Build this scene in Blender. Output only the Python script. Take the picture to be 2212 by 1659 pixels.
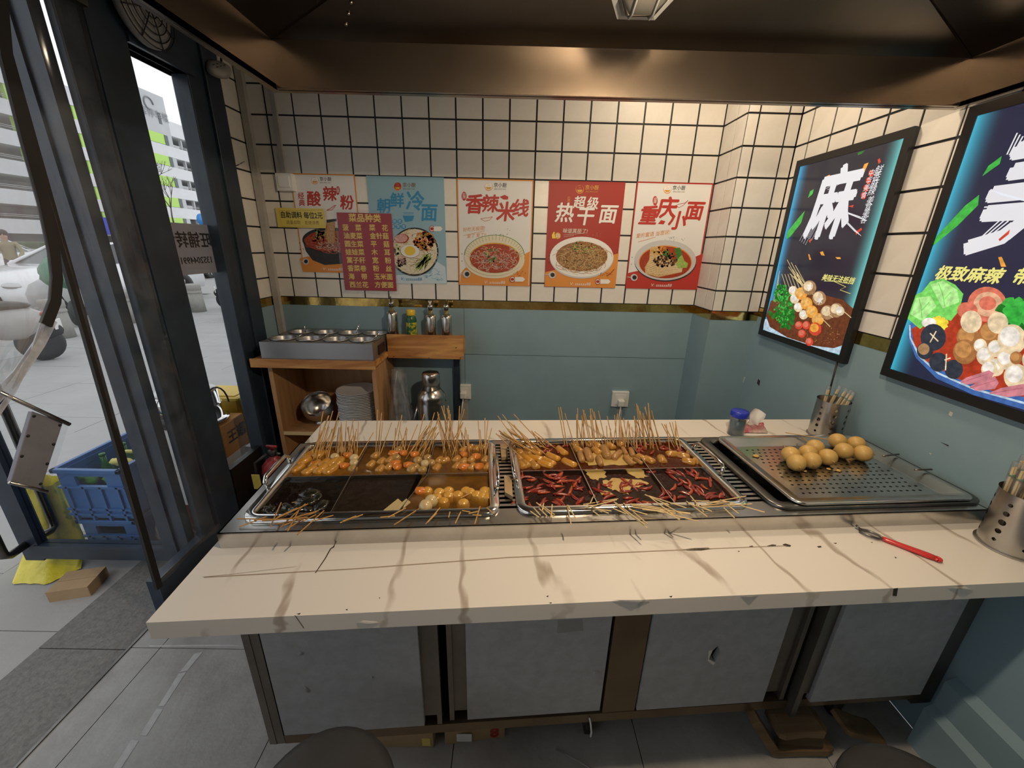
import bpy, bmesh, math, random
from mathutils import Vector, Matrix, Euler
random.seed(7)
for o in list(bpy.data.objects): bpy.data.objects.remove(o)
SC = bpy.context.scene
COL = SC.collection
PI = math.pi
H = 1.58                                   # camera height above the shop floor

# ------------------------------------------------------------------ camera
FPX, PITCH, ROLL, YAW = 863.0, .3322, .0229, -.0082
_fw = Vector((-math.sin(YAW), math.cos(YAW), 0)); _rt = Vector((math.cos(YAW), math.sin(YAW), 0)); _up = Vector((0, 0, 1))
FW = _fw * math.cos(PITCH) - _up * math.sin(PITCH); _u2 = _up * math.cos(PITCH) + _fw * math.sin(PITCH)
RT = _rt * math.cos(ROLL) + _u2 * math.sin(ROLL); UP = _u2 * math.cos(ROLL) - _rt * math.sin(ROLL)
cam = bpy.data.cameras.new('camera'); camo = bpy.data.objects.new('camera', cam); COL.objects.link(camo)
cam.sensor_fit = 'HORIZONTAL'; cam.sensor_width = 36; cam.lens = FPX / 2212 * 36; cam.clip_start = .02; cam.clip_end = 400
camo.matrix_world = Matrix(((RT.x, UP.x, -FW.x, 0), (RT.y, UP.y, -FW.y, 0), (RT.z, UP.z, -FW.z, H), (0, 0, 0, 1)))
SC.camera = camo

# ------------------------------------------------------------------ world, exposure
SC.view_settings.view_transform = 'Standard'; SC.view_settings.look = 'None'; SC.view_settings.gamma = 1
SC.view_settings.use_curve_mapping = False; SC.view_settings.exposure = 0.2
SC.cycles.max_bounces = 8; SC.cycles.diffuse_bounces = 4; SC.cycles.glossy_bounces = 3; SC.cycles.transparent_max_bounces = 12; SC.cycles.caustics_reflective = False; SC.cycles.caustics_refractive = False
W = bpy.data.worlds.new('overcast_sky'); SC.world = W; W.use_nodes = True
bg = W.node_tree.nodes['Background']; bg.inputs[0].default_value = (.94, .97, 1.0, 1); bg.inputs[1].default_value = 1.1

def area(name, loc, size, power, col, rot=(0, 0, 0), sy=None):
    l = bpy.data.lights.new(name, 'AREA'); l.energy = power; l.color = col; l.size = size
    if sy: l.shape = 'RECTANGLE'; l.size_y = sy
    o = bpy.data.objects.new(name, l); COL.objects.link(o); o.location = loc; o.rotation_euler = rot
    return o
def point(name, loc, power, col, r=.05):
    l = bpy.data.lights.new(name, 'POINT'); l.energy = power; l.color = col; l.shadow_soft_size = r
    o = bpy.data.objects.new(name, l); COL.objects.link(o); o.location = loc
    return o
WARM = (1.0, .80, .56)

def ray(u, v): return FW + RT * ((u - 1106) / FPX) - UP * ((v - 829.5) / FPX)
def atz(u, v, z):   # point of the photograph at world height z
    d = ray(u, v); return Vector((0, 0, H)) + d * ((z - H) / d.z)
def atx(u, v, x): d = ray(u, v); return Vector((0, 0, H)) + d * (x / d.x)
def aty(u, v, y): d = ray(u, v); return Vector((0, 0, H)) + d * (y / d.y)

# ------------------------------------------------------------------ materials
MATS = {}
def mat(name, col, rough=.5, metal=0., var=None, bump=None, spec=.5, coat=0., emit=None, estr=0., alpha=1.):
    """procedural Principled; var=(scale, amount, second colour), bump=(scale, strength)"""
    m = bpy.data.materials.new(name); m.use_nodes = True; nt = m.node_tree; b = nt.nodes['Principled BSDF']
    c4 = (*col, 1)
    b.inputs['Base Color'].default_value = c4; b.inputs['Roughness'].default_value = rough; b.inputs['Metallic'].default_value = metal
    b.inputs['Specular IOR Level'].default_value = spec; b.inputs['Coat Weight'].default_value = coat; b.inputs['Alpha'].default_value = alpha
    if emit: b.inputs['Emission Color'].default_value = (*emit, 1); b.inputs['Emission Strength'].default_value = estr
    if var or bump:
        tc = nt.nodes.new('ShaderNodeTexCoord')
    if var:
        n = nt.nodes.new('ShaderNodeTexNoise'); n.inputs['Scale'].default_value = var[0]; n.inputs['Detail'].default_value = 6; n.inputs['Roughness'].default_value = .65
        nt.links.new(tc.outputs['Object'], n.inputs['Vector'])
        r = nt.nodes.new('ShaderNodeValToRGB'); r.color_ramp.elements[0].position = .5 - var[1] / 2; r.color_ramp.elements[1].position = .5 + var[1] / 2
        r.color_ramp.elements[0].color = (*var[2], 1); r.color_ramp.elements[1].color = c4
        nt.links.new(n.outputs['Fac'], r.inputs['Fac']); nt.links.new(r.outputs['Color'], b.inputs['Base Color'])
    if bump:
        n2 = nt.nodes.new('ShaderNodeTexNoise'); n2.inputs['Scale'].default_value = bump[0]; n2.inputs['Detail'].default_value = 5
        nt.links.new(tc.outputs['Object'], n2.inputs['Vector'])
        bp = nt.nodes.new('ShaderNodeBump'); bp.inputs['Strength'].default_value = bump[1]; bp.inputs['Distance'].default_value = .01
        nt.links.new(n2.outputs['Fac'], bp.inputs['Height']); nt.links.new(bp.outputs['Normal'], b.inputs['Normal'])
    MATS[name] = m
    return m
def flat(name, col, rough=.55): return MATS.get(name) or mat(name, col, rough)
def clear(name, tint, gloss=.08, rough=.05, haze=0., hazecol=(.8, .8, .85), wave=None):
    """thin clear sheet: transparent with a little reflection and haze"""
    m = bpy.data.materials.new(name); m.use_nodes = True; nt = m.node_tree; nt.nodes.clear(); N = nt.nodes.new
    out = N('ShaderNodeOutputMaterial'); t = N('ShaderNodeBsdfTransparent'); t.inputs[0].default_value = (*tint, 1)
    g = N('ShaderNodeBsdfGlossy'); g.inputs['Roughness'].default_value = rough
    d = N('ShaderNodeBsdfDiffuse'); d.inputs[0].default_value = (*hazecol, 1)
    lf = N('ShaderNodeLayerWeight'); lw = N('ShaderNodeMath'); lw.operation = 'POWER'; lw.inputs[1].default_value = 5; nt.links.new(lf.outputs['Facing'], lw.inputs[0])
    mx = N('ShaderNodeMixShader'); mx2 = N('ShaderNodeMixShader')
    mul = N('ShaderNodeMath'); mul.operation = 'MULTIPLY_ADD'; mul.inputs[1].default_value = .7; mul.inputs[2].default_value = gloss * .35
    nt.links.new(lw.outputs[0], mul.inputs[0]); nt.links.new(mul.outputs[0], mx2.inputs[0])
    mx.inputs[0].default_value = haze
    if haze and wave:
        tc = N('ShaderNodeTexCoord'); n = N('ShaderNodeTexNoise'); n.inputs['Scale'].default_value = wave; n.inputs['Detail'].default_value = 5
        nt.links.new(tc.outputs['Object'], n.inputs['Vector']); r = N('ShaderNodeMapRange'); r.inputs[1].default_value = .35; r.inputs[2].default_value = .75; r.inputs[3].default_value = haze * .3; r.inputs[4].default_value = haze * 1.6
        nt.links.new(n.outputs['Fac'], r.inputs[0]); nt.links.new(r.outputs[0], mx.inputs[0])
    nt.links.new(t.outputs[0], mx.inputs[1]); nt.links.new(d.outputs[0], mx.inputs[2])
    nt.links.new(mx.outputs[0], mx2.inputs[1]); nt.links.new(g.outputs[0], mx2.inputs[2]); nt.links.new(mx2.outputs[0], out.inputs[0])
    MATS[name] = m
    return m
def wood(name, c1, c2, scale=6, stretch=(1, .08, 1), rough=.5):
    m = mat(name, c1, rough); nt = m.node_tree; b = nt.nodes['Principled BSDF']; N = nt.nodes.new
    tc = N('ShaderNodeTexCoord'); mp = N('ShaderNodeMapping'); mp.inputs['Scale'].default_value = stretch
    n = N('ShaderNodeTexNoise'); n.inputs['Scale'].default_value = scale * 4; n.inputs['Detail'].default_value = 8; n.inputs['Distortion'].default_value = 1.2
    r = N('ShaderNodeValToRGB'); r.color_ramp.elements[0].position = .35; r.color_ramp.elements[1].position = .66
    r.color_ramp.elements[0].color = (*c2, 1); r.color_ramp.elements[1].color = (*c1, 1)
    nt.links.new(tc.outputs['Object'], mp.inputs[0]); nt.links.new(mp.outputs[0], n.inputs['Vector']); nt.links.new(n.outputs['Fac'], r.inputs[0]); nt.links.new(r.outputs[0], b.inputs['Base Color'])
    return m

mat('tile', (.80, .77, .72), .35, var=(9, .5, (.70, .66, .60)))
mat('grout', (.012, .013, .016), .6)
mat('blue_panel', (.25, .365, .42), .45, var=(5, .6, (.21, .315, .365)), bump=(14, .08))
mat('gold', (.80, .56, .18), .12, 1., var=(14, .3, (.55, .34, .09)), bump=(12, .12))
mat('plaster', (.55, .54, .52), .8)
mat('ceiling_paint', (.25, .25, .25), .8)
mat('floor_in', (.46, .445, .43), .45, var=(5, .55, (.26, .245, .225)), bump=(40, .15))
mat('floor_joint', (.06, .058, .055), .8)
mat('kerb_granite', (.20, .195, .185), .75, var=(60, .6, (.085, .083, .08)), bump=(80, .25))
mat('paving', (.36, .355, .35), .8, var=(2.5, .7, (.28, .277, .272)), bump=(60, .1))
mat('road', (.33, .325, .32), .85, var=(.8, .6, (.28, .275, .27)))
mat('steel', (.62, .60, .57), .24, 1., var=(20, .6, (.5, .48, .45)))
mat('steel_dark', (.20, .195, .185), .32, 1., var=(14, .6, (.11, .105, .1)))
mat('chrome', (.78, .77, .75), .1, 1.)
mat('hood_steel', (.23, .195, .16), .27, 1., var=(3, .7, (.14, .118, .095)), bump=(7, .05))
MATS['hood_steel'].node_tree.nodes['Principled BSDF'].inputs['Anisotropic'].default_value = .7
mat('frame_dark', (.032, .050, .076), .38, var=(8, .5, (.014, .022, .036)))
mat('black', (.008, .008, .009), .4)
mat('black_rubber', (.012, .010, .009), .6)
mat('cab_frame', (.22, .205, .18), .38, .75, var=(9, .6, (.13, .118, .1)))
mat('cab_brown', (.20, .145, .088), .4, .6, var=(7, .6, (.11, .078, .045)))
mat('cab_panel', (.43, .44, .46), .5, var=(26, .42, (.33, .335, .34)), bump=(50, .05))
mat('stick', (.60, .36, .12), .55, var=(40, .5, (.44, .24, .07)))
mat('stick_wet', (.42, .22, .06), .4)
mat('stick_pale', (.66, .49, .25), .6)
wood('cab_wood', (.50, .28, .125), (.36, .185, .075), 4, (1, 1, .09))
wood('board_wood', (.66, .34, .115), (.36, .145, .04), 5, (.16, 1, 1))
mat('paper_white', (.74, .735, .73), .5, bump=(9, .06))
mat('card', (.42, .29, .16), .8, var=(10, .5, (.33, .22, .12)))
mat('white_plastic', (.72, .72, .70), .35)
mat('dirty_white', (.46, .44, .41), .55, var=(12, .6, (.33, .31, .28)))
clear('glass', (.985, .99, .99), .08, .02)
clear('screen_glass', (.97, .97, .97), .12, .03)
clear('pvc', (.95, .96, .98), .1, .08, .07, (.62, .64, .70), 9)
clear('pvc_hem', (.9, .9, .93), .3, .1, .55, (.75, .76, .82), 14)
clear('pvc_flap', (.92, .93, .95), .3, .06, .20, (.72, .74, .80), 5)
clear('cling_film', (.985, .985, .99), .03, .12, .05, (.8, .8, .8), 20)
clear('clear_plastic', (.86, .87, .88), .2, .08, .15, (.8, .8, .8), 20)

def marble():
    m = mat('marble_film', (.74, .64, .52), .33); nt = m.node_tree; b = nt.nodes['Principled BSDF']; N = nt.nodes.new
    tc = N('ShaderNodeTexCoord'); mp = N('ShaderNodeMapping'); mp.inputs['Rotation'].default_value = (0, 0, math.radians(-33)); mp.inputs['Scale'].default_value = (1, .30, 1)
    nt.links.new(tc.outputs['Object'], mp.inputs[0])
    w = N('ShaderNodeTexWave'); w.inputs['Scale'].default_value = 1.9; w.inputs['Distortion'].default_value = 4.2; w.inputs['Detail'].default_value = 4; w.inputs['Detail Scale'].default_value = 2.2; w.inputs['Detail Roughness'].default_value = .6
    nt.links.new(mp.outputs[0], w.inputs['Vector'])
    r = N('ShaderNodeValToRGB'); r.color_ramp.elements[0].position = .972; r.color_ramp.elements[1].position = 1; r.color_ramp.elements[0].color = (0, 0, 0, 1); r.color_ramp.elements[1].color = (1, 1, 1, 1)
    nt.links.new(w.outputs['Fac'], r.inputs[0])
    n = N('ShaderNodeTexNoise'); n.inputs['Scale'].default_value = 3.2; n.inputs['Detail'].default_value = 4
    nt.links.new(tc.outputs['Object'], n.inputs['Vector'])
    r2 = N('ShaderNodeMapRange'); r2.inputs[1].default_value = .42; r2.inputs[2].default_value = .52
    nt.links.new(n.outputs['Fac'], r2.inputs[0])
    mul = N('ShaderNodeMath'); mul.operation = 'MULTIPLY'; nt.links.new(r.outputs[0], mul.inputs[0]); nt.links.new(r2.outputs[0], mul.inputs[1])
    mul2 = N('ShaderNodeMath'); mul2.operation = 'MULTIPLY'; mul2.inputs[1].default_value = .72; nt.links.new(mul.outputs[0], mul2.inputs[0])
    mx = N('ShaderNodeMix'); mx.data_type = 'RGBA'; mx.inputs[6].default_value = (.74, .69, .63, 1); mx.inputs[7].default_value = (.30, .22, .16, 1)
    nt.links.new(mul2.outputs[0], mx.inputs[0]); nt.links.new(mx.outputs[2], b.inputs['Base Color'])
marble()

def broth(name, col, alpha, rough=.06):
    m = bpy.data.materials.new(name); m.use_nodes = True; nt = m.node_tree; b = nt.nodes['Principled BSDF']; N = nt.nodes.new
    b.inputs['Base Color'].default_value = (*col, 1); b.inputs['Roughness'].default_value = rough; b.inputs['IOR'].default_value = 1.33
    tc = N('ShaderNodeTexCoord'); n = N('ShaderNodeTexNoise'); n.inputs['Scale'].default_value = 28; n.inputs['Detail'].default_value = 4
    nt.links.new(tc.outputs['Object'], n.inputs['Vector'])
    r = N('ShaderNodeMapRange'); r.inputs[1].default_value = .3; r.inputs[2].default_value = .75; r.inputs[3].default_value = max(alpha - .22, 0); r.inputs[4].default_value = min(alpha + .15, 1)
    nt.links.new(n.outputs['Fac'], r.inputs[0]); nt.links.new(r.outputs[0], b.inputs['Alpha'])
    n2 = N('ShaderNodeTexNoise'); n2.inputs['Scale'].default_value = 45; bp = N('ShaderNodeBump'); bp.inputs['Strength'].default_value = .12; bp.inputs['Distance'].default_value = .01
    nt.links.new(tc.outputs['Object'], n2.inputs['Vector']); nt.links.new(n2.outputs['Fac'], bp.inputs['Height']); nt.links.new(bp.outputs['Normal'], b.inputs['Normal'])
    MATS[name] = m

# ------------------------------------------------------------------ mesh builder
class MB:
    def __init__(s): s.v = []; s.f = []; s.smooth = []
    def add(s, vs, fs, sm=False):
        b = len(s.v); s.v += [Vector(p) for p in vs]; s.f += [tuple(b + i for i in f) for f in fs]; s.smooth += [sm] * len(fs); return s
    def box(s, x0, x1, y0, y1, z0, z1, M=None):
        vs = [Vector(p) for p in ((x0, y0, z0), (x1, y0, z0), (x1, y1, z0), (x0, y1, z0), (x0, y0, z1), (x1, y0, z1), (x1, y1, z1), (x0, y1, z1))]
        if M: vs = [M @ p for p in vs]
        return s.add(vs, [(3, 2, 1, 0), (4, 5, 6, 7), (0, 1, 5, 4), (1, 2, 6, 5), (2, 3, 7, 6), (3, 0, 4, 7)])
    def prism(s, poly, z0, z1, M=None):
        n = len(poly); vs = [Vector((p[0], p[1], z0)) for p in poly] + [Vector((p[0], p[1], z1)) for p in poly]
        if M: vs = [M @ p for p in vs]
        return s.add(vs, [tuple(range(n))[::-1], tuple(range(n, 2 * n))] + [(i, (i + 1) % n, n + (i + 1) % n, n + i) for i in range(n)])
    def loft(s, loops, cap0=False, cap1=False, closed=True, sm=True):
        n = len(loops[0]); vs = [Vector(p) for l in loops for p in l]; fs = []
        for k in range(len(loops) - 1):
            for i in range(n if closed else n - 1):
                j = (i + 1) % n; fs.append((k * n + i, k * n + j, (k + 1) * n + j, (k + 1) * n + i))
        if cap0: fs.append(tuple(range(n))[::-1])
        if cap1: fs.append(tuple(range((len(loops) - 1) * n, len(loops) * n)))
        return s.add(vs, fs, sm)
    def lathe(s, prof, c=(0, 0, 0), n=24, M=None, cap0=True, cap1=True, sx=1, sy=1):
        loops = []
        for r, z in prof:
            l = [Vector((c[0] + r * sx * math.cos(2 * PI * i / n), c[1] + r * sy * math.sin(2 * PI * i / n), c[2] + z)) for i in range(n)]
            loops.append([M @ p for p in l] if M else l)
        return s.loft(loops, cap0, cap1)
    def tube(s, pts, r, n=8, cap=True, r1=None):
        pts = [Vector(p) for p in pts]; loops = []; up = None
        for i, p in enumerate(pts):
            d = (pts[min(i + 1, len(pts) - 1)] - pts[max(i - 1, 0)]).normalized()
            if up is None: up = d.orthogonal().normalized()
            up = (up - d * up.dot(d)).normalized(); sd = d.cross(up)
            rr = r if r1 is None else r + (r1 - r) * i / (len(pts) - 1)
            loops.append([p + (up * math.cos(2 * PI * k / n) + sd * math.sin(2 * PI * k / n)) * rr for k in range(n)])
        return s.loft(loops, cap, cap)
    def ball(s, c, r, sx=1, sy=1, sz=1, n=14, m=9, rot=None, jit=0):
        loops = []
        R = rot.to_matrix() if rot else None
        for k in range(1, m):
            a = PI * k / m; l = []
            for i in range(n):
                p = Vector((r * sx * math.sin(a) * math.cos(2 * PI * i / n), r * sy * math.sin(a) * math.sin(2 * PI * i / n), -r * sz * math.cos(a)))
                if jit: p *= 1 + random.uniform(-jit, jit)
                l.append(Vector(c) + (R @ p if R else p))
            loops.append(l)
        return s.loft(loops, True, True)
    def grid(s, fn, nu, nv, sm=True):
        vs = [fn(i / nu, j / nv) for j in range(nv + 1) for i in range(nu + 1)]
        return s.add(vs, [(j * (nu + 1) + i, j * (nu + 1) + i + 1, (j + 1) * (nu + 1) + i + 1, (j + 1) * (nu + 1) + i) for j in range(nv) for i in range(nu)], sm)
    def poly(s, pts): return s.add(pts, [tuple(range(len(pts)))])
    def mesh(s, name, inv=None):
        me = bpy.data.meshes.new(name); vs = [inv @ p for p in s.v] if inv else s.v
        me.from_pydata([tuple(p) for p in vs], [], s.f); me.polygons.foreach_set('use_smooth', s.smooth); me.update()
        return me
    def build(s, name, m, parent=None, kind=None, bevel=0, solid=0):
        inv = PM[parent.name].inverted() if parent is not None and parent.name in PM else None
        o = bpy.data.objects.new(name, s.mesh(name, inv)); COL.objects.link(o)
        o.data.materials.append(MATS[m] if isinstance(m, str) else m)
        if parent is not None: o.parent = parent; PM[o.name] = PM.get(parent.name, Matrix())
        else: PM[o.name] = Matrix()
        if kind: o['kind'] = kind
        if solid: md = o.modifiers.new('thick', 'SOLIDIFY'); md.thickness = solid; md.offset = 0
        if bevel: md = o.modifiers.new('edge', 'BEVEL'); md.width = bevel; md.segments = 2; md.limit_method = 'ANGLE'
        return o
PM = {}
def Z(z): return z + H
def B(x0, x1, y0, y1, z0, z1, M=None): return MB().box(x0, x1, y0, y1, z0, z1, M)
def thing(name, label, cat, loc=(0, 0, 0), rot=(0, 0, 0), group=None, M=None):
    o = bpy.data.objects.new(name, None); COL.objects.link(o); o.empty_display_size = .05
    Mx = M if M is not None else Matrix.Translation(loc) @ Euler(rot).to_matrix().to_4x4()
    o.matrix_world = Mx; PM[o.name] = Mx.copy()
    o['label'] = label; o['category'] = cat
    if group: o['group'] = group
    return o
def tag(o, label, cat, group=None):
    o['label'] = label; o['category'] = cat
    if group: o['group'] = group
    return o
def struct(o, label=None):
    o['kind'] = 'structure'
    if label: o['label'] = label
    return o
def copy_tree(o, parent=None):
    c = o.copy(); COL.objects.link(c)
    if parent is not None: c.parent = parent; c.matrix_parent_inverse = Matrix()
    for ch in o.children: copy_tree(ch, c)
    return c

_tc = {}
def text(body, size, m, parent, x, y, z=.0012, name='lettering', bold=0., shear=0., ax='CENTER', rot=0., sx=1., M=None, space=1., line=1.):
    """flat lettering laid on the local XY plane of parent"""
    key = (body, bold, shear, ax, space, line)
    if key not in _tc:
        c = bpy.data.curves.new('t', 'FONT'); c.body = body; c.size = 1; c.align_x = ax; c.align_y = 'CENTER'; c.resolution_u = 2; c.shear = shear; c.space_character = space; c.space_line = line
        c.fill_mode = 'FRONT'
        t = bpy.data.objects.new('t', c); COL.objects.link(t)
        dg = bpy.context.evaluated_depsgraph_get(); me = bpy.data.meshes.new_from_object(t.evaluated_get(dg))
        bpy.data.objects.remove(t); bpy.data.curves.remove(c)
        if bold:      # heavier strokes: the same outlines set a hair apart
            mb = MB(); vs = [v.co.copy() for v in me.vertices]; fs = [tuple(p.vertices) for p in me.polygons]
            for q, (dx, dy) in enumerate(((0, 0), (bold, 0), (-bold, 0), (0, bold), (0, -bold), (bold * .7, bold * .7), (-bold * .7, -bold * .7))): mb.add([v + Vector((dx, dy, q * .000007)) for v in vs], fs)
            me = mb.mesh('t')
        _tc[key] = me
    me = _tc[key].copy(); me.materials.clear(); me.materials.append(MATS[m] if isinstance(m, str) else m)
    L = Matrix.Translation((x, y, z)) @ Matrix.Rotation(rot, 4, 'Z') @ Matrix.Diagonal((size * sx, size, 1, 1))
    me.transform(L if M is None else M @ L); me.name = name
    o = bpy.data.objects.new(name, me); COL.objects.link(o)
    o.parent = parent
    return o
def ell(cx, cy, rx, ry, n=28, rot=0., a0=0., a1=2 * PI):
    out = []
    for i in range(n):
        a = a0 + (a1 - a0) * i / (n if a1 - a0 > 6.28 else n - 1)
        px, py = rx * math.cos(a), ry * math.sin(a)
        out.append((cx + px * math.cos(rot) - py * math.sin(rot), cy + px * math.sin(rot) + py * math.cos(rot)))
    return out
def pprint(parent, name, polys, m, z):
    """flat printed shapes (local XY plane) as one part"""
    mb = MB()
    for p in polys: mb.poly([Vector((q[0], q[1], z)) for q in p])
    o = bpy.data.objects.new(name, mb.mesh(name)); COL.objects.link(o); o.data.materials.append(MATS[m] if isinstance(m, str) else m); o.parent = parent
    return o
def strip(pts, w):
    out = []; n = len(pts)
    L, R_ = [], []
    for i, p in enumerate(pts):
        a = pts[max(i - 1, 0)]; b = pts[min(i + 1, n - 1)]; dx, dy = b[0] - a[0], b[1] - a[1]; l = math.hypot(dx, dy) or 1
        ww = w if not callable(w) else w(i / (n - 1))
        L.append((p[0] - dy / l * ww / 2, p[1] + dx / l * ww / 2)); R_.append((p[0] + dy / l * ww / 2, p[1] - dx / l * ww / 2))
    for i in range(n - 1): out.append([R_[i], R_[i + 1], L[i + 1], L[i]])
    return out
def curl(cx, cy, rx, ry, w, seed=None):
    a = random.uniform(0, 6.28); d = random.uniform(1.2, 3.4)
    return strip([(cx + rx * math.cos(a + d * i / 7), cy + ry * math.sin(a + d * i / 7)) for i in range(8)], w)
def blob(cx, cy, r, n=9, j=.3, sy=1):
    return [(cx + r * random.uniform(1 - j, 1 + j) * math.cos(2 * PI * i / n), cy + sy * r * random.uniform(1 - j, 1 + j) * math.sin(2 * PI * i / n)) for i in range(n)]

# wall-mounted local frames: local X right, Y up, Z out of the wall
def on_back(x, z, y): return Matrix.Translation((x, y, Z(z))) @ Matrix.Rotation(PI / 2, 4, 'X')
def on_right(y, z, x): return Matrix.Translation((x, y, Z(z))) @ Matrix.Rotation(-PI / 2, 4, 'Z') @ Matrix.Rotation(PI / 2, 4, 'X')

# ================================================================== THE SETTING
YW, XR, XL, TOP = 2.59, 1.452, -1.505, 2.78      # back wall, right wall, left side, ceiling
TW, TH = .15, .1463; ROW1 = Z(.6606); COL0 = -1.3752; GOLD_T, GOLD_B = Z(-.335), Z(-.384)
YP, XP = 2.344, 1.176                            # pilaster front and left face
def tiles(parent, u0, u1, first, z0, z1, place, gap=.0095):
    """tiles in columns between u0 and u1 (lines at first + k*TW) and rows up from z0; place(u0,u1,z0,z1) -> box in world"""
    cuts = [u0] + [first + k * TW for k in range(-40, 60) if u0 + .012 < first + k * TW < u1 - .012] + [u1]
    rows = [z0] + sorted(ROW1 + k * TH for k in range(-20, 20) if z0 + .012 < ROW1 + k * TH < z1 - .012) + [z1]
    cache = {}
    for a, b in zip(cuts, cuts[1:]):
        for c, d in zip(rows, rows[1:]):
            g = gap / 2
            w, h = round(b - a - gap, 4), round(d - c - gap, 4)
            if w < .01 or h < .01: continue
            bx = place(a + g, b - g, c + g, d - g)
            ctr = Vector(((bx[0] + bx[1]) / 2, (bx[2] + bx[3]) / 2, (bx[4] + bx[5]) / 2))
            if (w, h) not in cache:
                mb = MB().box(*[v - ctr[i // 2] for i, v in enumerate(bx)]); me = mb.mesh('tile'); me.materials.append(MATS['tile']); cache[(w, h)] = me
            o = bpy.data.objects.new('tile', cache[(w, h)]); COL.objects.link(o); o.parent = parent; o.location = ctr

wb = struct(B(XL - .1, XR + .1, YW, YW + .12, 0, TOP).build('wall_back', 'grout'), 'back wall with square cream tiles above a blue panel')
tiles(wb, XL, XP, COL0, GOLD_T, TOP, lambda a, b, c, d: (a, b, YW - .004, YW + .002, c, d))
B(XL, -.30, YW - .005, YW + .001, 0, GOLD_B).build('lower_panel', 'blue_panel', wb)
B(-.298, XP, YW - .005, YW + .001, 0, Z(-.690)).build('lower_panel', 'blue_panel', wb)
B(-.298, XP, YW - .005, YW + .001, Z(-.687), GOLD_B).build('lower_panel', 'blue_panel', wb)
# pilaster in the far right corner
wp = struct(B(XP + .004, XR, YP + .004, YW, 0, TOP).build('wall_pilaster', 'grout'), 'tiled pilaster in the corner of the back wall')
tiles(wp, XP, XR, 1.2365, GOLD_T, TOP, lambda a, b, c, d: (a, b, YP, YP + .006, c, d))
tiles(wp, YP + .004, YW - .004, 2.45, GOLD_T, TOP, lambda a, b, c, d: (XP, XP + .006, a, b, c, d))
B(XP - .001, XR, YP - .001, YP + .005, 0, GOLD_B).build('lower_panel', 'blue_panel', wp)
B(XP - .001, XP + .005, YP + .005, YW, 0, GOLD_B).build('lower_panel', 'blue_panel', wp)
# right wall
wr = struct(B(XR + .004, XR + .12, -2.6, YW + .1, 0, TOP).build('wall_right', 'grout'), 'right wall with cream tiles above a blue panel')
tiles(wr, .55, YP, 2.25 - .15 * 0 + .002, GOLD_T + .028, TOP, lambda a, b, c, d: (XR, XR + .006, a, b, c, d))
B(XR, XR + .006, -2.6, .55, GOLD_T, TOP).build('plain_panel', 'tile', wr)
B(XR - .001, XR + .005, -2.6, YP, 0, GOLD_B + .028).build('lower_panel', 'blue_panel', wr)
struct(B(XL, XP - .002, YW - .006, YW - .003, GOLD_B, GOLD_T).build('trim_1', 'gold'), 'gold foil strip along the back wall')
struct(B(XP - .002, XR, YP - .002, YP, GOLD_B, GOLD_T).build('trim_2', 'gold'), 'gold foil strip across the pilaster front')
struct(B(XP - .002, XP, YP, YW - .006, GOLD_B, GOLD_T).build('trim_3', 'gold'), 'gold foil strip on the pilaster side')
struct(B(XR - .002, XR, -2.6, YP - .002, GOLD_B + .028, GOLD_T + .028).build('trim_4', 'gold'), 'gold foil strip along the right wall')
bb = struct(MB().prism([(1.452, 0), (1.395, 0), (1.395, .165), (1.420, .185), (1.420, .29), (1.452, .31)], 0, 3.5, Matrix(((1, 0, 0, 0), (0, 0, 1, -2.6), (0, 1, 0, 0), (0, 0, 0, 1)))).build('baseboard_right', 'blue_panel'), 'blue stepped skirting along the right wall')
struct(B(XL - .1, XR + .1, -2.7, -2.6, 0, TOP).build('wall_front', 'plaster'), 'plain wall behind the dining side')
struct(B(XL - .1, XR + .12, -2.7, YW + .12, TOP, TOP + .1).build('ceiling', 'ceiling_paint'), 'dark shop ceiling')
mat('wall_knock', (.02, .02, .02), .8); mat('wall_flake', (.62, .60, .56), .8)
for q, m in ((((1638, 818), (1642, 823), (1640, 834), (1635, 828)), 'wall_knock'), (((1604, 812), (1610, 815), (1606, 826), (1601, 822)), 'wall_flake'), (((1758, 884), (1766, 880), (1765, 892), (1757, 890)), 'wall_knock'), (((2052, 888), (2059, 892), (2055, 900), (2049, 896)), 'wall_flake'), (((2007, 978), (2012, 979), (2010, 983)), 'wall_flake'), (((2030, 954), (2050, 962), (2048, 964)), 'wall_knock')):
    MB().add([atx(u, v, XR - .0018) for u, v in q], [tuple(range(len(q)))]).build('wall_mark', m, wr)
# short left wall between the storefront and the back wall
wl = struct(B(XL - .06, XL - .004, 2.40, YW, 0, TOP).build('wall_left', 'grout'), 'short tiled return wall beside the shop window')
tiles(wl, 2.40, YW, 2.585, GOLD_T, TOP, lambda a, b, c, d: (XL - .005, XL, a, b, c, d))
B(XL - .005, XL + .001, 2.40, YW, 0, GOLD_B).build('lower_panel', 'blue_panel', wl)
struct(B(XL + .001, XL + .003, 2.40, YW - .006, GOLD_B, GOLD_T).build('trim_5', 'gold'), 'gold foil strip on the left return wall')

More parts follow.
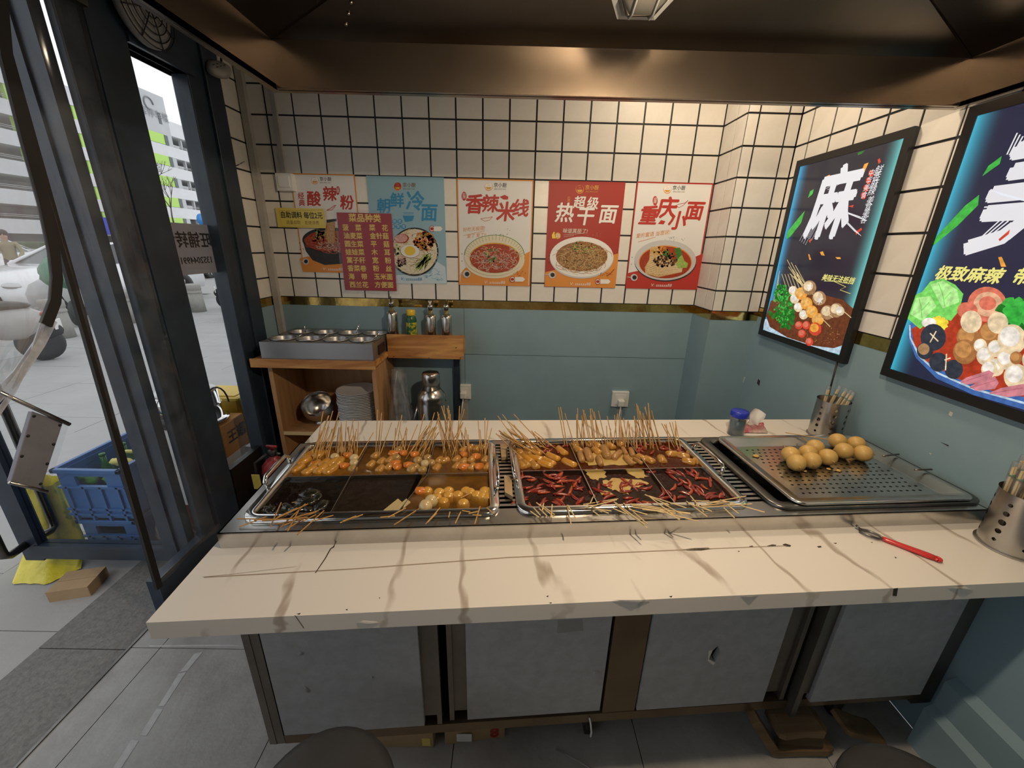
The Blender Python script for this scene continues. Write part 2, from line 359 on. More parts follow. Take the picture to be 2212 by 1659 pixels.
# floor: grey stone tiles with open joints
fl = struct(B(-1.52, XR, -2.6, YW, -.06, -.004).build('floor', 'floor_joint'), 'grey worn stone floor tiles')
xs = [-1.52, -1.40, -.78, -.16, .46, 1.08, XR]; ys = [-2.6, -2.0, -1.4, -.8, -.2, .4, 1.19, 1.79, 2.39, YW]
for a, b in zip(xs, xs[1:]):
    for c, d in zip(ys, ys[1:]): B(a + .0015, b - .0015, c + .0015, d - .0015, -.02, 0).build('floor_tile', 'floor_in', fl)
mat('chalk', (.62, .62, .60), .8, var=(30, .5, (.42, .41, .40)))
for q in (((420, 1412), (438, 1408), (405, 1448), (388, 1452)), ((386, 1455), (402, 1452), (355, 1525), (342, 1525)), ((338, 1530), (352, 1532), (316, 1590), (302, 1588)), ((284, 1598), (300, 1600), (262, 1659), (244, 1659)), ((322, 1394), (500, 1392), (530, 1396), (322, 1397))):
    pprint(fl, 'paint_streak', [[(p.x, p.y) for p in (atz(u, v, .0008) for u, v in q)]], 'chalk', .0008)

# pavement outside
GO = -.03
gr = struct(B(-60, -1.90, -12, 70, -.3, GO - .006).build('ground', 'floor_joint'), 'pale street paving outside the shop')
for i in range(14):
    for j in range(22):
        x1 = -1.90 - i * .62; y0 = -1.2 + j * .62 + (.31 if i % 2 else 0)
        B(x1 - .617, x1, y0, y0 + .617, GO - .03, GO + random.uniform(0, .003)).build('paving_slab', 'paving', gr)
B(-60, -1.9 - 14 * .62, -12, 70, GO - .02, GO - .001).build('roadway', 'road', gr)
B(-1.9 - 14 * .62, -1.9, 12.75, 70, GO - .02, GO - .001).build('roadway', 'road', gr)
B(-1.9 - 14 * .62, -1.9, -12, -1.2, GO - .02, GO - .001).build('roadway', 'road', gr)
kb = struct(B(-1.90, -1.525, -2.6, 4.2, -.2, -.02).build('kerb_strip', 'floor_joint'), 'dark granite kerb strip along the threshold')
for c, d in ((-2.6, -1.4), (-1.4, -.2), (-.2, 1.19), (1.19, 2.5), (2.5, 4.2)): B(-1.898, -1.527, c + .002, d - .002, -.05, -.012).build('kerb_stone', 'kerb_granite', kb)
struct(B(-1.528, -1.518, -2.6, 1.35, -.05, .004).build('trim_6', 'steel_dark'), 'thin metal edge of the threshold')

# ------------------------------------------------------------------ storefront on the left
XS = -1.50
wn = struct(B(XS - .07, XS + .02, 1.71, 1.865, 0, TOP).build('window_1', 'frame_dark'), 'dark framed full height shop window')
B(XS - .03, XS + .0, 1.625, 1.71, 0, TOP).build('jamb', 'frame_dark', wn, bevel=.004)
B(XS - .06, XS + .015, 2.17, 2.212, 0, Z(.73)).build('frame_post', 'frame_dark', wn, bevel=.004)
B(XS - .09, XS + .005, 2.212, 2.29, 0, TOP).build('frame_post', 'frame_dark', wn)
B(XS - .07, XS + .02, 2.29, 2.40, 0, TOP).build('frame_post', 'frame_dark', wn, bevel=.005)
B(XS - .08, XS + .015, 1.865, 2.212, Z(.705), TOP).build('header', 'frame_dark', wn)
B(XS - .085, XS + .03, 1.865, 2.20, Z(.705), Z(.74)).build('header_bead', 'frame_dark', wn)
B(XS - .05, XS + .03, 1.865, 2.212, 0, .13).build('sill', 'frame_dark', wn)
B(XS - .03, XS + .0, 1.90, 2.29, .13, .40).build('kick_panel', 'black', wn)
B(XS - .034, XS - .028, 1.865, 2.17, .40, Z(.705)).build('pane', 'glass', wn)
hd = struct(B(XS - .08, XS + .015, -2.6, 1.625, Z(.75), TOP).build('trim_7', 'frame_dark'), 'dark header beam over the shop doorway')
kick = struct(MB().prism([(XS - .03, 1.335), (XS + .02, 1.335), (XS + .02, 1.71), (XS - .03, 1.71)], 0, Z(-1.385)).build('trim_8', 'frame_dark'), 'low dark board beside the doorway')
B(XS + .018, XS + .022, 1.335, 1.71, Z(-1.395), Z(-1.38)).build('metal_edge', 'steel_dark', kick)
# front part of the storefront, beside and behind the viewer, shaped to cut daylight
w2 = struct(B(XS - .07, XS + .02, .30, .40, 0, TOP).build('window_2_unseen', 'frame_dark'), 'unseen dark framed shop window beside the dining side, shaped to cut daylight')
B(XS - .07, XS + .02, -2.6, -2.45, 0, TOP).build('frame_post', 'frame_dark', w2)
B(XS - .05, XS, -2.45, .30, 0, .9).build('sill', 'frame_dark', w2)  # high solid sill, added to keep daylight off the lower right wall
B(XS - .03, XS - .024, -2.45, .30, .9, Z(.75)).build('pane', 'glass', w2)

# glass door leaf folded out at right angles to the shop front
dr = struct(B(-1.66, -1.545, 1.585, 1.63, .06, Z(.76)).build('door_1', 'frame_dark'), 'glass door opened outwards')
B(-1.66, -1.60, 1.575, 1.588, .06, Z(.76)).build('stile_bead', 'frame_dark', dr)
B(-2.37, -2.28, 1.585, 1.63, .06, Z(.76)).build('stile', 'frame_dark', dr)
B(-2.28, -1.66, 1.585, 1.63, .07, .135).build('bottom_rail', 'frame_dark', dr)
B(-2.30, -1.62, 1.58, 1.635, .135, .15).build('rail_bead', 'frame_dark', dr)
B(-2.28, -1.66, 1.585, 1.63, Z(.70), Z(.76)).build('top_rail', 'frame_dark', dr)
B(-2.28, -1.66, 1.605, 1.611, .15, Z(.70)).build('pane', 'glass', dr)
for s, y1 in ((1, 1.50), (-1, 1.715)):
    ye = 1.585 if s > 0 else 1.63; x = -2.335
    h = MB().tube([(x, ye, .155), (x, y1 + .02 * s, .15), (x, y1, .165), (x, y1 - .002 * s, .20), (x, y1, .9), (x, y1, 1.9), (x, y1 + .02 * s, 1.95), (x, ye, 1.955)], .018, 12)
    h.build('handle', 'steel_dark', dr)

# magnetic PVC door curtain
cu = thing('door_curtain', 'clear soft plastic door curtain with black magnetic edge strip', 'curtain', (XS + .03, 1.40, 0))
E0, E1 = 1.318, 1.408
def cur1(u, v):
    y = (E0 + (E1 - E0) * v) * (1 - u) + 1.70 * u
    return Vector((XS + .032 + .012 * math.sin(9 * u + 3 * v), y, Z(-1.39) + v * 2.15))
MB().grid(cur1, 10, 16).build('sheet', 'pvc', cu)
def ribbon(pts, w, t):
    mb = MB(); L = []
    for i, p in enumerate(pts):
        d = (Vector(pts[min(i + 1, len(pts) - 1)]) - Vector(pts[max(i - 1, 0)])).normalized(); n = Vector((1, 0, 0)); sd = d.cross(n).normalized()
        p = Vector(p); L.append([p + sd * w / 2 + n * t / 2, p - sd * w / 2 + n * t / 2, p - sd * w / 2 - n * t / 2, p + sd * w / 2 - n * t / 2])
    return mb.loft(L, True, True, sm=False)
ribbon([(XS + .036, E0 + (E1 - E0) * v, Z(-1.40) + v * 2.16) for v in (0, .06, .2, .4, .6, .8, 1)], .026, .012).build('magnetic_strip', 'black_rubber', cu)
MB().box(XS + .02, XS + .05, .1, 1.70, Z(.735), Z(.755)).build('hanging_rail', 'steel_dark', cu)
# the flap pushed aside
edge = [(20, 130), (62, 300), (100, 440), (122, 545), (128, 600), (124, 650), (105, 700), (72, 752), (30, 812), (-30, 880)]
E3 = [atx(u, v, XS + .045 + .05 * (i / 9)) for i, (u, v) in enumerate(edge)]
E3 = [Vector((XS + .045, 1.455, Z(.74)))] + E3
cf = thing('door_curtain', 'clear plastic curtain flap pushed aside with curling black edge', 'curtain', (XS + .05, .9, 0))
def cur2(u, v):
    t = v * (len(E3) - 1); i = min(int(t), len(E3) - 2); p = E3[i].lerp(E3[i + 1], t - i)
    q = Vector((XS + .05 + .12 * v, .55 + .25 * v, p.z - .12 * v))
    r = p.lerp(q, u); r.x += .035 * math.sin(11 * u + 2 * v) * u ** .5 * v; return r
MB().grid(cur2, 22, 30).build('sheet', 'pvc_flap', cf)
ribbon([p + Vector((.004, -.012, 0)) for p in E3[:8]], .030, .01).build('magnetic_strip', 'black_rubber', cf)
hemp = [atx(u, v, XS + .075 + .004 * k) for k, (u, v) in enumerate(((112, 690), (85, 742), (40, 808), (-20, 870), (-90, 930)))]
ribbon(hemp, .03, .004).build('hem', 'pvc_hem', cf)
ribbon([p + Vector((.006, -.03, -.02 * k)) for k, p in enumerate(hemp)], .012, .004).build('hem_fold', 'pvc_hem', cf)
# metal weight plate clamped to the lower hem of the flap
pl = thing('curtain_weight', 'grey riveted metal plate clamped on the curtain hem', 'plate', atx(75, 970, XS + .07))
c4 = [atx(u, v, XS + .075) for u, v in ((65, 888), (132, 912), (84, 1057), (19, 1040))]
mat('lilac_grey', (.24, .24, .29), .5, var=(12, .5, (.17, .17, .2)))
nx = Vector((.007, 0, 0))
MB().add([p + nx for p in c4] + [p - nx for p in c4], [(0, 1, 2, 3), (7, 6, 5, 4), (0, 4, 5, 1), (1, 5, 6, 2), (2, 6, 7, 3), (3, 7, 4, 0)]).build('plate', 'lilac_grey', pl, bevel=.002)
a, b, c, d = [p + nx for p in c4]
for k in range(4):
    for s, e in ((a, d), (b, c)):
        if s is a and k == 3: continue
        p = s.lerp(e, .06 + .29 * k).lerp((b if s is a else a).lerp(c if s is a else d, .06 + .29 * k), .08)
        MB().ball(p, .0045, n=8, m=6).build('rivet', 'black', pl)
MB().tube([atx(-12, 842, XS + .085), atx(150, 917, XS + .085)], .006, 6).build('hem_bar', 'steel', pl)
MB().tube([atx(20, 1042, XS + .08), atx(102, 1062, XS + .08)], .005, 6).build('hem_bar', 'steel', pl)
MB().add([atx(u, v, XS + .083) for u, v in ((134, 912), (149, 917), (103, 1062), (85, 1057))], [(0, 1, 2, 3)]).build('hem_sheet', 'pvc', pl)

# for-lease notice taped outside the pane (read from behind, so reversed)
sg = thing('lease_notice', 'grey paper notice on the window with reversed black writing', 'sign', M=Matrix.Translation((XS - .04, 1.912, Z(-.16))) @ Matrix.Rotation(PI / 2, 4, 'Z') @ Matrix.Rotation(PI / 2, 4, 'X'))
mat('notice_grey', (.30, .305, .38), .7)
B(XS - .041, XS - .0395, 1.905, 2.168, Z(-.163), Z(.068)).build('sheet', 'notice_grey', sg)
flat('ink', (.02, .02, .022))
text('旺铺转让', .076, 'ink', sg, .108, .150, .0022, bold=.018, rot=0, sx=-1.0)
text('13520449912', .043, 'ink', sg, .125, .06, .0022, bold=.012, sx=-1.0)
# round wire guard fan up under the header
fn = thing('wall_fan', 'round grey fan with black wire guard under the window header', 'fan', (XS + .06, 1.93, Z(.83)))
RX = Matrix.Translation((XS + .05, 1.935, Z(.84))) @ Matrix.Rotation(PI / 2, 4, 'Y')
mat('fan_grey', (.30, .295, .30), .5)
MB().lathe([(.02, -.01), (.125, -.01), (.128, .005), (.115, .02), (.02, .022)], n=32, M=RX).build('housing', 'fan_grey', fn)
for r in (.03, .055, .08, .105, .126):
    MB().tube([RX @ Vector((r * math.cos(t * PI / 16), r * math.sin(t * PI / 16), .035 - .012 * (r / .126) ** 2)) for t in range(33)], .0022, 5, False).build('guard_ring', 'black', fn)
for k in range(4):
    a = k * PI / 4 + .3
    MB().tube([RX @ Vector((s * .127 * math.cos(a), s * .127 * math.sin(a), .035 - .012 * s * s)) for s in (-1, -.5, 0, .5, 1)], .0025, 5).build('guard_spoke', 'black', fn)

# ================================================================== EXTRACTOR HOOD
HX0, HX1, HY0, HY1, HZ0, HZ1 = -.748, 1.414, .34, 1.50, Z(.452), Z(.583)
hood = thing('extractor_hood', 'large dark stainless steel extractor hood above the counter', 'hood', (.33, .92, HZ0))
f = .028
for nm, bx in (('flange', (HX0 - f, HX1 + f, HY1, HY1 + f, HZ0, HZ0 + .012)), ('flange', (HX0 - f, HX1 + f, HY0 - f, HY0, HZ0, HZ0 + .012)), ('flange', (HX0 - f, HX0, HY0, HY1, HZ0, HZ0 + .012)), ('flange', (HX1, HX1 + f, HY0, HY1, HZ0, HZ0 + .012))):
    B(*bx).build(nm, 'hood_steel', hood)
for bx in ((HX0, HX1, HY1, HY1 + .006, HZ0, HZ1), (HX0, HX1, HY0 - .006, HY0, HZ0, HZ1), (HX0 - .006, HX0, HY0, HY1, HZ0, HZ1), (HX1, HX1 + .006, HY0, HY1, HZ0, HZ1)):
    B(*bx).build('lip', 'hood_steel', hood)
B(HX0, HX1, HY1 - .012, HY1, HZ0, HZ0 + .02).build('grease_channel', 'hood_steel', hood)
T, S = .42, .45
ci = [Vector((HX0, HY1, HZ1)), Vector((HX1, HY1, HZ1)), Vector((HX1, HY0, HZ1)), Vector((HX0, HY0, HZ1))]
ct = [Vector((HX0 + 2 * T, HY1 - T, HZ1 + S * T)), Vector((HX1 - 2 * T, HY1 - T, HZ1 + S * T)), Vector((HX1 - 2 * T, HY0 + T, HZ1 + S * T)), Vector((HX0 + 2 * T, HY0 + T, HZ1 + S * T))]
for i in range(4):
    j = (i + 1) % 4
    MB().add([ci[i], ci[j], ct[j], ct[i]], [(0, 1, 2, 3)]).build('sloped_panel', 'hood_steel', hood, solid=.002)
    MB().tube([ci[i], ct[i]], .004, 5).build('weld_seam', 'hood_steel', hood)
MB().add(ct, [(0, 1, 2, 3)]).build('top_plate', 'hood_steel', hood, solid=.002)
B(ct[0].x + .05, ct[1].x - .05, ct[2].y + .03, ct[1].y - .03, ct[0].z, TOP).build('duct', 'steel_dark', hood)
for k in range(3): MB().ball((HX0 + .25 + .02 * k, HY1 - .05 - .03 * k, HZ1 + .02 + .012 * k), .006, n=8, m=5).build('screw', 'hood_steel', hood)

def bulkhead(label, x, t, front, lit):
    y = HY0 + t if front else HY1 - t
    nz = Vector((0, .45 if front else -.45, -1)).normalized(); ax = Vector((1, 0, 0)); ay = nz.cross(ax)
    Mx = Matrix.Translation((x, y, HZ1 + S * t - .001)) @ Matrix((ax, ay, nz)).transposed().to_4x4()
    o = thing('bulkhead_lamp_offscreen' if lit else 'bulkhead_lamp', label, 'lamp', M=Mx)
    def oc(w, h, z): return [Mx @ Vector((px, py, z)) for px, py in ((w, h * .5), (w * .62, h), (-w * .62, h), (-w, h * .5), (-w, -h * .5), (-w * .62, -h), (w * .62, -h), (w, -h * .5))]
    MB().loft([oc(.085, .115, 0), oc(.085, .115, .022), oc(.072, .10, .028), oc(.066, .094, .02)], True, True, sm=False).build('base_ring', 'white_plastic', o)
    g = mat('lamp_glass_lit' if lit else 'lamp_glass', (.30, .28, .24), .15, emit=(1, .72, .42) if lit else None, estr=6 if lit else 0)
    MB().loft([oc(.064, .092, .02), oc(.06, .086, .045), oc(.045, .066, .06), oc(.015, .03, .066)], False, True).build('glass_bowl', g, o)
    for s in (-.028, .028):
        MB().tube([Mx @ Vector((s, yy, zz)) for yy, zz in ((-.1, .026), (-.088, .05), (-.06, .068), (0, .074), (.06, .068), (.088, .05), (.1, .026))], .0028, 6).build('cage_wire', 'white_plastic', o)
    MB().tube([Mx @ Vector((xx, 0, zz)) for xx, zz in ((-.074, .026), (-.06, .055), (0, .074), (.06, .055), (.074, .026))], .0028, 6).build('cage_wire', 'white_plastic', o)
    return Mx @ Vector((0, 0, .12))
bulkhead('caged white bulkhead lamp, unlit, on the hood panel towards the tiled wall', .335, .205, False, False)
LP1 = bulkhead('caged bulkhead lamp, lit warm, on the hood panel over the counter edge', .42, .12, True, True)
point('hood_lamp_light_offscreen', LP1, 40, WARM, .025)
# warm ceiling lamp behind the hood: it gives the warm light on the upper tiles by the pilaster
x, y = .85, 1.95
o = thing('ceiling_lamp_offscreen', 'round ceiling lamp between the hood and the tiled pilaster', 'lamp', (x, y, TOP))
MB().lathe([(.12, 0), (.125, -.02), (.115, -.035)], (x, y, TOP), 28).build('base', 'white_plastic', o)
MB().lathe([(.113, -.033), (.10, -.06), (.06, -.075), (.01, -.08)], (x, y, TOP), 28).build('diffuser', mat('diffuser_glow', (.9, .88, .84), .4, emit=WARM, estr=3), o)
area('ceiling_lamp_light_offscreen', (x, y, TOP - .09), .2, 11, WARM)

# ================================================================== POSTERS ON THE BACK WALL
for n, c in dict(p_orange=(.70, .27, .05), p_red=(.36, .028, .02), p_title=(.46, .035, .025), p_black=(.015, .014, .014), p_white=(.80, .79, .77), p_blue=(.27, .45, .55), p_tblue=(.035, .25, .48), p_cream=(.72, .66, .50), p_brown=(.30, .13, .04), p_noodle=(.55, .30, .10), p_noodle2=(.72, .50, .24), p_green=(.06, .22, .03), p_lgreen=(.38, .55, .12), p_meat=(.055, .03, .018), p_soup=(.42, .05, .012), p_pink=(.78, .42, .40), p_yolk=(.80, .56, .05), p_grey=(.55, .55, .56), p_dark=(.035, .034, .035), p_ocorn=(.75, .42, .06), p_rednoodle=(.55, .13, .08), p_pale=(.75, .62, .52), p_kimchi=(.70, .14, .02), p_ice=(.55, .68, .78)).items():
    if n in ('p_soup', 'p_noodle', 'p_noodle2', 'p_brown', 'p_meat', 'p_green', 'p_lgreen', 'p_kimchi', 'p_rednoodle', 'p_pale', 'p_dark', 'p_ocorn', 'p_pink'): mat(n, tuple(min(v * 1.1, 1) for v in c), .5, var=(110, .4, tuple(v * .5 for v in c)))
    else: flat(n, c, .5)

class Poster:
    def __init__(s, label, x0, x1, z0, z1, paper, crop, y=YW - .0075, lift=0, border=None):
        s.y = y - lift
        s.o = thing('poster', label, 'poster', M=on_back(x0, z0, s.y)); s.x0, s.z0, s.w, s.h = x0, z0, x1 - x0, z1 - z0; s.crop = crop; s.k = 0
        B(x0, x1, s.y, s.y + .0012, Z(z0), Z(z1)).build('sheet', border or paper, s.o)
        if border: s.put('printed_field', [[(.007, .007), (s.w - .007, .007), (s.w - .007, s.h - .007), (.007, s.h - .007)]], paper)
    def L(s, cx, cy):
        ox, oy, k = s.crop; p = aty(ox + cx * k, oy + cy * k, s.y); return (p.x - s.x0, p.z - Z(s.z0))
    def put(s, name, polys, m): s.k += 1; return pprint(s.o, name, polys, m, .0002 + s.k * .00006)
    def P(s, name, pts, m): return s.put(name, [[s.L(*p) for p in pts]], m)
    def E(s, name, c, rx, ry, m, n=36, rot=0): return s.P(name, ell(c[0], c[1], rx, ry, n, rot), m)
    def T(s, body, c, size, m, **k):
        x, y = s.L(*c); a = s.L(c[0] + size, c[1]); s.k += 1
        return text(body, (a[0] - x) * 1.0, m, s.o, x, y, .0002 + s.k * .00006, **k)
    def S(s, name, lines, w, m):
        out = []
        for l in lines: out += strip([s.L(*p) for p in l], w)
        return s.put(name, out, m)
    def curls(s, name, c, rx, ry, n, w, m, cr=(20, 60)):
        out = []
        for _ in range(n):
            a = random.uniform(0, 6.28); q = math.sqrt(random.random()); x, y = c[0] + rx * q * math.cos(a), c[1] + ry * q * math.sin(a)
            r = random.uniform(*cr); lx, ly = s.L(x, y); lr = s.L(x + r, y)[0] - lx
            out += curl(lx, ly, lr, lr * .6, w)
        return s.put(name, out, m)
    def bits(s, name, c, rx, ry, n, r, m):
        out = []
        for _ in range(n):
            a = random.uniform(0, 6.28); q = math.sqrt(random.random()); lx, ly = s.L(c[0] + rx * q * math.cos(a), c[1] + ry * q * math.sin(a))
            out.append(blob(lx, ly, r * random.uniform(.6, 1.3), 7, .35))
        return s.put(name, out, m)
    def logo(s, c, k, ink='p_black'):
        s.E('logo', c, 30 * k, 32 * k, 'p_orange', 20); s.E('logo', (c[0], c[1] - 3 * k), 27 * k, 29 * k, 'p_red' if ink != 'p_black' else 'p_white', 20)
        s.P('logo', [(c[0] - 22 * k, c[1] + 3 * k), (c[0] + 22 * k, c[1] + 3 * k), (c[0] + 12 * k, c[1] + 20 * k), (c[0] - 12 * k, c[1] + 20 * k)], 'p_ocorn')
        s.S('logo', [[(c[0] - 8 * k, c[1] - 8 * k), (c[0] + 4 * k, c[1] - 14 * k), (c[0] + 10 * k, c[1] - 6 * k)], [(c[0] - 12 * k, c[1] - 24 * k), (c[0] + 6 * k, c[1] - 28 * k)]], .002, 'p_orange')
        s.T('京小厨', (c[0] + 88 * k, c[1] - 10 * k), 33 * k, ink, bold=.012); s.T('JING XIAO CHU', (c[0] + 88 * k, c[1] + 18 * k), 12.5 * k, ink)
    def foot(s, c, sz, m='p_white'): s.T('V: asaaaa88', c, sz, m, shear=.15, space=1.05)
    def stars(s, pts, r):
        out = []
        for c in pts:
            lx, ly = s.L(*c); out.append([(lx + r * (1 if i % 2 else .4) * math.cos(i * PI / 8), ly + r * (1 if i % 2 else .4) * math.sin(i * PI / 8)) for i in range(16)])
        s.put('star_anise', out, 'p_black')
    def spoon(s, c, r):
        s.E('spice_spoon', c, r, r, 'p_grey', 18); s.E('spice_spoon', (c[0] + 3, c[1]), r * .62, r * .62, 'p_black', 16); s.S('spice_spoon', [[(c[0] - r * 2, c[1] - 4), (c[0] - r * .6, c[1])]], .004, 'p_grey')
    def tagarrow(s, c, w, h):
        s.E('round_stamp', (c[0] - w * .55, c[1]), h * .9, h, 'p_red', 18); s.E('round_stamp', (c[0] - w * .55, c[1]), h * .7, h * .8, 'p_white', 18); s.E('round_stamp', (c[0] - w * .55, c[1]), h * .6, h * .5, 'p_red', 18)
        s.P('price_tag', [(c[0] - w * .3, c[1] - h * .75), (c[0] + w * .5, c[1] - h * .75), (c[0] + w * .72, c[1]), (c[0] + w * .5, c[1] + h * .75), (c[0] - w * .3, c[1] + h * .75)], 'p_white')

C6 = (960, 360, .27125)
# spicy rice noodles
p = Poster('white poster with orange border and spicy rice noodles in patterned bowl', -.327, .120, -.237, .366, 'paper_white', C6, border='p_orange')
p.P('orange_base', [(130, 850), (165, 805), (430, 800), (680, 675), (668, 945), (125, 930)], 'p_orange')
p.logo((352, 160), 1.05); p.E('stamp', (157, 235), 20, 36, 'p_title', 14); p.T('招\n牌', (157, 235), 26, 'p_white', line=.75)
for ch, c, sz in (('香', (235, 310), 150), ('辣', (360, 305), 135), ('米', (485, 370), 150), ('线', (603, 340), 135)): p.T(ch, c, sz, 'p_title', bold=.03, shear=.12)
p.P('chili_mark', [(440, 240), (480, 225), (510, 240), (505, 262), (470, 262)], 'p_title'); p.S('chili_mark', [[(290, 415), (320, 435), (360, 425), (382, 398)], [(290, 415), (310, 410), (350, 408), (382, 398)]], .0022, 'p_title')
p.T('好吃无极限!', (235, 498), 34, 'p_orange', rot=.1, shear=.2); p.T('爱了 爱了!!', (255, 550), 32, 'p_orange', rot=.1, shear=.2); p.S('underline', [[(152, 548), (320, 512)]], .002, 'p_orange')
p.bits('pepper_specks', (470, 540), 80, 60, 14, .0018, 'p_black'); p.stars([(140, 695), (140, 752)], .0042)
p.E('bowl_side', (398, 745), 240, 145, 'p_cream', 44); p.E('bowl_rim_edge', (398, 705), 240, 162, 'p_green', 44); p.E('bowl_rim', (398, 705), 235, 158, 'p_cream', 44)
for a in range(26):
    t = PI + PI * a / 25; p.S('bowl_pattern', [[(398 + 233 * math.cos(t), 705 + 156 * math.sin(t)), (398 + 205 * math.cos(t), 715 + 130 * math.sin(t))]], .0012, 'p_green')
p.E('soup', (400, 725), 200, 120, 'p_ocorn', 40); p.E('soup', (400, 730), 195, 116, 'p_soup', 40)
p.curls('noodle_print', (400, 735), 175, 95, 90, .0026, 'p_pale', (20, 55)); p.curls('noodle_print', (400, 745), 165, 85, 45, .0022, 'p_rednoodle', (15, 45)); p.bits('herb_print', (380, 700), 70, 70, 22, .006, 'p_green'); p.bits('bean_print', (360, 670), 70, 40, 22, .004, 'p_noodle2')
p.P('bowl_lip', [(398 + 240 * math.cos(t * PI / 20), 705 + 162 * math.sin(t * PI / 20)) for t in range(21)] + [(398 + 222 * math.cos(t * PI / 20), 705 + 150 * math.sin(t * PI / 20)) for t in range(20, -1, -1)], 'p_cream')
p.spoon((178, 855), 30); p.bits('chili_powder', (600, 850), 50, 25, 22, .0022, 'p_soup'); p.tagarrow((585, 897), 80, 24); p.foot((400, 922), 34)

# dry noodles
p = Poster('red poster with hot dry noodles on white oval plate', .211, .656, -.237, .366, 'p_red', C6)
p.P('orange_base', [(802, 840), (980, 800), (1388, 690), (1360, 966), (799, 953)], 'p_orange')
p.logo((1078, 180), 1.1, 'p_ocorn'); p.T('招\n牌', (990, 262), 24, 'p_orange', line=.8)
for ch, c, sz in (('超', (1072, 292), 95), ('级', (1178, 298), 95), ('热', (952, 378), 150), ('干', (1118, 405), 145), ('面', (1298, 388), 150)): p.T(ch, c, sz, 'p_white', bold=.022, shear=.12)
p.T('味道真极了!', (1040, 515), 38, 'p_pale', shear=.15, bold=.02); p.S('underline', [[(948, 545), (1132, 528)], [(950, 560), (1030, 548)]], .002, 'p_pale')
p.P('thumb_mark', [(855, 545), (870, 518), (880, 520), (876, 540), (890, 545), (886, 572), (858, 572)], 'p_yolk'); p.E('thumb_mark', (903, 550), 24, 26, 'p_ocorn', 16); p.T('京味\n面馆', (903, 550), 16, 'p_white', line=.9)
p.stars([(835, 708), (832, 765)], .004); p.bits('pepper_specks', (1190, 545), 70, 20, 10, .0014, 'p_pale')
p.E('plate_edge', (1093, 725), 254, 166, 'p_grey', 44); p.E('plate', (1093, 718), 252, 160, 'p_white', 44); p.E('noodle_heap', (1093, 715), 205, 118, 'p_brown', 40)
p.curls('noodle_print', (1093, 725), 190, 100, 130, .0028, 'p_noodle', (20, 70)); p.curls('noodle_print', (1093, 735), 180, 92, 90, .0022, 'p_noodle2', (20, 70)); p.bits('spice_print', (1090, 650), 110, 50, 60, .0036, 'p_soup'); p.bits('herb_print', (1110, 640), 90, 50, 45, .0036, 'p_lgreen'); p.bits('herb_print', (1080, 650), 100, 55, 25, .004, 'p_green')
p.spoon((858, 862), 28); p.bits('chili_powder', (1280, 860), 60, 25, 24, .0022, 'p_soup'); p.S('chili_mark', [[(1290, 870), (1320, 855), (1352, 815)]], .005, 'p_soup'); p.tagarrow((1265, 915), 80, 24); p.foot((1080, 935), 34)

# Chongqing noodles
p = Poster('white poster with red border and noodles with greens', .723, 1.169, -.236, .371, 'paper_white', C6, border='p_title')
p.P('red_base', [(1450, 850), (1530, 832), (1900, 760), (2085, 680), (2010, 976), (1442, 968)], 'p_title')
p.logo((1775, 182), 1.05); p.E('stamp', (1678, 272), 20, 38, 'p_title', 14); p.T('招\n牌', (1678, 272), 26, 'p_white', line=.75)
for ch, c, sz in (('重', (1620, 400), 150), ('庆', (1768, 340), 165), ('小', (1850, 440), 145), ('面', (1985, 362), 150)): p.T(ch, c, sz, 'p_title', bold=.03, shear=.12)
p.S('chili_mark', [[(1838, 310), (1870, 325), (1905, 305), (1940, 268)], [(1838, 310), (1880, 295), (1915, 290), (1940, 268)]], .0024, 'p_title'); p.P('chili_mark', [(1700, 455), (1725, 425), (1760, 435), (1745, 460)], 'p_title')
p.T('爱的蜜语 当面说!', (1660, 538), 36, 'p_orange', rot=.14, shear=.2); p.S('underline', [[(1540, 600), (1640, 572), (1680, 560)]], .002, 'p_orange')
p.stars([(1495, 722), (1488, 776)], .004); p.bits('pepper_specks', (1830, 575), 90, 18, 20, .0016, 'p_black')
p.E('bowl_edge', (1760, 755), 246, 160, 'p_dark', 44); p.E('bowl', (1758, 745), 245, 160, 'p_grey', 44); p.E('soup', (1758, 762), 212, 135, 'p_orange', 40); p.E('soup', (1758, 765), 205, 130, 'p_soup', 40)
p.P('noodle_bundle', [(1640, 640), (1690, 635), (1740, 700), (1900, 790), (1890, 840), (1700, 880), (1600, 850), (1595, 800), (1630, 740)], 'p_noodle2')
p.S('noodle_print', [[(1600 + 5 * k, 830 - 14 * k), (1680 + 3 * k, 850 - 13 * k), (1790, 850 - 9 * k), (1890, 835 - 6 * k)] for k in range(9)], .0022, 'p_cream'); p.S('noodle_print', [[(1605 + 5 * k, 838 - 14 * k), (1685 + 3 * k, 856 - 13 * k), (1790, 856 - 9 * k)] for k in range(9)], .0008, 'p_noodle')
p.bits('pea_print', (1720, 670), 70, 30, 40, .0055, 'p_ocorn'); p.bits('meat_print', (1760, 750), 95, 48, 90, .006, 'p_meat'); p.bits('meat_print', (1760, 745), 90, 40, 40, .004, 'p_brown'); p.bits('herb_print', (1780, 690), 60, 20, 20, .006, 'p_green')
p.P('greens_print', [(1830, 650), (1875, 645), (1890, 680), (1880, 760), (1850, 740)], 'p_green'); p.P('greens_print', [(1862, 730), (1890, 700), (1910, 750), (1940, 770), (1930, 805), (1860, 808), (1845, 780)], 'p_lgreen')
p.P('bowl_lip', [(1758 + 245 * math.cos(t * PI / 20), 745 + 160 * math.sin(t * PI / 20)) for t in range(21)] + [(1758 + 220 * math.cos(t * PI / 20), 752 + 138 * math.sin(t * PI / 20)) for t in range(20, -1, -1)], 'p_grey')
p.spoon((1510, 882), 28); p.foot((1725, 945), 34)

C3 = (620, 360, .16275)
